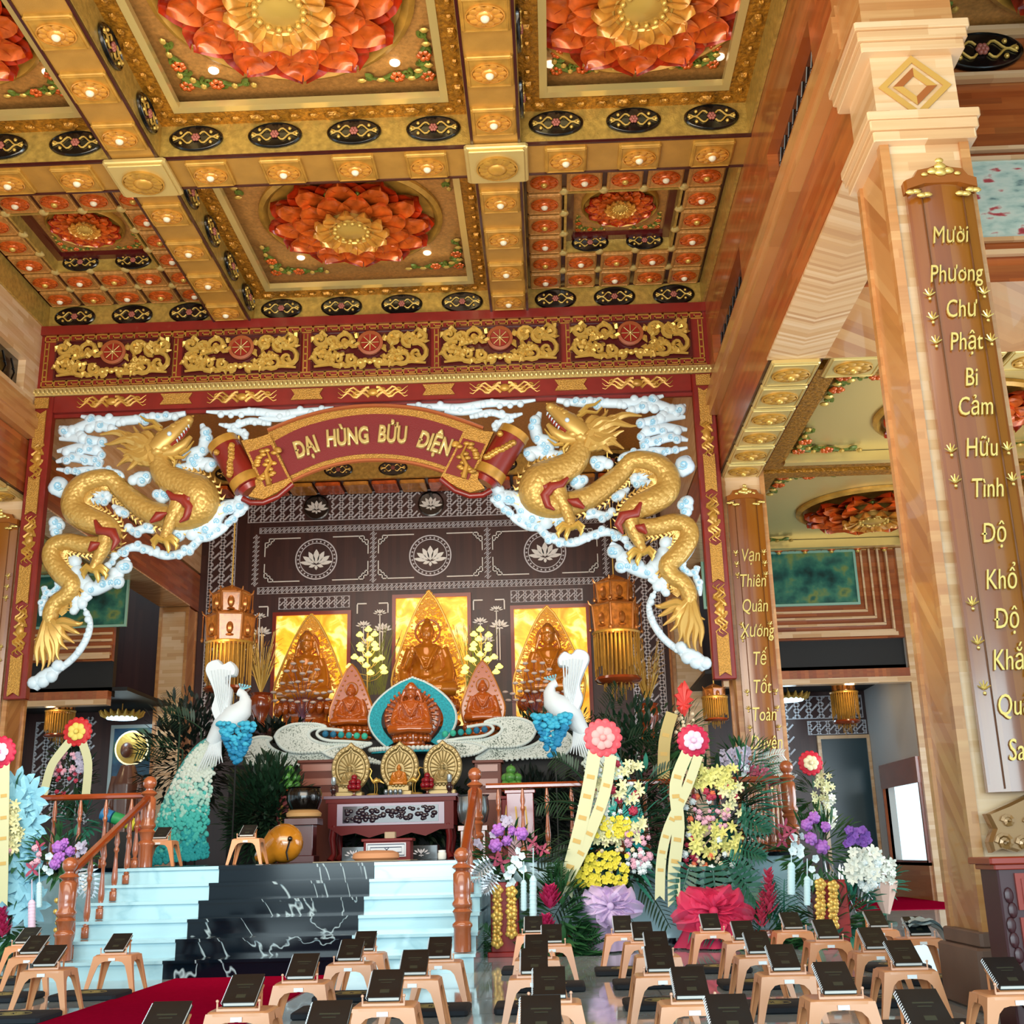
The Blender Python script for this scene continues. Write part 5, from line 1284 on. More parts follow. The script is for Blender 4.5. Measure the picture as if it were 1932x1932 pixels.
ST = [(212, 1804, 'alone left of the carpet'), (79, 1833, 'front one of the row at the left edge'), (52, 1808, 'middle one of the row at the left edge'), (41, 1787, 'back one of the row at the left edge'),
      (447, 1913, 'nearest one standing beside the carpet'), (564, 1859, 'second from the front beside the carpet'), (657, 1822, 'third from the front beside the carpet'), (684, 1802, 'back one before the black steps'),
      (722, 1903, 'nearest one right of the carpet row'), (778, 1851, 'in the middle before the right stair railing'), (827, 1818, 'directly below the right bottom newel post'),
      (1007, 1766, 'back left, in front of the red stand'), (1042, 1787, 'in front of the red bromeliads'), (1013, 1813, 'middle of the column before the red stand'), (1009, 1849, 'fourth back in the centre column'), (1038, 1898, 'nearest full one in the centre'),
      (1177, 1766, 'back one before the lilac bow'), (1216, 1782, 'second back right of the lilac bow'), (1243, 1807, 'third back right of the lilac bow'), (1250, 1845, 'fourth back right of the lilac bow'), (1310, 1900, 'nearest one right of the centre aisle'),
      (1345, 1762, 'directly before the crimson bow'), (1409, 1781, 'right of the crimson bow, second row'), (1438, 1809, 'right of the crimson bow, third row'), (1488, 1843, 'right of the crimson bow, fourth row'), (1590, 1890, 'large one near the front, right of centre'),
      (1500, 1760, 'back one in front of the right fern stand'), (1567, 1779, 'second back in front of the right fern stand'), (1660, 1800, 'before the bright patch on the right'), (1662, 1757, 'farthest back beside the bright patch'), (1719, 1834, 'in front of the base of the big column'), (1741, 1773, 'with a stand-in sleeve, left of the big column'),
      (1924, 1881, 'at the right edge before the red cabinet')]
for k, (px, py, wh) in enumerate(ST):
    p = atz(px, py, .30); x, y = p.x, p.y + .135
    first(STM, (x, y, 0), 0, 'orange plastic stool ' + wh, 'orange plastic stools on the tiled floor')
    first(RSM, (x, y + .0, .311), 0, 'peach book rest, stool ' + wh, 'book rests on the stools')
    b = first(BKM, (x, y - .105, .331), 0, 'dark book on the stool ' + wh, 'dark prayer books lying on the stools'); b.rotation_euler = (radians(29), 0, 0)
    first(CUM, (x - .02, y - .52, 0.0), 0, 'black cushion before the stool ' + wh, 'black floor cushions in front of the stools')
for px, py, wh in ((290, 1985, 'book at the bottom edge on the carpet'), (608, 1985, 'book at the bottom edge, left of centre'), (1022, 1975, 'book at the bottom edge in the centre'), (1390, 1975, 'book at the bottom edge, right of centre'), (1770, 1965, 'book at the bottom edge before the big column')):
    p = atz(px, py, .30); x, y = p.x, p.y + .135
    first(STM, (x, y, 0), 0, 'orange plastic stool under the ' + wh, 'orange plastic stools on the tiled floor'); first(RSM, (x, y, .311), 0, 'small peach rest under the ' + wh, 'book rests on the stools')
    b = first(BKM, (x, y - .105, .331), 0, 'dark spiral-bound ' + wh, 'dark prayer books lying on the stools'); b.rotation_euler = (radians(29), 0, 0)
for px, py, Z, wh in ((305, 1592, 1.335, 'on the platform at the foot of the left peacock'), (468, 1598, 1.335, 'on the platform beside the golden wooden drum')):
    p = at(px, py, 14.85); x, y = p.x, p.y
    first(STM, (x, y, 1.032), 0, 'orange plastic stool ' + wh, 'orange stools on the platform'); first(RSM, (x, y, 1.343), 0, 'small rest on the stool ' + wh, 'book rests on the platform')
    b = first(BKM, (x, y - .105, 1.363), 0, 'dark book on the stool ' + wh, 'books on the platform'); b.rotation_euler = (radians(29), 0, 0)
# cloth standing in for the half-seen sleeve of a person by the column
p = atz(1741, 1773, .30); m = MB()
def cl(u, v):
    x = (u - .35) * .42; y = (v - .5) * .22
    z = .46 - .10 * abs(u - .3) - max(0, (u - .62)) * .5 + .015 * sin(u * 16 + v * 5) + .01 * sin(v * 14)
    return (p.x + .05 + x, p.y + .12 + y, z)
m.grid(cl, 16, 8); m.grid(lambda u, v: (cl(u, v)[0], cl(u, v)[1], cl(u, v)[2] - .03), 16, 8)
tag(m.build('sleeve_stand_in', flat('pale_grey_cloth', '#a9b9ba', .8), None, True), 'crumpled pale grey-blue cloth standing in for a seated figure beside the big column', 'cloth')
# red lacquered cabinet at the right edge
t = thing('lacquered_cabinet', 'red lacquered cabinet with gilt fretwork standing before the big right column', 'cabinet', (3.2, 7.35, 0)); x0, y0 = 2.54, 7.05
RL = flat('cabinet_red', '#8e2408', .3, coat=.2); RD = flat('cabinet_dark', '#3e1a1e', .4)
m = MB(); m.bbox((x0, y0, .06), (x0 + 1.15, y0 + .28, .95), .01); bl(m, 'body', RD, t)
m = MB(); m.bbox((x0 - .05, y0 - .05, .95), (x0 + 1.2, y0 + .33, .99), .012); m.bbox((x0 - .02, y0 - .02, .92), (x0 + 1.17, y0 + .30, .95), .008); bl(m, 'top', RL, t)
m = MB(); m.box((x0 + .09, y0 - .02, .14), (x0 + 1.1, y0, .66)); m.box((x0 + .12, y0 - .03, .18), (x0 + 1.06, y0 - .02, .62)); bl(m, 'door', RL, t)
m = MB(); m.box((x0 + .09, y0 - .02, .70), (x0 + 1.1, y0, .90)); m.box((x0 + .12, y0 - .03, .73), (x0 + 1.06, y0 - .02, .87)); dr = bl(m, 'drawer', RL, t)
m = MB()
for r in (0, .035): 
    q = [(.17 + r, .56 - r), (.33, .56 - r), (.33, .50), (.23 + r, .50 - r), (.23 + r, .22), (.17 + r, .22), (.17 + r, .56 - r)]
    m.tube([(x0 + a, y0 - .035, b) for a, b in q], .006, 4)
for k in range(5): m.tube([(x0 + .3, y0 - .035, .46 - .05 * k), (x0 + .36, y0 - .035, .46 - .05 * k), (x0 + .36, y0 - .035, .44 - .05 * k)], .005, 4)
bl(m, 'gilt_fretwork', GOLDT, t)
m = MB(); m.ball((x0 + .5, y0 - .045, .80), .02, 8, 6); o = bl(m, 'drawer_knob', M['goldb'], t, True); o.parent = dr
m = MB()
for k in range(8): m.ball((x0 + .045 + .012 * sin(k * 2), y0 - .01, .78 - .08 * k), .03, 7, 5, (.9, .4, 1.5))
bl(m, 'carved_vine', RD, t, True)
# ---------------------------------------------------------------- statues
def remesh(vox, sm=3):
    def f(o):
        md = o.modifiers.new('remesh', 'REMESH'); md.mode = 'VOXEL'; md.voxel_size = vox; md.use_smooth_shade = True
        s_ = o.modifiers.new('smooth', 'SMOOTH'); s_.iterations = sm; s_.factor = .5
    return f
_bud = {}
def bake(o):
    dg = bpy.context.evaluated_depsgraph_get(); dg.update(); me = bpy.data.meshes.new_from_object(o.evaluated_get(dg)); o.modifiers.clear(); o.data = me; return o
def buddha_mesh(kind):
    # seated cross-legged, one unit tall from seat to crown, facing -Y
    if kind in _bud: return _bud[kind]
    m = MB()
    m.tube([(0, .02, .04), (0, .02, .18), (0, .01, .34), (0, .0, .50), (0, .0, .62)], [.20, .19, .165, .19, .17], 18)
    m.ball((0, .0, .57), .20, 16, 10, (1.28, .62, .62)); m.ball((0, .0, .69), .075, 10, 8, (1, 1, 1.2))
    for s in (-1, 1):
        m.tube([(s * .23, .0, .60), (s * .29, -.02, .46), (s * .31, -.06, .34)], [.085, .08, .07], 12)
        if kind == 'raised' and s == -1: m.tube([(s * .31, -.06, .34), (s * .25, -.20, .40), (s * .19, -.27, .50)], [.07, .055, .045], 10); hand = (s * .18, -.285, .56); m.ball(hand, .05, 8, 7, (.9, .45, 1.3))
        else: m.tube([(s * .31, -.06, .34), (s * .22, -.20, .24), (s * .08, -.27, .20)], [.07, .06, .045], 10); m.ball((s * .04, -.28, .19), .05, 8, 6, (1.4, 1, .5))
        m.tube([(s * .08, -.02, .10), (s * .28, -.14, .11), (s * .40, -.17, .09)], [.13, .12, .10], 14)
        m.tube([(s * .40, -.17, .09), (s * .22, -.28, .08), (-s * .06, -.30, .09)], [.10, .085, .06], 12)
        # robe folds
        m.tube([(s * .16, -.13, .62), (s * .09, -.19, .48), (s * .02, -.21, .34)], .022, 6)
        m.tube([(s * .33, .02, .50), (s * .38, .0, .30), (s * .40, -.02, .12)], [.03, .04, .05], 8)
    m.ball((0, .02, .36), .27, 16, 10, (1.05, .55, 1.1)); m.ball((0, -.02, .12), .36, 16, 8, (1.1, .72, .42))
    for s in (-1, 1): m.tube([(s * .30, -.04, .46), (s * .33, -.08, .28), (s * .30, -.12, .12)], [.07, .085, .10], 10)
    for k in range(4): m.tube([(-.15 + .03 * k, -.155 - .01 * k, .56 - .05 * k), (.0, -.195, .47 - .055 * k), (.16 - .02 * k, -.16, .50 - .04 * k)], .011, 5)
    # head with face, ears and topknot
    hz = .83
    m.ball((0, -.01, hz), .115, 16, 12, (.92, 1, 1.16)); m.ball((0, .01, hz + .125), .055, 12, 8)
    m.ball((0, -.115, hz - .015), .018, 8, 6, (.8, .9, 1.6)); m.ball((0, -.105, hz - .065), .02, 8, 5, (1.5, .6, .45)); m.ball((0, -.09, hz - .095), .03, 8, 6)
    for s in (-1, 1):
        m.ball((s * .042, -.1, hz + .015), .018, 8, 5, (1.3, .5, .5)); m.tube([(s * .015, -.115, hz + .035), (s * .045, -.112, hz + .047), (s * .08, -.09, hz + .035)], .007, 5); m.ball((s * .108, .0, hz - .03), .025, 8, 6, (.5, .8, 2.2))
    if kind == 'crowned':
        m.tube([(0, -.02, hz + .05), (0, -.02, hz + .11), (0, 0, hz + .2)], [.12, .13, .05], 14); m.ball((0, -.12, hz + .12), .035, 8, 6, (1, .5, 1.5))
        for s in (-1, 1): m.tube([(s * .12, 0, hz + .08), (s * .17, .02, hz - .05), (s * .22, .03, hz - .22)], [.03, .04, .02], 8)
    o = m.build('body', M['amber'], None, True, mod=remesh(.014, 2)); bake(o); me = o.data; bpy.data.objects.remove(o)
    me.polygons.foreach_set('use_smooth', [True] * len(me.polygons)); _bud[kind] = me
    return me
def body_part(kind, mat, t, s, loc=(0, 0, 0), name='figure'):
    me = buddha_mesh(kind).copy(); me.materials.clear(); me.materials.append(mat); o = bpy.data.objects.new(name, me); C.objects.link(o); o.parent = t; o.location = loc; o.scale = (s, s, s); return o
def LEAFW(v): return min(1.0, ((1 - v) ** .72) * 1.32) * (1 - .22 * (max(0, .3 - v) / .3) ** 2)
def leaf_outline(w_, h, n=14, pw=1.0):
    R = []
    for k in range(n + 1):
        v = k / n; R.append((w_ * LEAFW(v), v * h))
    return [(x, z) for x, z in R] + [(-x, z) for x, z in reversed(R[:-1])]
def lotus_seat(m, r, h, z0=0.0, cy=0.0):
    m.lathe([(r * .95, z0), (r, z0 + h * .15), (r * .72, z0 + h * .35), (r * .72, z0 + h * .5), (r * .9, z0 + h * .9), (r * .85, z0 + h)], (0, cy, 0), 24, sy=.75)
    for k in range(20):
        a = 2 * pi * k / 20; m.ball((r * .92 * cos(a), cy + r * .69 * sin(a), z0 + h * .72), r * .13, 7, 6, (1, 1, 1.7)); m.ball((r * .95 * cos(a + .15), cy + r * .71 * sin(a + .15), z0 + h * .2), r * .12, 6, 5, (1, 1, .8))
FIL = flat('gilt_leaf_filigree', '#eaa230', .4, .0)  # gold brightened to stand in for the niche light behind it
def great_buddha(x, ztip, kind, label, half, seed):
    zb = 3.85; t = thing('seated_statue', label, 'statue', (x, 26.75, zb)); H_ = (ztip - zb) * .55
    o = body_part(kind, M['amberg'], t, H_ * 1.02, (0, -.05, .72)); o.scale.x *= .86
    m = MB(); lotus_seat(m, .72, .75); m.build('lotus_seat', M['amber'], t, True)
    # pointed halo: rim and openwork leaves
    h = ztip - zb - .35; L = leaf_outline(half, h)
    m = MB(); m.tube([(a, .32, .35 + b) for a, b in L], .028, 6); m.build('halo_rim', M['goldb'], t, True)
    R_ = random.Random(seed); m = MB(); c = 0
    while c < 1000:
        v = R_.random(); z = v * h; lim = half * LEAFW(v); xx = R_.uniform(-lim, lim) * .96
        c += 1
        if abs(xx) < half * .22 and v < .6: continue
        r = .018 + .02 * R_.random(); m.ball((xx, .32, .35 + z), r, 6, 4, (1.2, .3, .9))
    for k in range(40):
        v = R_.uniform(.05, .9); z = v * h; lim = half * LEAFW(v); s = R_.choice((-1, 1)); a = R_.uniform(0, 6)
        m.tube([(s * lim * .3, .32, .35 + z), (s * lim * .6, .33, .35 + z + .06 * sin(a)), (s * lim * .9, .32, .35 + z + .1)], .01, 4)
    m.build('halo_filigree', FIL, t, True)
    m = MB(); n = 28; hr = .24 * H_ / 1.6
    hc = .72 + H_ * .86
    m.tube([(hr * 1.05 * cos(2 * pi * k / n), .06, hc + hr * 1.05 * sin(2 * pi * k / n)) for k in range(n + 1)], .025, 6); m.build('head_halo', M['amber'], t, True)
    return t
great_buddha(-5.62, 6.70, 'crowned', 'large amber seated statue with crown, before the left glowing niche', .84, 1)
great_buddha(-2.80, 7.18, 'raised', 'largest amber seated statue with raised hand, before the middle glowing niche', .88, 2)
great_buddha(0.02, 6.72, 'crowned', 'large amber seated statue with crown, before the right glowing niche', .84, 3)
# amber stelae with a seated figure in front
for px, tip, base, nm in ((662, 1253, 1380, 'left'), (912, 1245, 1372, 'right')):
    p = at(px, base, 23.6); q = at(px, tip, 23.6); h = q.z - p.z
    t = thing('leaf_stele', 'amber leaf-shaped stele with a seated figure, %s of the many-armed statue' % nm, 'statue', (p.x, 23.6, p.z)); half = .46
    P = [(a, .10, b) for a, b in leaf_outline(half, h)]
    m = MB(); m.prism(P, (0, -.10, 0), .02); m.build('leaf_back', M['amber'], t)
    m = MB(); m.tube([(a * .97, -.0, b) for a, b in leaf_outline(half, h)], .018, 5)
    for a, b in leaf_outline(half * .80, h * .86, 12): m.ball((a, -.01, b + .05), .022, 6, 4)
    m.tube([(.24 * cos(k * pi / 12) * (1 if k < 25 else 1), -.02, h * .30 + .30 * sin(k * pi / 12)) for k in range(0, 13)], .015, 5)
    m.tube([(.13 * cos(k * pi / 8), -.02, h * .62 + .14 * sin(k * pi / 8)) for k in range(17)], .012, 5)
    m.build('raised_beads', M['amberg'], t, True)
    body_part('plain', M['amber'], t, h * .62, (0, -.06, .1), 'figure')
    m = MB(); lotus_seat(m, .40, .28, -.2); m.build('lotus_seat', M['amber'], t, True)
# many-armed statue in its teal flower leaf
p = at(777, 1405, 22.3); t = thing('many_armed_statue', 'amber statue with a round fan of many arms, centre of the altar', 'statue', (p.x, 22.3, p.z))
body_part('crowned', M['amber'], t, .95, (0, -.12, .18))
m = MB(); R_ = random.Random(8)
for ring, (r, n) in enumerate(((.50, 22), (.43, 18), (.35, 14))):
    for k in range(n):
        a = -.6 + (pi + 1.2) * k / (n - 1); c = (0, .05 - .03 * ring, .55); e = (r * cos(a), .0 - .03 * ring, .55 + r * sin(a))
        m.tube([(c[0] + .3 * r * cos(a), .05, c[2] + .3 * r * sin(a)), ((c[0] + e[0]) / 2 * 1.15, -.02 * ring, (c[2] + e[2]) / 2 + .02), e], [.028, .024, .014], 6); m.ball(e, .026, 6, 5, (1, .6, 1.2))
m.build('arms', M['amber'], t, True)
m = MB(); m.ball((0, .1, .55), .55, 24, 12, (1, .08, 1.02)); m.build('back_disc', flat('amber_disc', '#8a3a18', .3, coat=.4), t, True)
m = MB(); lotus_seat(m, .36, .3, -.1); m.build('lotus_seat', M['amber'], t, True)
TEAL = flat('teal_blossoms', '#1fa0ae', .7, bump=.8, bs=40, var=.3, vs=25); WFL = flat('white_blossoms', '#d5dfda', .8)
t = thing('flower_leaf_surround', 'pointed leaf of teal and white blossoms framing the many-armed statue', 'flower decoration', (p.x, 22.45, p.z))
def teard(w_, h, n=16):
    R = [(w_ * sin(pi * (k / n) ** .78) ** .8 if 0 < k < n else 0.0, h * k / n) for k in range(n + 1)]
    R = [(w_ * max(0, (sin(pi * min(1.0, .16 + .84 * k / n))) ** .75), h * (k / n)) for k in range(n)] + [(0, h)]
    return R + [(-x, z) for x, z in reversed(R[:-1])]
L1, L2 = teard(.83, 1.30), teard(.60, 1.02)
m = MB(); n = len(L1)
for i in range(n - 1):
    (a, b), (c, d) = L1[i], L1[i + 1]; (e, f), (g_, h_) = L2[i], L2[i + 1]
    m.prism([(a, 0, b - .02), (c, 0, d - .02), (g_, 0, h_ + .06), (e, 0, f + .06)], (0, -.08, 0))
m.build('teal_band', TEAL, t)
m = MB(); pts = [Vector((a, -.04, b - .02)) for a, b in L1]
for i in range(len(pts) - 1):
    for k in range(4): q = pts[i].lerp(pts[i + 1], k / 4); m.ball(q, .045, 6, 4)
m.build('white_edge', WFL, t, True)
t = thing('flower_plate', 'flat oval of teal blossoms edged in white under the many-armed statue', 'flower decoration', (p.x, 22.1, p.z - .12))
m = MB(); m.lathe([(.74, -.05), (.76, 0), (.7, .03), (.001, .04)], n=32, sy=.35); m.build('teal_bed', TEAL, t, True)
m = MB()
for k in range(56): a = 2 * pi * k / 56; m.ball((.76 * cos(a), .76 * .35 * sin(a), .02), .05, 6, 4)
m.build('white_edge', WFL, t, True)
# ---- flower clouds
mc, nt, b = newmat('chrysanthemum_cloud'); v = coords(nt); nz = node(nt, 'ShaderNodeTexNoise'); nz.inputs['Scale'].default_value = 38; nz.inputs['Detail'].default_value = 4; nt.links.new(v, nz.inputs['Vector'])
n2 = node(nt, 'ShaderNodeTexNoise'); n2.inputs['Scale'].default_value = 2.2; nt.links.new(v, n2.inputs['Vector'])
f_2 = mth(nt, 'ADD', mth(nt, 'MULTIPLY', nz.outputs[0], .8), mth(nt, 'MULTIPLY', n2.outputs[0], .35)); nt.links.new(ramp(nt, f_2, [(.42, rgb('#3c4a42')), (.50, rgb('#a9b3a8')), (.58, rgb('#dfe4dc'))]), b.inputs['Base Color']); b.inputs['Roughness'].default_value = .9
CY_ = 22.2
K = lambda a, b, y=CY_: at(340 + a / 3.45, 900 + b / 3.45, y)
CLP = [[(385, 1790), (405, 1745), (450, 1712), (520, 1692), (590, 1700), (570, 1722), (585, 1755), (630, 1785), (700, 1805), (830, 1800), (920, 1792), (960, 1825), (1005, 1862), (900, 1878), (650, 1872), (500, 1872), (430, 1852)],
       [(618, 1690), (640, 1655), (690, 1625), (760, 1608), (880, 1608), (945, 1628), (870, 1640), (835, 1670), (860, 1710), (950, 1738), (1080, 1738), (1150, 1742), (1060, 1768), (900, 1788), (740, 1790), (655, 1755)],
       [(930, 1790), (1020, 1755), (1140, 1742), (1240, 1735), (1150, 1775), (1180, 1810), (1305, 1862), (1180, 1845), (1010, 1828)]]
for s, nm in ((1, 'left'), (-1, 'right')):
    X = (lambda p: p) if s == 1 else (lambda p: Vector((2 * -2.735 - p.x, p.y, p.z)))
    t = thing('flower_cloud', 'swirling white chrysanthemum cloud spreading to the %s of the many-armed statue' % nm, 'flower decoration', (0, 0, 0))
    for ci, poly in enumerate(CLP):
        sp_ = [(q.x, q.y) for q in spline([Vector((a, b_, 0)) for a, b_ in poly] + [Vector((poly[0][0], poly[0][1], 0))], 4)][:-1]
        m = MB(); m.prism([X(K(a, b_, CY_ - .08 * ci)) for a, b_ in sp_], (0, -.10, 0)); m.build('blossom_mass', mc, t)
        m = MB()
        for i in range(len(sp_)): q = X(K(*sp_[i], CY_ - .08 * ci - .08)); q2 = X(K(*sp_[(i + 1) % len(sp_)], CY_ - .08 * ci - .08)); m.ball(q, .035, 6, 4); m.ball((q + q2) / 2, .035, 6, 4)
        m.build('white_edge', WFL, t, True)
    m = MB(); m.tube([X(K(a, b_, CY_ - .2)) for a, b_ in spline2] if False else [X(q) for q in spline([K(1060, 1650, CY_ - .2), K(930, 1640, CY_ - .2), K(890, 1675, CY_ - .2), K(950, 1712, CY_ - .2), K(1100, 1722, CY_ - .2), K(1240, 1735, CY_ - .2)], 5)], .03, 6); m.build('white_curl', WFL, t, True)
    for k in range(6):
        c = X(K(945 + 51 * k, 1672 + 3 * k, CY_ - .2)); m = MB(); m.ball((0, 0, 0), .062, 10, 7)
        o = m.build('flower_ball', bpy.data.materials.get('ball_%d' % (k // 2)) or flat('ball_%d' % (k // 2), ('#1b6d93', '#1f9a9c', '#35b89a')[k // 2], .6, bump=.5, bs=60), None, True, loc=tuple(c)); tag(o, 'round blue-green flower ball in the %s row, %s from outside' % (nm, ORD[k]), 'flower ball', 'flower balls beside the many-armed statue')
# ---- peacocks
PY_ = 18.9
def peacock(s, nm):
    X = (lambda p: p) if s == 1 else (lambda p: Vector((mir(p.x) + .72, p.y, p.z)))
    Q = lambda a, b, y=PY_: X(at(a, b, y))
    t = thing('peacock_figure', 'white peacock with a long flower tail turning teal, %s side of the altar' % nm, 'peacock', (Q(440, 1350).x, PY_, 1.03)); pm = 1 / 118.0
    W = flat('peacock_white_' + nm, '#dfe6ea', .6)
    m = MB(); pt = [(405, 1392, 14), (425, 1365, 22), (447, 1345, 22), (460, 1335, 16), (462, 1322, 10), (456, 1312, 7), (447, 1309, 6), (441, 1316, 6)]
    pt = [(398, 1402, 12), (420, 1372, 22), (442, 1352, 25), (458, 1338, 20), (463, 1322, 12), (459, 1310, 8), (450, 1305, 8), (454, 1308, 7)]
    m.tube([Q(a, b_) for a, b_, c in pt], [c * pm for a, b_, c in pt], 12); m.ball(Q(456, 1308), 8 * pm, 8, 6)
    bl(m, 'body', W, t, True)
    m = MB(); m.tube([Q(461, 1309), Q(472, 1315)], [4 * pm, .3 * pm], 6); bl(m, 'beak', flat('beak_grey_' + nm, '#8fa0a8', .5), t)
    m = MB()
    for k in range(5): m.tube([Q(455, 1302), Q(452 + 5 * k, 1292 + k)], [.8 * pm, 1.2 * pm], 4); m.ball(Q(452 + 5 * k, 1291 + k), 2.2 * pm, 6, 4)
    bl(m, 'crest', flat('crest_blue_' + nm, '#8ccbd8', .6), t, True)
    # raised wing plume with a curled top
    pl = [(412, 1366), (402, 1340), (408, 1315), (400, 1290), (391, 1268), (397, 1252), (415, 1246), (425, 1255), (438, 1249), (450, 1262), (447, 1277), (434, 1279), (431, 1290), (440, 1302), (439, 1318), (436, 1340), (430, 1360)]
    pl = [(q.x, q.y) for q in spline([Vector((a, b_, 0)) for a, b_ in pl] + [Vector((412, 1366, 0))], 3)][:-1]
    m = MB(); m.prism([Q(a, b_, PY_ + .05) for a, b_ in pl], Vector((0, -.16, 0)), .02); bl(m, 'wing_plume', W, t)
    m = MB()
    for k in range(7): m.tube([Q(418 + 2 * k, 1350 - 4 * k, PY_ - .12), Q(408 + 4 * k, 1305, PY_ - .13), Q(399 + 6 * k, 1262 + abs(3 - k), PY_ - .12)], 1.4 * pm, 4)
    bl(m, 'feather_ridges', W, t, True)
    # tail of flowers
    TP = [(400, 1398, 13), (386, 1420, 26), (370, 1455, 36), (355, 1500, 44), (343, 1550, 52), (338, 1600, 56), (338, 1624, 56)]
    sp_ = spline([Vector(a) for a in TP], 5)
    m = MB(); m.tube([Q(a.x, a.y, PY_ + .15) for a in sp_], [a.z * pm * .93 for a in sp_], 16, up=(0, 1, 0), flat=.35); bl(m, 'tail_core', flat('tail_core_' + nm, '#4f9c98', .8), t, True)
    R_ = random.Random(11); ms = [MB() for _ in range(4)]
    for i, a in enumerate(sp_[:-1]):
        cnt = int(4 + a.z * .85)
        for j in range(cnt):
            f = R_.uniform(0, 1); q = a.lerp(sp_[i + 1], f); u = R_.uniform(-1, 1); w_ = q.z * u * .96; c = Q(q.x + w_, q.y - w_ * .12, PY_ + .15 - .35 * q.z * pm * sqrt(max(0, 1 - u * u)) - .02)
            h = (q.y - 1400) / 225 + R_.uniform(-.12, .12); k = 0 if h < .38 else (1 if h < .55 else (2 if h < .8 else 3)); ms[k].ball(c, R_.uniform(3.0, 5.2) * pm, 6, 4, (1, .6, 1))
    for k, (mm_, nmm, col) in enumerate(zip(ms, ('white_blossoms', 'mint_blossoms', 'turquoise_blossoms', 'teal_blossoms'), ('#cfd8cc', '#9fd0c2', '#45b7ae', '#1f9aa0'))): bl(mm_, nmm, flat(nmm + '_' + nm, col, .8), t, True)
    m = MB()
    for k in range(9): m.tube([Q(404 + 1.5 * k, 1385), Q(392 + 3 * k, 1415 + k, PY_ - .1), Q(372 + 6 * k, 1455 - 2 * k, PY_ - .12)], [2.2 * pm, 2 * pm, .6 * pm], 5)
    bl(m, 'tail_feathers', W, t, True)
peacock(1, 'left'); peacock(-1, 'right')
HB = [flat('hydrangea_blue', '#3fb4d6', .7), flat('hydrangea_deep', '#1f86b4', .7)]
for s, nm in ((1, 'left'), (-1, 'right')):
    X = (lambda p: p) if s == 1 else (lambda p: Vector((mir(p.x) + .72, p.y, p.z)))
    t = thing('hydrangea_cluster', 'hanging cluster of bright blue hydrangeas beside the %s peacock' % nm, 'flowers', tuple(X(at(447, 1390, 18.6)))); R_ = random.Random(21 + s)
    a_, b2 = MB(), MB()
    for k in range(190):
        u = R_.uniform(-1, 1); v_ = R_.uniform(0, 1); px = 447 + 36 * u * (1 - .45 * v_); py = 1358 + 82 * v_ * (1 - .5 * abs(u)) + 6
        c = X(at(px, py, 18.6 - .15 * R_.random())); (a_ if (v_ + R_.uniform(-.3, .3)) < .55 else b2).ball(c, R_.uniform(.035, .06), 6, 4, (1, .7, .8))
    bl(a_, 'blue_florets', HB[0], t, True); sm_ = MB(); sm_.tube([X(at(447, 1380, 18.68)), Vector((X(at(447, 1380, 18.68)).x, 18.68, 1.03))], .012, 5); bl(sm_, 'dark_stem', M['dark'], t); bl(b2, 'deep_blue_florets', HB[1], t, True)
# ---- foliage
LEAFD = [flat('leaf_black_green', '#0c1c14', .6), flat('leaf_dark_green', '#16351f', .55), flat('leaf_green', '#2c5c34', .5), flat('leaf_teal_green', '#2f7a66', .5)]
def leaf(m, p, d, L, w_, droop=.3):
    d = Vector(d).normalized(); s = d.cross(Vector((0, -.3, 1))); s = s.normalized() if s.length > .01 else Vector((1, 0, 0)); p = Vector(p)
    A_ = [p, p + d * L * .35 + Vector((0, 0, -.04 * droop * L)), p + d * L * .7 + Vector((0, 0, -.2 * droop * L)), p + d * L + Vector((0, 0, -.5 * droop * L))]
    W = [.15, 1, .8, .02]; up = Vector((0, 0, .12 * w_)); vs = []
    for q, k in zip(A_, W): vs += [q - s * w_ * k, q + Vector((0, 0, -.25 * w_ * k)), q + s * w_ * k]
    m.add(vs, [(3 * i + j, 3 * i + j + 1, 3 * i + j + 4, 3 * i + j + 3) for i in range(3) for j in (0, 1)])
def palm(m, p, d, L, n=9, lw=.018, ll=.3, droop=.6):
    p = Vector(p); d = Vector(d).normalized(); pts = [p + d * L * t_ + Vector((0, 0, -droop * L * t_ * t_ * .5)) for t_ in [i / 6 for i in range(7)]]
    m.tube(pts, lerps([.012, .004], 7), 4)
    for k in range(n):
        f = .2 + .8 * k / n; i = min(5, int(f * 6)); q = pts[i].lerp(pts[i + 1], f * 6 - i); tg = (pts[i + 1] - pts[i]).normalized()
        sd = tg.cross(Vector((0, -1, .2))).normalized()
        for s in (-1, 1): leaf(m, q, tg * .7 + sd * s, L * ll * (1 - .5 * f) * 1.3, lw, .5)
def Y_ok(c): return c[1] > 15
def bush(name, label, c, rx, ry, rz, n, mat, seed, L=.22, w_=.03, cat='plant', par=None, up=.3):
    R_ = random.Random(seed); m = MB()
    for k in range(n):
        a, b = R_.uniform(0, 2 * pi), R_.uniform(-1, 1); cb = sqrt(1 - b * b); d = Vector((cos(a) * cb, sin(a) * cb, b)); f = R_.uniform(.35, 1)
        p = (c[0] + d.x * rx * f, c[1] + d.y * ry * f, c[2] + d.z * rz * f); leaf(m, p, d + Vector((R_.uniform(-.5, .5), R_.uniform(-.5, .2), R_.uniform(0, up))), L * R_.uniform(.7, 1.3), w_)
    if c[2] < 3.3 and Y_ok(c): m.tube([(c[0], c[1], 1.03), c], .03, 5)
    o = m.build(name, mat, par)
    if par is None: tag(o, label, cat)
    return o
m = MB(); m.box((-6.2, 22.6, 1.03), (.6, 23.1, 2.85)); m.box((-5.9, 23.1, 1.03), (.3, 26.4, 3.3)); m.box((-6.7, 25.9, 1.03), (1.1, 27.3, 3.84))
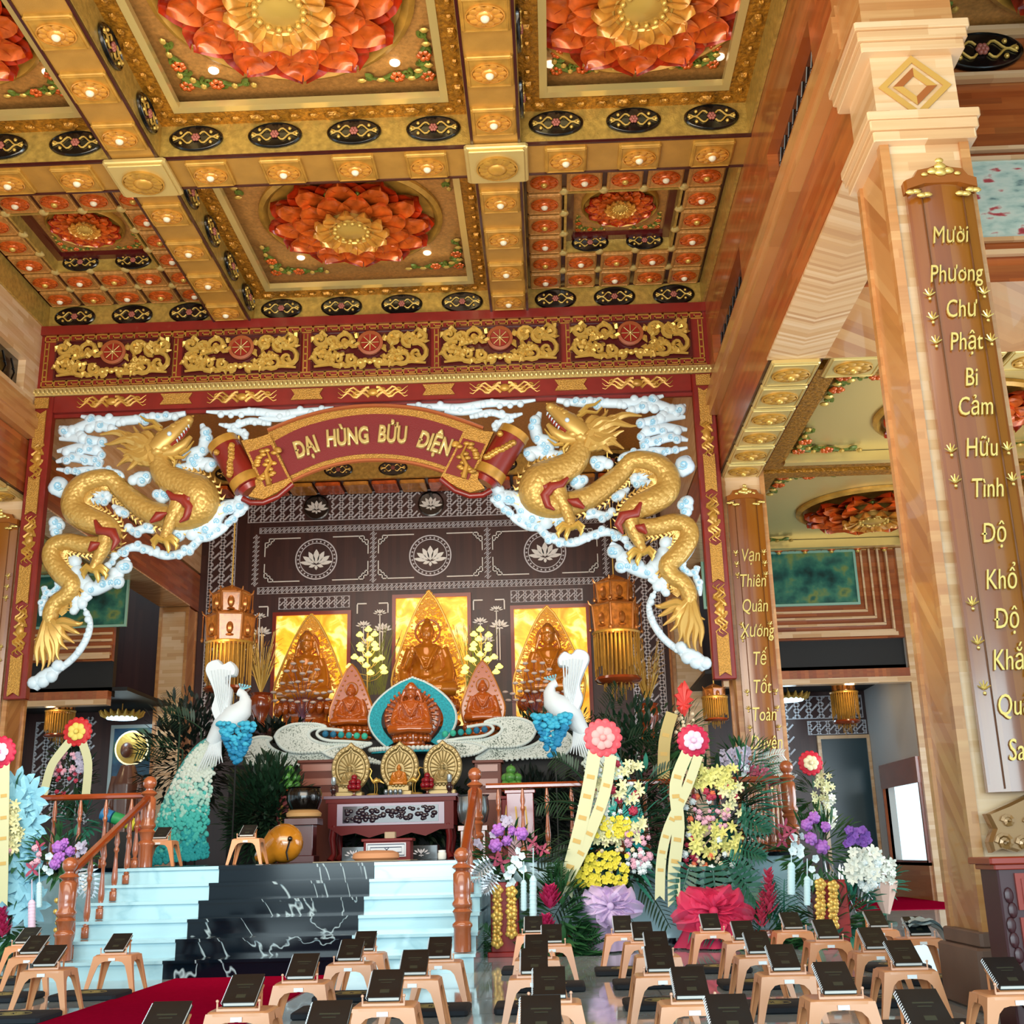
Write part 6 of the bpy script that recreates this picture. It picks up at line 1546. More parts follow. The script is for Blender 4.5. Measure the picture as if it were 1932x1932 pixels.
tag(m.build('altar_step', M['dark']), 'dark stepped altar base behind the offering table, mostly hidden by greenery', 'altar')
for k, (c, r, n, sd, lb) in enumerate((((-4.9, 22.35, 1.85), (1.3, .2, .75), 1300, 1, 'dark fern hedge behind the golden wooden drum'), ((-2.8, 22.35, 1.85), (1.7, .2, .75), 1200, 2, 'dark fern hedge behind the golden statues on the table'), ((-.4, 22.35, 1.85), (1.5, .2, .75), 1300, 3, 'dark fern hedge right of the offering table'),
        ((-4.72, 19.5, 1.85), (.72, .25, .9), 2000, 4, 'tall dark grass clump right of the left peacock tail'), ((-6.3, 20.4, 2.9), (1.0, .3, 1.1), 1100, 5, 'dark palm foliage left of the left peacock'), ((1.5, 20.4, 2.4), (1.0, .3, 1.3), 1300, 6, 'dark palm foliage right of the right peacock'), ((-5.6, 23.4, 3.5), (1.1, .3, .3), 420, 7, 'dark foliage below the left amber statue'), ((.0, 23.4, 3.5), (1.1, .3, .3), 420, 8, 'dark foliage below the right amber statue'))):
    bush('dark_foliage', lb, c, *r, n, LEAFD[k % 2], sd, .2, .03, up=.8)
for k, (px, py, Y, d) in enumerate(((380, 1350, 19.7, (-.6, -.2, .5)), (345, 1390, 19.7, (-.9, -.2, .3)), (340, 1340, 19.7, (-.2, -.1, .9)), (1140, 1330, 19.7, (.3, -.1, .9)), (1170, 1380, 19.7, (.8, -.2, .4)), (1200, 1400, 19.7, (.9, -.2, .2)))):
    m = MB(); q_ = at(px, py + 25, Y); palm(m, q_, d, .8, 12, .02, .35); m.tube([(q_.x, q_.y, 1.03), q_], .015, 5); tag(m.build('palm_frond', LEAFD[1]), 'dark palm frond, %s of the three beside the %s peacock' % (ORD[k % 3], 'left' if k < 3 else 'right'), 'palm frond', 'palm fronds beside the peacocks')
# ---- flower lamps and small flower stands before the niches
YL = flat('lamp_yellow', '#f4e860', .4, emit='#fff06a', es=2.2)
for px, nm in ((693, 'left'), (908, 'right')):
    t = thing('flower_lamp', 'tree-shaped lamp of glowing yellow blossoms, %s of the middle large statue' % nm, 'lamp', tuple(at(px, 1290, 25.0)))
    m = MB(); R_ = random.Random(5 if nm == 'left' else 6); spots = []
    for k, (dx, dy) in enumerate(((2, -102), (-14, -92), (14, -93), (5, -84), (-14, -72), (14, -74), (-12, -65), (16, -66), (2, -55), (-24, -50), (-12, -45), (26, -48), (16, -44), (-2, -34), (30, -30), (32, -22), (6, -20), (-34, -32), (-28, -22))):
        s = 1 if nm == 'left' else -1; spots.append(at(px + s * dx, 1290 + dy, 25.0))
    base = at(px, 1300, 25.0); st = MB(); st.tube([Vector((base.x, 25.0, 3.3)), base, at(px, 1195, 25.05)], .015, 6); st.lathe([(.12, 3.3), (.1, 3.34), (.02, 3.36)], (base.x, 25.0, 0), 12)
    for q in spots: st.tube([Vector((base.x, 25.05, q.z - .2)), Vector(((base.x + q.x) / 2, 25.02, q.z - .15)), q], .008, 5); m.ball(q, .075, 8, 6, (1.15, .8, .62)); m.ball(q + Vector((0, 0, .035)), .045, 6, 5)
    bl(st, 'stem', M['goldb'], t, True); bl(m, 'glowing_blossoms', YL, t, True)
    point('flower_lamp_light', tuple(at(px, 1235, 24.7)), 10, (1, .95, .5), .3)
    t = thing('grass_spray', 'fine upright grass spray behind the %s flower lamp' % nm, 'plant', tuple(base)); m = MB()
    m.tube([(base.x, 25.2, 3.3), (base.x, 25.2, base.z)], .03, 5)
    for k in range(60): a = R_.uniform(-.5, .5); x = base.x + R_.uniform(-.2, .2) + (.15 if nm == 'left' else -.15); m.tube([(x, 25.2, base.z - .1), (x + a * .3, 25.2, base.z + .6), (x + a * .8, 25.2, base.z + R_.uniform(1.0, 1.5))], .005, 3)
    bl(m, 'blades', flat('spray_olive', '#6a6a28', .7) if 'spray_olive' not in bpy.data.materials else bpy.data.materials['spray_olive'], t)
PF = flat('pale_pink_blossom', '#cfb9ae', .7)
for px, py, nm in ((570, 1345, 'left'), (1010, 1345, 'right')):
    t = thing('blossom_vase', 'purple vase of small pale blossoms in tiers before the %s large statue' % nm, 'flowers', tuple(at(px, py, 24.4)))
    c = at(px, py, 24.4); m = MB(); st = MB(); R_ = random.Random(31)
    for i, (n, w_, z) in enumerate(((3, .18, 1.05), (5, .32, .85), (6, .40, .65), (9, .62, .42), (10, .72, .24))):
        for k in range(n):
            q = c + Vector((-w_ + 2 * w_ * k / (n - 1), -.1 + R_.uniform(-.08, .08), z + R_.uniform(-.04, .04)))
            m.ball(q, .055, 7, 5, (1.2, 1, .6)); st.tube([c + Vector((0, 0, -.1)), (c + q) / 2 + Vector((0, 0, .1)), q], .005, 3)
    bl(m, 'pale_blossoms', PF, t, True); bl(st, 'stems', flat('stem_purple_' + nm, '#5a3448', .6), t)
    m = MB(); m.lathe([(.10, -.5), (.14, -.42), (.10, -.25), (.06, -.12), (.09, -.05)], tuple(c), 14); bl(m, 'vase', flat('vase_purple_' + nm, '#6a4258', .3), t, True)
# ---- hanging lanterns
LG = flat('lantern_glass', '#9c5a20', .15, emit='#ff9030', es=.16, var=.6, vs=12, coat=.5); LGOLD = flat('lantern_gold', '#a8642a', .25, .5)
def lantern(c, s, label, ztop, tiers=2, tassel=1.0, es=True):
    t = thing('hanging_lantern', label, 'lantern', tuple(c)); c = Vector(c)
    def hexr(r, z, y=0): return [(r * cos(pi / 3 * k + .26), r * sin(pi / 3 * k + .26), z) for k in range(6)]
    m = MB(); m.tube([(0, 0, .1), (0, 0, (ztop - c.z) / 1)], .012 / 1, 5); m.build('chain', M['goldb'], t)
    z = 0.0; gl, fr = MB(), MB()
    for ti in range(tiers):
        r, h = (.34, .36) if ti == 0 else (.43, .52)
        r *= s; h *= s
        a, b = hexr(r * .9, z - h), hexr(r, z)
        gl.add(a + b, [(k, (k + 1) % 6, 6 + (k + 1) % 6, 6 + k) for k in range(6)])
        for k in range(6):
            fr.tube([a[k], b[k]], .022 * s, 6)
            for q in (a, b): fr.tube([q[k], q[(k + 1) % 6]], .024 * s, 5)
            mp = (Vector(a[k]) + Vector(a[(k + 1) % 6]) + Vector(b[k]) + Vector(b[(k + 1) % 6])) / 4 * 1.0; fr.ball((mp.x * 1.02, mp.y * 1.02, mp.z), .065 * s, 7, 6, (1, 1, 1.7)); fr.ball((mp.x * 1.03, mp.y * 1.03, mp.z - .13 * s), .06 * s, 6, 4, (1.3, 1.3, .4))
            o_ = Vector(b[k]) * 1.12; fr.tube([b[k], (o_.x, o_.y, z + .03 * s), (o_.x * 1.05, o_.y * 1.05, z + .09 * s)], [.02 * s, .018 * s, .008 * s], 5); fr.tube([(o_.x, o_.y, z), (o_.x, o_.y, z - h * .8)], .010 * s, 4); fr.ball((o_.x, o_.y, z - h * .85), .03 * s, 6, 5, (1, 1, 1.6))
            o2 = Vector(a[k]) * 1.08; fr.tube([a[k], (o2.x, o2.y, a[k][2] - .05 * s)], [.02 * s, .008 * s], 5)
        fr.lathe([(r * 1.05, z), (r * .98, z + .03 * s), (r * .6, z + .10 * s), (r * .15, z + .16 * s), (.02, z + .18 * s)], n=6)
        z -= h + .05 * s
    gl.build('glass_panels', LG, t); fr.build('gilt_frame', LGOLD, t, 30)
    m = MB(); R_ = random.Random(2)
    for rr_, n, L in ((.40 * s, 34, .55), (.26 * s, 22, .75), (.12 * s, 10, .9)):
        for k in range(n):
            a = 2 * pi * k / n; L_ = L * s * tassel * R_.uniform(.85, 1.1); m.tube([(rr_ * cos(a), rr_ * sin(a), z + .05), (rr_ * cos(a), rr_ * sin(a), z - L_)], [.016 * s, .011 * s], 4)
    m.lathe([(.42 * s, z + .05), (.44 * s, z + .08), (.42 * s, z + .1)], n=24); m.build('tassel_fringe', M['goldd'], t)
    m = MB(); m.lathe([(.40 * s, z - .62 * s * tassel), (.42 * s, z - .66 * s * tassel), (.38 * s, z - .7 * s * tassel), (.2 * s, z - .74 * s * tassel)], n=20); m.build('lower_ring', M['rail'], t, True)
    if es: m = MB(); m.ball((0, -.3 * s, z + .12 * s), .05 * s, 8, 6); m.build('bulb', M['lamp'], t, True); point('lantern_light', (c.x, c.y - .55, c.z + z - .1), 9, (1, .72, .4), .1)
    return t
lantern(at(437, 1122, 20.5), 1.0, 'gilt two-tier hexagonal lantern with long tassels, left side of the altar', 10.4, tassel=1.15)
lantern(at(1158, 1102, 20.5), 1.0, 'gilt two-tier hexagonal lantern with long tassels, right side of the altar', 10.4, tassel=1.15)
lantern(at(116, 1322, 26.0), .78, 'glowing amber lantern in the left side room', 4.62, tiers=1, tassel=.9)
lantern(at(1590, 1288, 26.0), .72, 'glowing amber lantern with pale lotus fringe in the right side room', 4.62, tiers=1, tassel=1.2)
lantern(at(1347, 1300, 23.0), .6, 'small amber lantern seen between the archway foot and the right column', 7.0, tiers=1, tassel=.9)
# golden leaf bouquets on red pots
for px, py, nm, Y in ((492, 1310, 'left', 23.8), (1222, 1330, 'right', 23.8)):
    c = at(px, py, Y); t = thing('gilt_bouquet', 'bouquet of golden leaves in a red-brown pot beside the %s lantern' % nm, 'bouquet', tuple(c)); m = MB(); R_ = random.Random(14)
    for k in range(60):
        a, b = R_.uniform(-1, 1), R_.uniform(.3, 1.35); q = c + Vector((a * .34 * (.5 + b * .5), R_.uniform(-.15, .15), b)); m.tube([c, (c + q) / 2, q], .007, 3); leaf(m, q, (a, -.2, .6), .16, .035)
    bl(m, 'golden_leaves', M['goldb'], t)
    m = MB(); m.lathe([(.14, -.75), (.18, -.7), (.12, -.5), (.2, -.3), (.24, -.12), (.18, -.03), (.22, .02)], tuple(c), 18); bl(m, 'pot', M['rail'], t, True)
    m = MB(); m.bbox((c.x - .2, c.y - .2, 3.3 if c.y > 23.1 and -5.9 < c.x < .3 else 1.03), (c.x + .2, c.y + .2, c.z - .75), .02); bl(m, 'tall_pedestal', M['redd'], t)
# ---------------------------------------------------------------- offering table and what stands round it
TY = 20.5
T_ = lambda px, py, y=TY: at(px, py, y)
a, b = T_(613, 1502), T_(862, 1497); zt = (a.z + b.z) / 2; x0, x1 = a.x, b.x; tx = (x0 + x1) / 2
t = thing('offering_table', 'carved red-brown offering table with a lilac sheen painted on its top, under the golden statues', 'table', (tx, TY + .4, 1.03))
LIL = flat('lacquer_painted_lilac_sheen', '#80667a', .4); TR = flat('table_red', '#701414', .45, spec=.25)  # the lilac sheen on the lacquer is put into the top's colour
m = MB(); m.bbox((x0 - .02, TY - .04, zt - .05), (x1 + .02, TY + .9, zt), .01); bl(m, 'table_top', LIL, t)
m = MB(); m.box((x0 + .06, TY, zt - .52), (x1 - .06, TY + .85, zt - .05)); m.box((x0 + .02, TY - .02, zt - .12), (x1 - .02, TY + .87, zt - .05)); bl(m, 'body', TR, t)
m = MB(); m.box((x0 + .22, TY - .02, zt - .50), (x1 - .22, TY, zt - .14)); bl(m, 'panel_border', flat('pale_lilac_inlay', '#b9a8bd', .35), t)
m = MB(); m.box((x0 + .32, TY - .03, zt - .46), (x1 - .32, TY - .02, zt - .18)); R_ = random.Random(3)
for k in range(90): m.ball((R_.uniform(x0 + .36, x1 - .36), TY - .035, R_.uniform(zt - .43, zt - .21)), R_.uniform(.02, .045), 6, 4, (1.3, .5, 1))
bl(m, 'carved_panel', flat('carved_purple_black', '#2a1a28', .3, coat=.6), t, True)
m = MB(); P = [(x0 + .06, zt - .52)]
n = 9
for k in range(n + 1): u = k / n; P.append((x0 + .06 + (x1 - x0 - .12) * u, zt - .64 - .07 * (1 if k % 2 else 0) + .12 * (abs(u - .5) * 2) ** 4))
P.append((x1 - .06, zt - .52)); m.prism([(p, TY + .01, q) for p, q in P], (0, -.04, 0)); bl(m, 'scalloped_apron', TR, t)
for sx in (x0 + .1, x1 - .22):
    for sy in (TY, TY + .7):
        m = MB(); m.tube([(sx + .06, sy + .06, zt - .5), (sx + .06 + (.03 if sx > tx else -.03), sy + .03, 1.4), (sx + .06, sy + .06, 1.15), (sx + .06 + (.05 if sx > tx else -.05), sy, 1.035)], [.07, .06, .045, .06], 8); bl(m, 'leg', TR, t, True)
# three gilded shrine statues
GS = flat('silvery_gold', '#a8905c', .4, .3)
def shrine(px, nm):
    p = T_(px, 1497, TY + .25); t = thing('shrine_statue', 'gilded oval shrine with a small seated figure on the table, the %s one' % nm, 'statue', (p.x, p.y, zt))
    m = MB(); m.bbox((-.24, -.14, 0), (.24, .14, .07), .015); m.bbox((-.19, -.11, .07), (.19, .11, .16), .015); m.build('base', GS, t)
    m = MB(); n = 32
    for r, tr in ((1, .045), (.8, .02)): m.tube([(r * .30 * cos(2 * pi * k / n), .06, .48 + r * .36 * sin(2 * pi * k / n) + (.06 if k == n // 4 else 0)) for k in range(n + 1)], tr, 6)
    for k in range(26): a = 2 * pi * k / 26; m.ball((.30 * cos(a), .04, .48 + .37 * sin(a)), .035, 6, 5)
    for k in range(20): a = 2 * pi * k / 20; m.tube([(.08 * cos(a), .05, .46 + .1 * sin(a)), (.24 * cos(a), .05, .48 + .29 * sin(a))], .012, 4)
    m.ball((0, .08, .48), .28, 16, 8, (.95, .05, 1.2)); m.build('oval_halo', GS, t, True)
    body_part('crowned' if nm != 'middle' else 'plain', M['amberg'] if nm == 'middle' else GS, t, .36, (0, -.05, .17))
    m = MB()
    for k in range(14): a = 2 * pi * k / 14; m.ball((.15 * cos(a), -.03 + .09 * sin(a), .165), .035, 6, 5)
    m.build('lotus_seat', GS, t, True)
for px, nm in ((660, 'left'), (753, 'middle'), (835, 'right')): shrine(px, nm)
def crane(px, s, nm):
    p = T_(px, 1497, TY + .1); t = thing('crane_figure', 'small golden crane on the table, %s of the middle shrine' % nm, 'crane', (p.x, p.y, zt)); m = MB()
    m.tube([(0, 0, .22), (s * .07, 0, .26), (s * .13, 0, .24)], [.03, .05, .02], 8); m.tube([(0, 0, .24), (-s * .05, 0, .33), (-s * .02, 0, .42), (-s * .05, 0, .46)], [.022, .014, .012, .016], 7); m.tube([(-s * .05, 0, .46), (-s * .12, 0, .44)], [.01, .002], 5)
    for q in (0, .04): m.tube([(s * (.03 + q), .01, .23), (s * (.04 + q), 0, .1), (s * (.03 + q), 0, .02)], .007, 5)
    m.tube([(s * .1, .02, .26), (s * .2, .02, .2)], [.03, .005], 6); m.build('crane_body', M['goldb'], t, True)
    m = MB(); m.lathe([(.10, 0), (.11, .02), (.06, .035), (.001, .04)], n=12); m.build('foot_plate', M['goldb'], t, True)
crane(703, 1, 'left'); crane(787, -1, 'right')
for px, nm in ((629, 'left'), (848, 'right')):
    p = T_(px, 1500, TY + .05); t = thing('candle_vase', 'small dark and silver candle vase at the %s end of the table' % nm, 'vase', (p.x, p.y, zt))
    m = MB(); m.lathe([(.05, 0), (.03, .03), (.055, .09), (.06, .14), (.03, .17), (.035, .19)], n=14); m.build('dark_body', flat('vase_dark_' + nm, '#3a2020', .2, coat=.6), t, True); m = MB(); m.lathe([(.03, .19), (.045, .23), (.04, .32), (.02, .33)], n=14); m.build('glass_cup', flat('silver_glass_' + nm, '#a9b2b4', .15, .4), t, True)
def pile(px, py, Y, mat, r, label, nmn, z, cols=(4, 3, 1)):
    p = at(px, py, Y); k = 0
    t = thing('fruit_bowl', 'small footed bowl carrying the %s' % label, 'bowl', (p.x, Y, z)); m = MB(); m.lathe([(.6 * r * 2, 0), (.3 * r, .02), (.3 * r, .05), (2.0 * r, .08), (2.1 * r, .10)], n=14); m.build('bowl_body', M['rail'], t, True)
    zz = z + .10 + r * .9; n_ = 0
    for li, c in enumerate(cols):
        for i in range(c):
            a = 2 * pi * i / max(c, 1) + .4 * li; R = r * 1.25 if c > 1 else 0
            m = MB(); m.ball((0, 0, 0), r, 10, 7, (1, 1, .95)); m.tube([(0, 0, r * .85), (0.01, 0, r * 1.15)], r * .08, 4)
            o = m.build(nmn, mat, None, True, loc=(p.x + R * cos(a), Y + R * sin(a), zz + li * r * 1.45)); tag(o, 'one of the %s' % label, 'fruit', label)
RF = flat('red_fruit', '#8e1020', .3); GF = flat('green_melon', '#4f8a3a', .4, var=.3, vs=20)
pile(668, 1490, TY + .02, RF, .055, 'red fruits piled before the left golden shrine', 'red_fruit', zt); pile(806, 1488, TY + .02, RF, .055, 'red fruits piled before the right golden shrine', 'red_fruit', zt)
for k in range(4):
    p = T_(728 + 9 * k, 1498, TY + .0); m = MB(); m.lathe([(.02, 0), (.035, .03), (.038, .06), (.03, .09), (.001, .09)], n=12); tag(m.build('offering_cup', flat('cup_silver', '#8f9aa0', .2, .6) if k == 0 else bpy.data.materials['cup_silver'], None, True, loc=(p.x, p.y, zt)), 'small silver offering cup before the middle shrine, %s from left' % ORD[k], 'cup', 'silver cups before the middle shrine')
# side cabinets with melons
CAB = flat('cabinet_brown', '#6a2e1c', .45, spec=.3)
for (pa, pb, pt, nm, gx) in ((565, 640, 1440, 'left', 545), (895, 945, 1440, 'right', 965)):
    q, w_ = at(pa, pt, 21.3), at(pb, pt, 21.3); t = thing('side_cabinet', 'brown carved cabinet behind the %s end of the offering table' % nm, 'cabinet', ((q.x + w_.x) / 2, 21.5, 1.03))
    m = MB(); m.bbox((q.x, 21.3, 1.03), (w_.x, 21.7, q.z), .01); bl(m, 'body', CAB, t)
    m = MB(); m.bbox((q.x - .04, 21.26, q.z), (w_.x + .04, 21.74, q.z + .05), .01); bl(m, 'top', CAB, t)
    m = MB()
    for k in range(3): m.box((q.x + .06, 21.28, q.z - .15 - .25 * k), (w_.x - .06, 21.3, q.z - .03 - .25 * k))
    bl(m, 'drawer_fronts', flat('cab_inlay_' + nm, '#9a5a48', .3), t)
    g0 = at(gx, 1500, 19.6); gz = g0.z - .02
    t = thing('lamp_pedestal', 'dark red square pedestal %s of the offering table' % nm, 'pedestal', (g0.x, 19.6, 1.03)); m = MB(); m.bbox((g0.x - .2, 19.4, gz - .05), (g0.x + .2, 19.8, gz), .01); m.bbox((g0.x - .16, 19.44, 1.03), (g0.x + .16, 19.76, gz - .05), .01); bl(m, 'stand', TR, t)
    m = MB()
    for s in (-.07, .07): m.tube([(g0.x + s, 19.43, gz - .45), (g0.x + s - .02, 19.42, gz - .3), (g0.x + s, 19.43, gz - .15)], .018, 5)
    bl(m, 'gilt_marks', M['goldb'], t, True)
    pile(gx, 1500, 19.6, GF, .085, 'green melons stacked on the %s pedestal' % nm, 'green_melon', gz, (5, 3, 1))
# big bowl gong, drum, kneeling desk
p = at(572, 1590, 18.7); z = 1.03; t = thing('bowl_gong', 'large black bronze bowl gong on a cushioned stand left of the table', 'gong', (p.x, 18.7, z))
m = MB(); m.lathe([(.10, .78), (.22, .80), (.27, .92), (.28, 1.05), (.25, 1.12), (.27, 1.14), (.22, 1.13), (.18, .9)], n=24); m.build('bowl', flat('black_bronze', '#14100e', .15, .4, coat=.6), t, True)
m = MB(); m.lathe([(.20, .66), (.27, .69), (.28, .74), (.22, .79), (.10, .79)], n=20); m.build('cream_cushion', flat('cream_silk', '#c99a62', .6), t, True)
m = MB(); m.bbox((-.22, -.2, 0), (.22, .2, .1), .01); m.bbox((-.18, -.16, .1), (.18, .16, .56), .01); m.bbox((-.26, -.24, .56), (.26, .24, .66), .01); m.build('stand', M['redd'], t)
p = at(525, 1600, 16.0); t = thing('wooden_fish_drum', 'golden lacquered wooden fish drum on the platform beside the stool', 'drum', (p.x, 16.0, 1.03))
m = MB(); m.ball((.08, 0, .26), .27, 18, 12, (.95, .8, .95)); m.tube([(.02, 0, .28), (-.16, 0, .12), (-.3, 0, .08)], [.22, .16, .05], 12); m.build('drum_body', flat('honey_lacquer', '#b8761e', .15, coat=.8, var=.35, vs=3), t, True)
m = MB(); m.tube([(.2, -.2, .3), (.16, -.22, .14), (.18, -.2, .04)], .012, 5); m.ball((.2, -.21, .31), .035, 8, 6); m.build('slit', M['black'], t, True)
p = at(722, 1612, 16.6); t = thing('kneeling_desk', 'low red desk with a white and blue fretted panel before the table', 'desk', (p.x, 16.8, 1.03)); m = MB(); m.bbox((-.30, 0, 0), (.36, .35, .26), .01); m.bbox((-.33, -.02, .26), (.39, .38, .3), .01); m.build('desk_body', TR, t)
m = MB(); m.box((-.26, -.02, .05), (.30, 0, .24)); m.build('white_panel', flat('porcelain_white', '#c9ccd2', .3), t)
m = MB()
for e in (.0, .04): 
    q = [(-.24 + e, .07 + e), (.28 - e, .07 + e), (.28 - e, .22 - e), (-.24 + e, .22 - e), (-.24 + e, .07 + e)]; m.tube([(a, -.025, b) for a, b in q], .005, 4)
m.tube([(.0, -.025, .12), (.06, -.025, .17), (.0, -.025, .17), (.06, -.025, .12)], .006, 4); m.build('blue_fret', flat('ink_blue', '#283050', .4), t)
m = MB(); m.bbox((p.x - .02, 16.9, 1.33), (p.x + .13, 17.05, 1.42), .01); tag(m.build('tissue_box', flat('pale_brown_box', '#b09a7c', .6)), 'small pale box standing on the low red desk', 'box')
p = at(707, 1622, 15.6); m = MB(); m.lathe([(.26, 1.035), (.31, 1.07), (.30, 1.13), (.22, 1.16), (.001, 1.17)], (p.x, 15.7, 0), 20, sx=1, sy=.8); tag(m.build('kneeling_cushion', flat('peach_cushion', '#c98f66', .75), None, True), 'round peach kneeling cushion at the top of the stairs', 'cushion')
m = MB(); m.bbox((p.x - .75, 15.3, 1.03), (p.x + .5, 16.1, 1.04), .004); tag(m.build('prayer_mat', flat('straw_mat', '#a59a80', .8)), 'thin straw mat under the peach kneeling cushion', 'mat')
for px0, px1, nm in ((645, 690, 'left'), (765, 825, 'right')):
    q, w_ = at(px0, 1610, 18.2), at(px1, 1610, 18.2); t = thing('low_bench', 'low black lacquer bench with silver inlay under the table, %s of the desk' % nm, 'bench', ((q.x + w_.x) / 2, 18.3, 1.03)); m = MB(); m.bbox((q.x, 18.2, 1.03), (w_.x, 18.6, 1.24), .01); bl(m, 'bench_body', M['black'], t)
    m = MB(); c = (q.x + w_.x) / 2; petals_mb(c, 1.10, 18.19, .09, m); bl(m, 'silver_inlay', M['lat'], t)
p = at(834, 1614, 15.3); t = thing('glass_jar', 'small clear glass jar with white contents at the right of the top step', 'jar', (p.x, 15.3, 1.035)); m = MB(); m.lathe([(.05, 0), (.055, .02), (.055, .07), (.045, .09)], n=12); m.build('jar_body', M['page'], t, True); m = MB(); m.lathe([(.048, .09), (.048, .11), (.001, .115)], n=12); m.build('lid', M['label_'], t, True)
for px, py, Y, nm, w_ in ((893, 1500, 19.2, 'silver', .24),):
    p = at(px, 1545, Y); t = thing('silver_bowl', 'large silver bowl on a wooden stand behind the right railing', 'bowl', (p.x, Y, 1.03)); m = MB(); m.lathe([(.12, .50), (.22, .56), (.26, .75), (.24, .95), (.27, .98), (.2, .96)], n=20); m.build('bowl', flat('brushed_silver', '#a9acae', .2, .8), t, True); m = MB(); m.bbox((-.24, -.2, .42), (.24, .2, .5), .01); m.bbox((-.2, -.16, 0), (.2, .16, .42), .01); m.build('stand', M['railc'], t)
p = at(985, 1600, 18.6); t = thing('red_lamp_stand', 'bright red lacquered cabinet with gilt marks behind the right railing', 'cabinet', (p.x, 18.6, 1.03)); m = MB(); m.bbox((-.22, -.2, 0), (.2, .2, .95), .01); m.bbox((-.25, -.22, .95), (.23, .22, 1.0), .01); m.build('stand_body', flat('bright_red_lacquer', '#8a1a14', .2, coat=.7), t); m = MB(); 
for s in (-.08, .07): m.tube([(s, -.21, .25), (s + .02, -.215, .5), (s, -.21, .75)], .014, 5)
m.build('gilt_marks', M['goldb'], t)
# ---------------------------------------------------------------- side rooms
def R2(px, py, Y): return at(px, py, Y)
fretwork(4.9, 7.4, 4.0, 4.5, .12, BY - .002, 'silver fretwork band over the dark screen in the right side room')
fretwork(5.35, 5.75, 2.0, 3.9, .12, BY - .002, 'upright silver fretwork strip in the right side room')
fretwork(6.1, 7.45, 3.62, 3.92, .09, BY - .002, 'fretwork border just above the dark screen frame')
t = thing('dark_screen', 'tall dark teal screen with a pale wooden frame in the right side room', 'screen', (6.88, BY - .05, .3)); m = MB(); m.box((6.35, BY - .06, .3), (7.42, BY - .02, 3.5)); bl(m, 'screen_panel', flat('screen_teal', '#16333c', .25), t); m = MB(); m.box((6.27, BY - .1, .3), (6.35, BY - .01, 3.58)); m.box((7.42, BY - .1, .3), (7.49, BY - .01, 3.58)); m.box((6.35, BY - .1, 3.5), (7.42, BY - .01, 3.58)); bl(m, 'screen_frame', M['woodl'], t)
t = thing('teal_shrine', 'narrow teal shrine panel with a standing figure beside the right column', 'shrine', (5.0, BY - .1, 1.0)); m = MB(); m.box((4.72, BY - .1, 1.0), (5.32, BY - .04, 3.7)); bl(m, 'panel', flat('shrine_teal', '#1f6468', .4), t); m = MB(); m.box((4.64, BY - .14, 1.0), (4.72, BY - .03, 3.78)); m.box((5.32, BY - .14, 1.0), (5.40, BY - .03, 3.78)); m.box((4.72, BY - .14, 3.7), (5.32, BY - .03, 3.78)); bl(m, 'frame', flat('silver_frame', '#a9b4b4', .3, .4), t)
m = MB(); m.tube([(5.0, BY - .3, 1.0), (5.0, BY - .3, 1.8), (5.0, BY - .3, 2.3)], [.26, .24, .2], 12); m.ball((5.0, BY - .3, 2.55), .14, 12, 8); bl(m, 'standing_figure', M['amber'], t, True)
def crownlight(x, y, z, nm):
    t = thing('lotus_crown_lamp', 'gilt lotus crown lamp with a cool white light in the %s side room' % nm, 'lamp', (x, y, z)); m = MB()
    for k in range(18): a = 2 * pi * k / 18; m.tube([(.34 * cos(a), .34 * sin(a), 0), (.44 * cos(a), .44 * sin(a), .04), (.5 * cos(a), .5 * sin(a), .12)], [.05, .05, .015], 6)
    m.lathe([(.36, -.02), (.4, .02), (.3, .10), (.1, .14)], n=20); m.build('gilt_petals', M['goldb'], t, True)
    m = MB(); m.lathe([(.33, -.06), (.35, -.02), (.001, -.02)], n=24); m.build('light_disc', flat('cool_light_' + nm, '#bfe8ff', .4, emit='#b8e6ff', es=5), t, True); m = MB(); m.tube([(0, 0, .1), (0, 0, 4.62 - z)], .012, 5); m.build('hanging_rod', M['goldb'], t)
    point('crown_lamp_light', (x, y, z - .2), 14, (.7, .9, 1), .2)
q = at(230, 1352, 26.5); crownlight(q.x, 26.5, q.z, 'left'); q = at(1487, 1318, 27.0); crownlight(q.x, 27.0, q.z, 'right')
# left room: standing statue with halo before a painted backdrop
q = at(238, 1500, 26.8); t = thing('standing_statue', 'brown standing statue with a gold round halo under the cool lamp, left side room', 'statue', (q.x, 26.8, .6))
hz = at(232, 1408, 26.8).z - .6
m = MB(); m.tube([(0, 0, 0), (0, 0, hz * .45), (0, 0, hz * .72), (0, 0, hz * .86)], [.30, .27, .30, .16], 16); m.ball((-.05, -.02, hz * .97), .16, 14, 10, (.9, 1, 1.15))
for s in (-1, 1): m.tube([(s * .28, 0, hz * .78), (s * .38, -.05, hz * .55), (s * .2, -.22, hz * .50)], [.09, .10, .06], 10); m.tube([(s * .36, .0, hz * .5), (s * .38, .0, hz * .15)], [.08, .12], 8)
m.build('robed_figure', flat('statue_brown', '#6a4030', .35, coat=.3), t, True, mod=remesh(.02, 3))
m = MB(); m.lathe([(.36, .0), (.36, .04), (.001, .05)], (0, .18, hz * .99), 28, ax='y', sy=-1); m.build('gold_halo', flat('halo_gold', '#c9a24a', .4, .3, emit='#d8b050', es=.03, bump=.6, bs=14), t, True)
m = MB(); m.tube([(.38 * cos(2 * pi * k / 28), .15, hz * .99 + .38 * sin(2 * pi * k / 28)) for k in range(29)], .02, 6); m.build('halo_rim', flat('halo_rim', '#f0e4b0', .4, emit='#fff0c0', es=1.0), t, True)
m = MB(); m.lathe([(.4, -.6), (.42, -.1), (.36, 0)], n=16); m.build('pedestal', M['rail'], t, True)
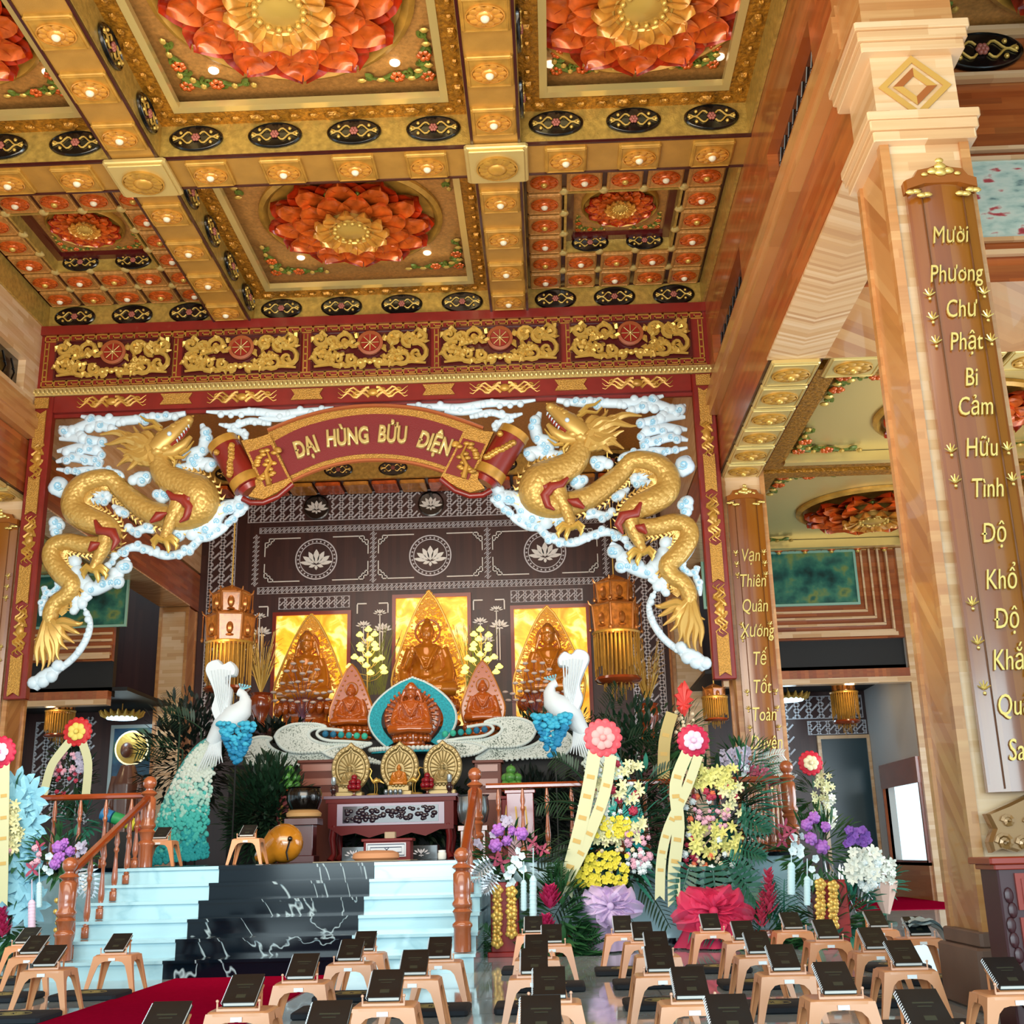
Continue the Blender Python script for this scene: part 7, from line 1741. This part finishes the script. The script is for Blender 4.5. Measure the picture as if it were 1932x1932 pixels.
t = thing('painted_backdrop', 'blue and green painted backdrop in a pale frame behind the standing statue', 'picture', (q.x + .1, BY - .1, 1.0)); m = MB(); m.box((q.x - .75, BY - .1, 1.0), (q.x + .85, BY - .04, 4.2)); bl(m, 'painting', paint('backdrop_paint', [(.35, '#1f3a5c'), (.5, '#3b6a86'), (.58, '#5a7a4a'), (.7, '#2e5130')], 1.2), t); m = MB(); m.box((q.x - .83, BY - .13, 1.0), (q.x - .75, BY - .03, 4.28)); m.box((q.x + .85, BY - .13, 1.0), (q.x + .93, BY - .03, 4.28)); m.box((q.x - .75, BY - .13, 4.2), (q.x + .85, BY - .03, 4.28)); bl(m, 'frame', bpy.data.materials['silver_frame'], t)
fretwork(-12.4, -11.3, 2.2, 4.4, .12, BY - .002, 'silver fretwork panel left of the standing statue'); fretwork(-11.25, -10.95, 2.0, 4.5, .12, BY - .002, 'upright silver fretwork strip beside the painted backdrop')
# window in the right outer wall
t = thing('window_frame', '', ''); bpy.data.objects.remove(t)
m = MB(); m.box((7.44, 24.32, .70), (7.56, 24.40, 2.78)); m.box((7.44, 27.0, .70), (7.56, 27.06, 2.78)); m.box((7.44, 24.3, .66), (7.6, 27.06, .76)); m.box((7.42, 24.3, 2.28), (7.52, 27.06, 2.80)); struct('window_1', m, M['rail'])
# ---------------------------------------------------------------- flower stands
def star_mesh(n, L, w_, cup, centre=None):
    m = MB()
    for k in range(n):
        a = 2 * pi * k / n; d = Vector((cos(a), 0, sin(a))); s = Vector((-sin(a), 0, cos(a)))
        A_ = [Vector((0, 0, 0)), d * L * .4 + Vector((0, -cup * .7, 0)), d * L * .8 + Vector((0, -cup, 0)), d * L + Vector((0, -cup * .7, 0))]; vs = []
        for q, f in zip(A_, (.25, 1, .75, .05)): vs += [q - s * w_ * f, q + Vector((0, .18 * w_, 0)), q + s * w_ * f]
        m.add(vs, [(3 * i + j, 3 * i + j + 1, 3 * i + j + 4, 3 * i + j + 3) for i in range(3) for j in (0, 1)])
    m.ball((0, -cup * .3, 0), L * .14, 6, 5); return m
def rose_mesh(r):
    m = MB(); m.ball((0, 0, 0), r * .8, 10, 7)
    for ring, (rr, n, y) in enumerate(((.75, 6, .1), (.5, 5, -.45), (.25, 4, -.75))):
        for k in range(n): a = 2 * pi * k / n + ring; m.ball((rr * r * cos(a), y * r, rr * r * sin(a)), r * .42, 7, 5, (1, .8, 1))
    return m
BL = {}
def bloom(kind):
    if kind in BL: return BL[kind]
    K_ = dict(lily=(star_mesh(6, .11, .024, .06), '#ddd9a8'), lily_yellow=(star_mesh(6, .12, .026, .06), '#d8d27c'), lily_white=(star_mesh(6, .10, .03, .04), '#e2e4d8'), rose_purple=(rose_mesh(.085), '#a868c0'), rose_red=(rose_mesh(.065), '#b0304a'), rose_pink=(rose_mesh(.055), '#dca6b8'), rose_orange=(rose_mesh(.06), '#dd7048'), rose_white=(rose_mesh(.06), '#dbe4e4'), rose_cream=(rose_mesh(.05), '#dccaa8'),
              orchid_white=(star_mesh(5, .07, .035, .02), '#d2e4ea'), orchid_purple=(star_mesh(5, .07, .034, .02), '#7a4aa8'), orchid_lilac=(star_mesh(5, .08, .035, .02), '#a9a2b8'), spray_yellow=(star_mesh(5, .04, .02, .01), '#d6c52e'), leaf_red=(star_mesh(4, .16, .03, .03), '#9a3a55'))
    m, c = K_[kind]; o = m.build(kind, flat('petal_' + kind, c, .6), None, True); me = o.data; bpy.data.objects.remove(o); BL[kind] = me; return me
NMS = dict(lily='cream_lily', lily_yellow='yellow_lily', lily_white='white_lily', rose_purple='purple_rose', rose_red='red_rose', rose_pink='pink_rose', rose_orange='orange_rose', rose_white='white_rose', rose_cream='cream_rose', orchid_white='white_orchid', orchid_purple='purple_orchid', orchid_lilac='lilac_orchid', spray_yellow='yellow_spray_flower', leaf_red='red_leaf')
class Arr:
    def __init__(s, name, label, px, py, Y, cat='flower arrangement', z0=0.0, foot=True):
        s.Y = Y; p = at(px, py, Y); s.t = thing(name, label, cat, (p.x, Y, z0)); s.R = random.Random(int(px * 7 + py)); s.z0 = z0; s.c = p
        if foot:
            m = MB(); m.tube([(p.x, Y + .08, z0), (p.x, Y + .08, p.z)], .02, 6); m.lathe([(.16, z0), (.15, z0 + .03), (.02, z0 + .05)], (p.x, Y + .08, 0), 12); bl(m, 'stand_pole', LEAFD[1], s.t)
    def P(s, px, py, d=0): return at(px, py, s.Y + d)
    def b(s, kind, pts, sc_=1.0):
        for (px, py) in pts:
            o = bpy.data.objects.new(NMS[kind], bloom(kind)); C.objects.link(o); o.parent = s.t; q = s.P(px, py, -.16 - s.R.uniform(0, .1)) - s.t.location
            o.location = q; k = sc_ * s.R.uniform(.8, 1.2) * .64; o.scale = (k, k, k); o.rotation_euler = (s.R.uniform(-.5, .3), s.R.uniform(0, 6), s.R.uniform(-.5, .5))
    def sc(s, kind, n, cx, cy, rx, ry, k=1.0):
        n = int(n * 2.0)
        if n > 100:
            m = MB(); me = bloom(kind)
            for _ in range(n):
                q = s.P(cx + rx * s.R.uniform(-1, 1) * .9, cy + ry * s.R.uniform(-1, 1) * .9, -.2 - s.R.uniform(0, .1)); m.add([Vector(v.co) * .75 + q for v in me.vertices], [tuple(f.vertices) for f in me.polygons])
            o = bl(m, NMS[kind] + 's', me.materials[0], s.t, True); o['kind'] = 'stuff'; return
        s.b(kind, [(cx + rx * s.R.uniform(-1, 1) * .9, cy + ry * s.R.uniform(-1, 1) * .9) for _ in range(n)], k)
    def leaves(s, n, cx, cy, rx, ry, mat=2, L=.2, w_=.03, name='foliage', dy=0):
        m = MB()
        for _ in range(n):
            a = s.R.uniform(0, 6.28); f = sqrt(s.R.random()); q = s.P(cx + rx * f * cos(a), cy + ry * f * sin(a), dy + s.R.uniform(-.12, .1)); leaf(m, q, (cos(a) + s.R.uniform(-.4, .4), -.3, -sin(a) * .6 + .3 + s.R.uniform(-.3, .3)), L * s.R.uniform(.7, 1.3), w_)
        bl(m, name, LEAFD[mat], s.t)
    def palms(s, lst, L=.5, mat=1, name='palm_leaf'):
        for px, py, a in lst:
            m = MB(); palm(m, s.P(px, py, -.03), (cos(radians(a)), -.15, sin(radians(a))), L, 11, .014, .33); bl(m, name, LEAFD[mat] if isinstance(mat, int) else mat, s.t)
    def monstera(s, px, py, ang, L, mat, name='monstera_leaf'):
        c = s.P(px, py, -.34); m = MB(); a0 = radians(ang); n = 9
        for sd in (-1, 1):
            for k in range(n):
                f = k / (n - 1); base = c + Vector((cos(a0), 0, sin(a0))) * L * f * .9; a = a0 + sd * radians(100 - 75 * f); ll = L * .55 * (sin(pi * (.2 + .72 * f)) ** .7); e = base + Vector((cos(a) * ll, -.05, sin(a) * ll)); d = (e - base).normalized(); q = Vector((-d.z, 0, d.x)) * L * .052
                m.add([base - q * .6, base + q * .6, (base + e) / 2 + q * 1.15 + Vector((0, -.03, 0)), e, (base + e) / 2 - q * 1.15 + Vector((0, -.03, 0))], [(0, 1, 2, 4), (4, 2, 3)])
        m.tube([c, c + Vector((cos(a0), 0, sin(a0))) * L], [.012, .004], 5); bl(m, name, mat, s.t)
    def bow(s, px, py, r, c1, c2, nm='rosette_bow'):
        q = s.P(px, py, -.3); m = MB(); m.lathe([(r, 0), (r * 1.02, .03), (r * .9, .05), (.001, .05)], tuple(q), 22, ax='y', sy=-1)
        for k in range(14): a = 2 * pi * k / 14; m.ball(q + Vector((r * .9 * cos(a), -.03, r * .9 * sin(a))), r * .24, 7, 5, (1, .5, 1))
        bl(m, nm, c1, s.t, True); m = MB(); n = 7
        for k in range(n):
            a = 2 * pi * k / n; m.ball(q + Vector((r * .42 * cos(a), -.07, r * .42 * sin(a))), r * .28, 8, 6, (1, .4, 1))
        m.ball(q + Vector((0, -.09, 0)), r * .2, 8, 6); bl(m, 'bow_flower', c2, s.t, True)
    def ribbon(s, pts, w_, mat, dots=True, notch=True):
        Q = [s.P(a, b_, -.34 - .01 * i) for i, (a, b_) in enumerate(pts)]; Q = spline(Q, 4); m = MB(); vs = []
        for i, q in enumerate(Q):
            d = (Q[min(i + 1, len(Q) - 1)] - Q[max(i - 1, 0)]).normalized(); sd = d.cross(Vector((0, 1, 0))).normalized() * w_ / 2; vs += [q - sd, q + sd]
        n = len(Q); vs += [Vector(v) + Vector((0, .006, 0)) for v in vs]
        m.add(vs, [(2 * i, 2 * i + 1, 2 * i + 3, 2 * i + 2) for i in range(n - 1)] + [(2 * n + 2 * i, 2 * n + 2 * i + 1, 2 * n + 2 * i + 3, 2 * n + 2 * i + 2) for i in range(n - 1)])
        if notch: 
            e = Q[-1]; d = (Q[-1] - Q[-2]).normalized(); sd = d.cross(Vector((0, 1, 0))).normalized() * w_ / 2; m.add([e - sd, e, e - sd + d * w_ * .5], [(0, 1, 2)]); m.add([e + sd, e, e + sd + d * w_ * .5], [(0, 1, 2)])
        bl(m, 'ribbon', mat, s.t)
        if dots:
            m = MB(); k = 3
            while k < n - 2:
                q = Q[k]; d = (Q[k + 1] - q).normalized(); sd = d.cross(Vector((0, 1, 0))).normalized() * w_ * .3; f = d * w_ * .32; o = Vector((0, -.004, 0))
                m.add([q - sd + o, q + sd + o, q + sd + f + o, q - sd + f + o], [(0, 1, 2, 3)]); k += 2
            bl(m, 'ribbon_print', flat('faded_print', '#c2a05a', .7) if 'faded_print' not in bpy.data.materials else bpy.data.materials['faded_print'], s.t)
    def tulle(s, px, py, w_, hh, mat, nm='tulle_bow'):
        m = MB(); q = s.P(px, py, -.3); z1 = q.z
        def skirt(u, v):
            a = u * 2 * pi; r = w_ * (.16 + .34 * v) * (1 + .13 * sin(a * 9 + v * 3)); return (q.x + r * cos(a), s.Y - .02 + r * .8 * sin(a), z1 * (1 - v) + s.z0 * v + .02)
        m.grid(skirt, 60, 8)
        for k in range(15):
            a = 2 * pi * k / 15 + .2; L = w_ * (.40 + .10 * (k % 3)); d = Vector((cos(a), 0, sin(a) * .62))
            def fn(u, v): 
                c = q + d * L * v + Vector((0, -.10 - .12 * sin(pi * v), 0)); sd = Vector((-sin(a), 0, cos(a) * .62)); ww = L * .50 * sin(pi * min(1, .06 + v * .86)) ** .55; return tuple(c + sd * ww * (u - .5) * 2 + Vector((0, .05 * sin(u * 14 + k), .02 * sin(u * 12))))
            m.grid(fn, 10, 5)
        m.ball(q + Vector((0, -.2, 0)), w_ * .07, 8, 6); bl(m, nm, mat, s.t, True)
    def tassel(s, px, y0, y1, mat, nm='tassel', r=.032):
        a, b_ = s.P(px, y0, -.25), s.P(px, y1, -.25); m = MB(); m.tube([a, b_.lerp(a, .62)], .006, 4); c = b_.lerp(a, .62); m.tube([c, c + (b_ - c) * .08, b_ - (b_ - c) * .05, b_], [r * .5, r, r * 1.05, r * .9], 8)
        for k in range(9): q = c.lerp(b_, .1 + .1 * k); m.tube([q, q + (b_ - c) * .03], r * 1.12, 8)
        bl(m, nm, mat, s.t, True)
    def chain(s, px, y0, y1, mat):
        m = MB(); a, b_ = s.P(px, y0, -.27), s.P(px, y1, -.27); n = 7
        m.tube([a, b_], .006, 4)
        for k in range(n):
            q = a.lerp(b_, (k + .6) / n)
            for j in range(5): an = 2 * pi * j / 5 + k; m.ball(q + Vector((.035 * cos(an), 0, .035 * sin(an))), .026 if k % 3 else .036, 6, 4, (1, .5, 1))
        bl(m, 'gilt_flower_chain', mat, s.t, True)
    def red_stand(s, x0_, x1_, ytop):
        a, b_ = s.P(x0_, ytop), s.P(x1_, ytop); m = MB(); m.bbox((a.x, s.Y - .12, s.z0 + .05), (b_.x, s.Y + .2, a.z), .01); m.bbox((a.x - .04, s.Y - .16, s.z0), (b_.x + .04, s.Y + .24, s.z0 + .05), .01); bl(m, 'red_pedestal', flat('pedestal_red', '#a0201a', .45) if 'pedestal_red' not in bpy.data.materials else bpy.data.materials['pedestal_red'], s.t)
    def spike(s, px, y0, y1, mat, r=.06, nm='bromeliad'):
        a, b_ = s.P(px, y1, -.2), s.P(px, y0, -.2); m = MB()
        for k in range(40):
            f = k / 40; an = k * 2.4; q = a.lerp(b_, f); leaf(m, q, (cos(an) * .9, sin(an) * .9 - .2, .8), r * 2.2 * (1 - .6 * f), r * .32, -.2)
        bl(m, nm, mat, s.t)
SILV = flat('silver_leaf', '#b4bcc4', .25, .6); YR = flat('yellow_ribbon', '#c6c49a', .6); WT = flat('white_tassel', '#c4e2e8', .7); MAG = flat('magenta_flower', '#c0245c', .6); RBW = flat('bow_crimson', '#b81440', .6); WPK = flat('bow_pale_pink', '#efc4dc', .6); COR = flat('bow_coral', '#e0505c', .6); SAL = flat('bow_salmon', '#f0a0a0', .6)
# 1 purple roses on a red pedestal, right of the stairs
a = Arr('flower_stand', 'red pedestal stand of purple roses, silver leaf and white tassels just right of the stairs', 955, 1620, 13.6, foot=False)
a.red_stand(926, 978, 1665); a.leaves(110, 960, 1610, 55, 45, 2, .2); a.leaves(60, 990, 1630, 45, 50, 1, .25)
a.b('rose_purple', [(940, 1566), (966, 1567), (956, 1586), (984, 1573), (935, 1595)], 1.1); a.b('orchid_lilac', [(950, 1545), (955, 1553), (900, 1590), (906, 1598), (930, 1575), (960, 1548)]); a.b('orchid_white', [(978, 1605), (985, 1615), (972, 1622), (980, 1632), (965, 1640), (958, 1652), (968, 1664), (960, 1672), (986, 1640)], 1.1); a.b('leaf_red', [(935, 1620), (945, 1628), (1012, 1600), (1024, 1604), (1005, 1590)])
a.monstera(925, 1630, 215, .26, SILV); a.monstera(932, 1650, 240, .22, SILV)
a.tassel(988, 1625, 1718, WT); a.tassel(1006, 1600, 1738, WT, r=.04)
a.chain(938, 1670, 1785, M['goldb']); a.chain(965, 1675, 1765, M['goldb'])
a.palms([(945, 1800, 160), (940, 1810, 175), (960, 1790, 60), (975, 1800, 20), (950, 1800, 120)], .5, 2, 'fern_leaf')
a = Arr('bromeliad_planter', 'green planter with magenta bromeliads between the red pedestal and the lilac bow', 1050, 1740, 13.5, cat='plant', foot=False)
a.leaves(300, 1055, 1730, 42, 80, 2, .2, .035); a.leaves(120, 1065, 1790, 50, 30, 2, .25, .035); a.spike(1038, 1675, 1715, MAG, .09); a.spike(1030, 1730, 1765, MAG, .08); a.palms([(1060, 1800, 15), (1070, 1790, 40), (1040, 1800, 150), (1045, 1690, 80), (1060, 1680, 100)], .45, 2, 'fern_leaf')
m = MB(); m.lathe([(.14, 0), (.18, .2), (.17, .24), (.001, .24)], (a.c.x, 13.6, 0), 16); bl(m, 'pot', M['rail'], a.t, True)
# 2 tall yellow and white stand with lilac bow
a = Arr('flower_stand', 'tall stand of cream lilies and yellow sprays with a coral rosette and lilac bow', 1155, 1560, 13.9)
a.leaves(260, 1160, 1560, 78, 110, 1, .26, .035); a.leaves(120, 1200, 1560, 70, 110, 3, .28, .03)
a.palms([(1100, 1470, 130), (1095, 1520, 160), (1220, 1480, 40), (1235, 1530, 10), (1230, 1600, -20), (1200, 1650, -50), (1170, 1655, -90), (1110, 1640, -140), (1095, 1580, 190), (1140, 1410, 80)], .55, 1)
a.sc('rose_white', 10, 1150, 1500, 50, 60, .7); a.sc('lily', 13, 1165, 1480, 45, 45, .95); a.sc('lily', 16, 1160, 1570, 58, 25, .9); a.sc('lily_white', 12, 1120, 1530, 30, 40, .9); a.b('rose_red', [(1155, 1490), (1168, 1508), (1200, 1500), (1195, 1530), (1128, 1550), (1182, 1552), (1162, 1442)], 1.1); a.sc('spray_yellow', 60, 1150, 1560, 45, 20); a.sc('spray_yellow', 90, 1130, 1640, 60, 35); a.sc('rose_pink', 14, 1205, 1600, 28, 40, .9); a.sc('rose_white', 8, 1205, 1630, 25, 25, .8); a.sc('rose_cream', 10, 1150, 1600, 50, 50, .8)
a.tulle(1150, 1708, .62, 0, flat('lilac_tulle', '#e2c6ee', .7, alpha=.7)); a.bow(1137, 1393, .20, COR, SAL); a.ribbon([(1122, 1418), (1112, 1480), (1095, 1560), (1072, 1650), (1068, 1682)], .15, YR); a.ribbon([(1153, 1425), (1140, 1500), (1105, 1590), (1080, 1640)], .13, YR)
# 3 coral roses with crimson bow
a = Arr('flower_stand', 'tall stand of yellow lilies and orange roses with a pink rosette and crimson tulle bow', 1345, 1560, 14.0)
a.leaves(280, 1350, 1560, 72, 105, 1, .26, .035); a.leaves(100, 1400, 1500, 50, 70, 3, .28)
a.sc('lily_yellow', 12, 1345, 1465, 45, 22); a.sc('lily_yellow', 16, 1350, 1585, 45, 32, 1.05); a.sc('lily', 7, 1385, 1510, 22, 30); a.b('rose_orange', [(1315, 1503), (1344, 1497), (1303, 1546), (1313, 1590), (1342, 1615), (1310, 1630), (1330, 1635), (1338, 1545)]); a.b('rose_white', [(1338, 1512), (1307, 1512), (1294, 1524), (1368, 1612), (1345, 1608), (1343, 1638), (1292, 1612), (1382, 1632), (1300, 1575), (1355, 1585)], 1.0); a.sc('rose_pink', 12, 1335, 1540, 45, 25, .8); a.sc('rose_red', 8, 1350, 1490, 45, 20, .8); a.sc('rose_red', 6, 1300, 1600, 20, 40, .8); a.sc('rose_cream', 12, 1345, 1620, 50, 20, .7)
DG = flat('monstera_green', '#17523f', .35); 
for px, py, an, L in ((1300, 1638, 250, .42), (1345, 1640, 272, .46), (1388, 1640, 300, .44), (1400, 1540, 330, .34), (1395, 1600, 340, .3)): a.monstera(px, py, an, L, DG)
a.tulle(1342, 1718, .78, 0, flat('crimson_tulle', '#e03462', .7, alpha=.75)); a.bow(1307, 1398, .17, RBW, WPK); a.ribbon([(1297, 1420), (1275, 1480), (1280, 1560), (1272, 1640), (1272, 1700)], .14, YR); a.ribbon([(1318, 1425), (1295, 1490), (1262, 1560), (1248, 1620), (1245, 1690)], .11, YR)
# behind the railing
a = Arr('flower_stand', 'flower stand with a red top bow on the platform, behind the pink rosette', 1285, 1390, 16.2, z0=1.03)
a.leaves(140, 1290, 1390, 30, 60, 2, .22); a.leaves(90, 1262, 1420, 18, 60, 1, .2); a.ribbon([(1268, 1345), (1254, 1400), (1252, 1475)], .16, flat('old_gold_ribbon', '#b09a5a', .5)); a.sc('rose_cream', 10, 1290, 1370, 20, 30, .7)
m = MB()
for k in range(9): an = k * .7; m.tube([a.P(1290, 1330, -.3), a.P(1290 + 14 * cos(an), 1318 + 22 * sin(an), -.32), a.P(1290 + 6 * cos(an), 1318 + 34 * sin(an), -.3)], [.02, .05, .01], 5)
bl(m, 'red_bow', flat('bow_scarlet', '#d03a34', .5), a.t, True)
a = Arr('flower_stand', 'pale lilac orchids and dried white palm leaves behind the railing, before the verse column', 1405, 1440, 15.4, z0=1.03)
a.leaves(120, 1400, 1440, 50, 35, 2, .22); a.sc('orchid_lilac', 20, 1385, 1432, 32, 22); a.b('orchid_white', [(1402, 1437), (1408, 1448), (1405, 1462), (1398, 1470), (1410, 1472)], 1.1); a.sc('leaf_red', 5, 1430, 1460, 18, 10); a.palms([(1420, 1450, 20), (1420, 1445, 35), (1420, 1455, 5)], .5, WFL, 'dried_palm_leaf')
# 5 right arrangement
a = Arr('flower_stand', 'stand of purple roses, white tassels and silver palm at the right end of the platform', 1545, 1620, 13.7, foot=False)
a.red_stand(1535, 1592, 1660); a.leaves(160, 1545, 1600, 60, 55, 2, .24); a.leaves(220, 1560, 1740, 70, 60, 2, .2, .03); a.leaves(90, 1610, 1720, 30, 60, 3, .2, .03)
a.b('rose_purple', [(1522, 1556), (1536, 1543), (1557, 1560), (1530, 1582), (1551, 1598)], 1.25); a.b('orchid_white', [(1498, 1580), (1512, 1578), (1498, 1595), (1510, 1600), (1495, 1606), (1510, 1612), (1538, 1620), (1532, 1640), (1540, 1655), (1528, 1665)], 1.1); a.b('leaf_red', [(1480, 1560), (1475, 1585), (1490, 1572)]); a.sc('orchid_purple', 16, 1618, 1578, 25, 16, 1.0); a.sc('lily_white', 16, 1625, 1630, 30, 35, 1.2); a.sc('rose_white', 10, 1640, 1650, 22, 30)
a.tassel(1493, 1590, 1688, WT, r=.04); a.tassel(1523, 1620, 1708, WT, r=.035); a.chain(1548, 1660, 1760, M['goldb']); a.chain(1572, 1665, 1750, M['goldb']); a.palms([(1560, 1620, -60), (1570, 1615, -40), (1555, 1625, -85), (1575, 1610, -15)], .5, SILV, 'silver_palm_leaf')
a = Arr('heliconia_planter', 'planter of pink heliconia spikes and tall grass before the right platform wall', 1448, 1720, 13.8, cat='plant', foot=False)
HP = flat('heliconia_pink', '#c43a58', .5); a.spike(1450, 1640, 1725, HP, .08, 'heliconia_spike'); a.spike(1437, 1680, 1750, HP, .06, 'heliconia_spike'); a.leaves(200, 1445, 1760, 55, 32, 2, .22, .035); a.palms([(1430, 1760, 70), (1470, 1760, 100), (1480, 1750, 88), (1410, 1770, 150), (1420, 1700, 110)], .75, 3, 'grass_blade')
m = MB(); m.lathe([(.14, 0), (.17, .15), (.15, .2), (.001, .2)], (a.c.x, 13.85, 0), 16); bl(m, 'pot', M['rail'], a.t, True)
a = Arr('flower_stand', 'slender stand of pale yellow lilies with a red rosette in the right aisle', 1545, 1500, 16.4)
a.leaves(120, 1535, 1500, 22, 55, 2, .2); a.sc('lily', 14, 1552, 1500, 20, 45, .9); a.sc('lily_white', 8, 1562, 1530, 12, 30, .9); a.bow(1528, 1440, .15, flat('bow_red', '#c4142e', .6), flat('bow_cream', '#e8d8b0', .6))
a = Arr('floor_bouquet', 'pale pink paper-wrapped bouquet on the aisle floor right of the silver palm', 1665, 1650, 17.5); a.sc('lily_white', 14, 1665, 1640, 22, 25, 1.1); a.leaves(50, 1665, 1660, 28, 25, 3, .2)
m = MB(); c = a.P(1665, 1655); m.lathe([(.05, .45), (.22, .88), (.2, .9)], (c.x, 17.5, c.z - .95), 9); bl(m, 'paper_wrap', flat('wrap_pink', '#d9b4a4', .7), a.t)
# 6 left edge
a = Arr('flower_stand', 'stand with pale blue pointed paper leaves and yellow lilies at the far left', 25, 1600, 13.6)
BP = flat('pale_blue_paper', '#86bfd4', .6); m = MB()
for k in range(15):
    q = a.P(34 + 22 * sin(k * 1.9), 1490 + 15.5 * k, -.06 - .03 * (k % 3)); n0 = len(m.v); sm_ = star_mesh(9, .27, .055, .07); m.merge(sm_, Matrix.Translation(q) @ Matrix.Rotation(k, 4, 'Y'))
bl(m, 'paper_leaves', BP, a.t); a.leaves(120, 22, 1560, 25, 80, 2, .2); a.sc('lily', 12, 22, 1540, 18, 45); a.sc('lily', 5, 20, 1590, 15, 20); a.sc('rose_pink', 6, 12, 1600, 10, 30, .8)
a.sc('lily', 6, 24, 1545, 16, 45, 1.1); a.ribbon([(8, 1440), (7, 1520), (6, 1600), (4, 1700)], .12, YR); a.bow(2, 1420, .17, RBW, WPK); a.spike(5, 1715, 1770, MAG, .07); a.leaves(140, 20, 1750, 30, 35, 2, .2)
a = Arr('flower_stand', 'purple roses, pale orchids and a silver monstera leaf behind the left newel post', 120, 1620, 13.5)
a.leaves(120, 115, 1615, 50, 35, 2, .22); a.b('rose_purple', [(110, 1598), (122, 1590), (112, 1618), (132, 1606), (104, 1630)], 1.1); a.b('orchid_lilac', [(150, 1596), (158, 1604), (148, 1612), (160, 1592)]); a.b('orchid_white', [(92, 1615), (98, 1628), (86, 1638), (94, 1645)], 1.1); a.b('rose_pink', [(66, 1600), (74, 1612), (60, 1630), (70, 1625)]); a.b('leaf_red', [(62, 1640), (74, 1598)])
a.monstera(165, 1640, 285, .3, SILV); a.monstera(150, 1650, 250, .26, SILV); a.tassel(74, 1635, 1712, WT, r=.03); a.tassel(60, 1660, 1760, flat('pink_tassel', '#e4c8dc', .7), r=.04)
m = MB()
for k in range(12): an = k * 2.4; m.ball(a.P(112 + 7 * cos(an) , 1722 + 7 * k - 30, -1.45 + .0), .028, 6, 4, (1, .6, 1))
bl(m, 'gilt_flower_chain', M['goldb'], a.t, True)
a = Arr('flower_stand', 'flower stand with a red and yellow rosette behind the left platform railing', 140, 1450, 17.0, z0=1.03)
a.leaves(150, 135, 1470, 38, 60, 1, .22); a.sc('rose_pink', 14, 120, 1440, 24, 25, .8); a.sc('orchid_lilac', 9, 152, 1440, 14, 20); a.sc('rose_red', 6, 125, 1480, 30, 30, .7); a.leaves(80, 150, 1545, 26, 35, 3, .2)
a.ribbon([(135, 1395), (110, 1425), (95, 1450), (82, 1498)], .12, YR, False); a.ribbon([(155, 1400), (166, 1440), (162, 1498)], .12, YR, False); a.bow(148, 1381, .19, flat('bow_red2', '#c01e22', .6), flat('bow_yellow', '#e2c860', .6))
p = at(232, 1545, 16.5); t = thing('toy_train', 'small bright striped cylinder in green, yellow and red behind the left railing', 'ornament', (p.x, 16.5, 1.03)); 
m = MB()
for k, c in enumerate(('#2c7ab0', '#2e9a5a', '#c8c030', '#b02a2a')):
    m = MB(); q = p + Vector((-.3 + .17 * k, 0, .08 - .06 * k)); m.tube([q, q + Vector((.15, 0, -.05))], .085, 14); bl(m, 'striped_segment', flat('stripe_%d' % k, c, .4), t, True)
m = MB(); m.bbox((p.x - .3, 16.35, 1.03), (p.x + .35, 16.65, p.z - .18), .01); bl(m, 'plinth', M['dark'], t)
# ---------------------------------------------------------------- tidy up
bpy.context.view_layer.update()
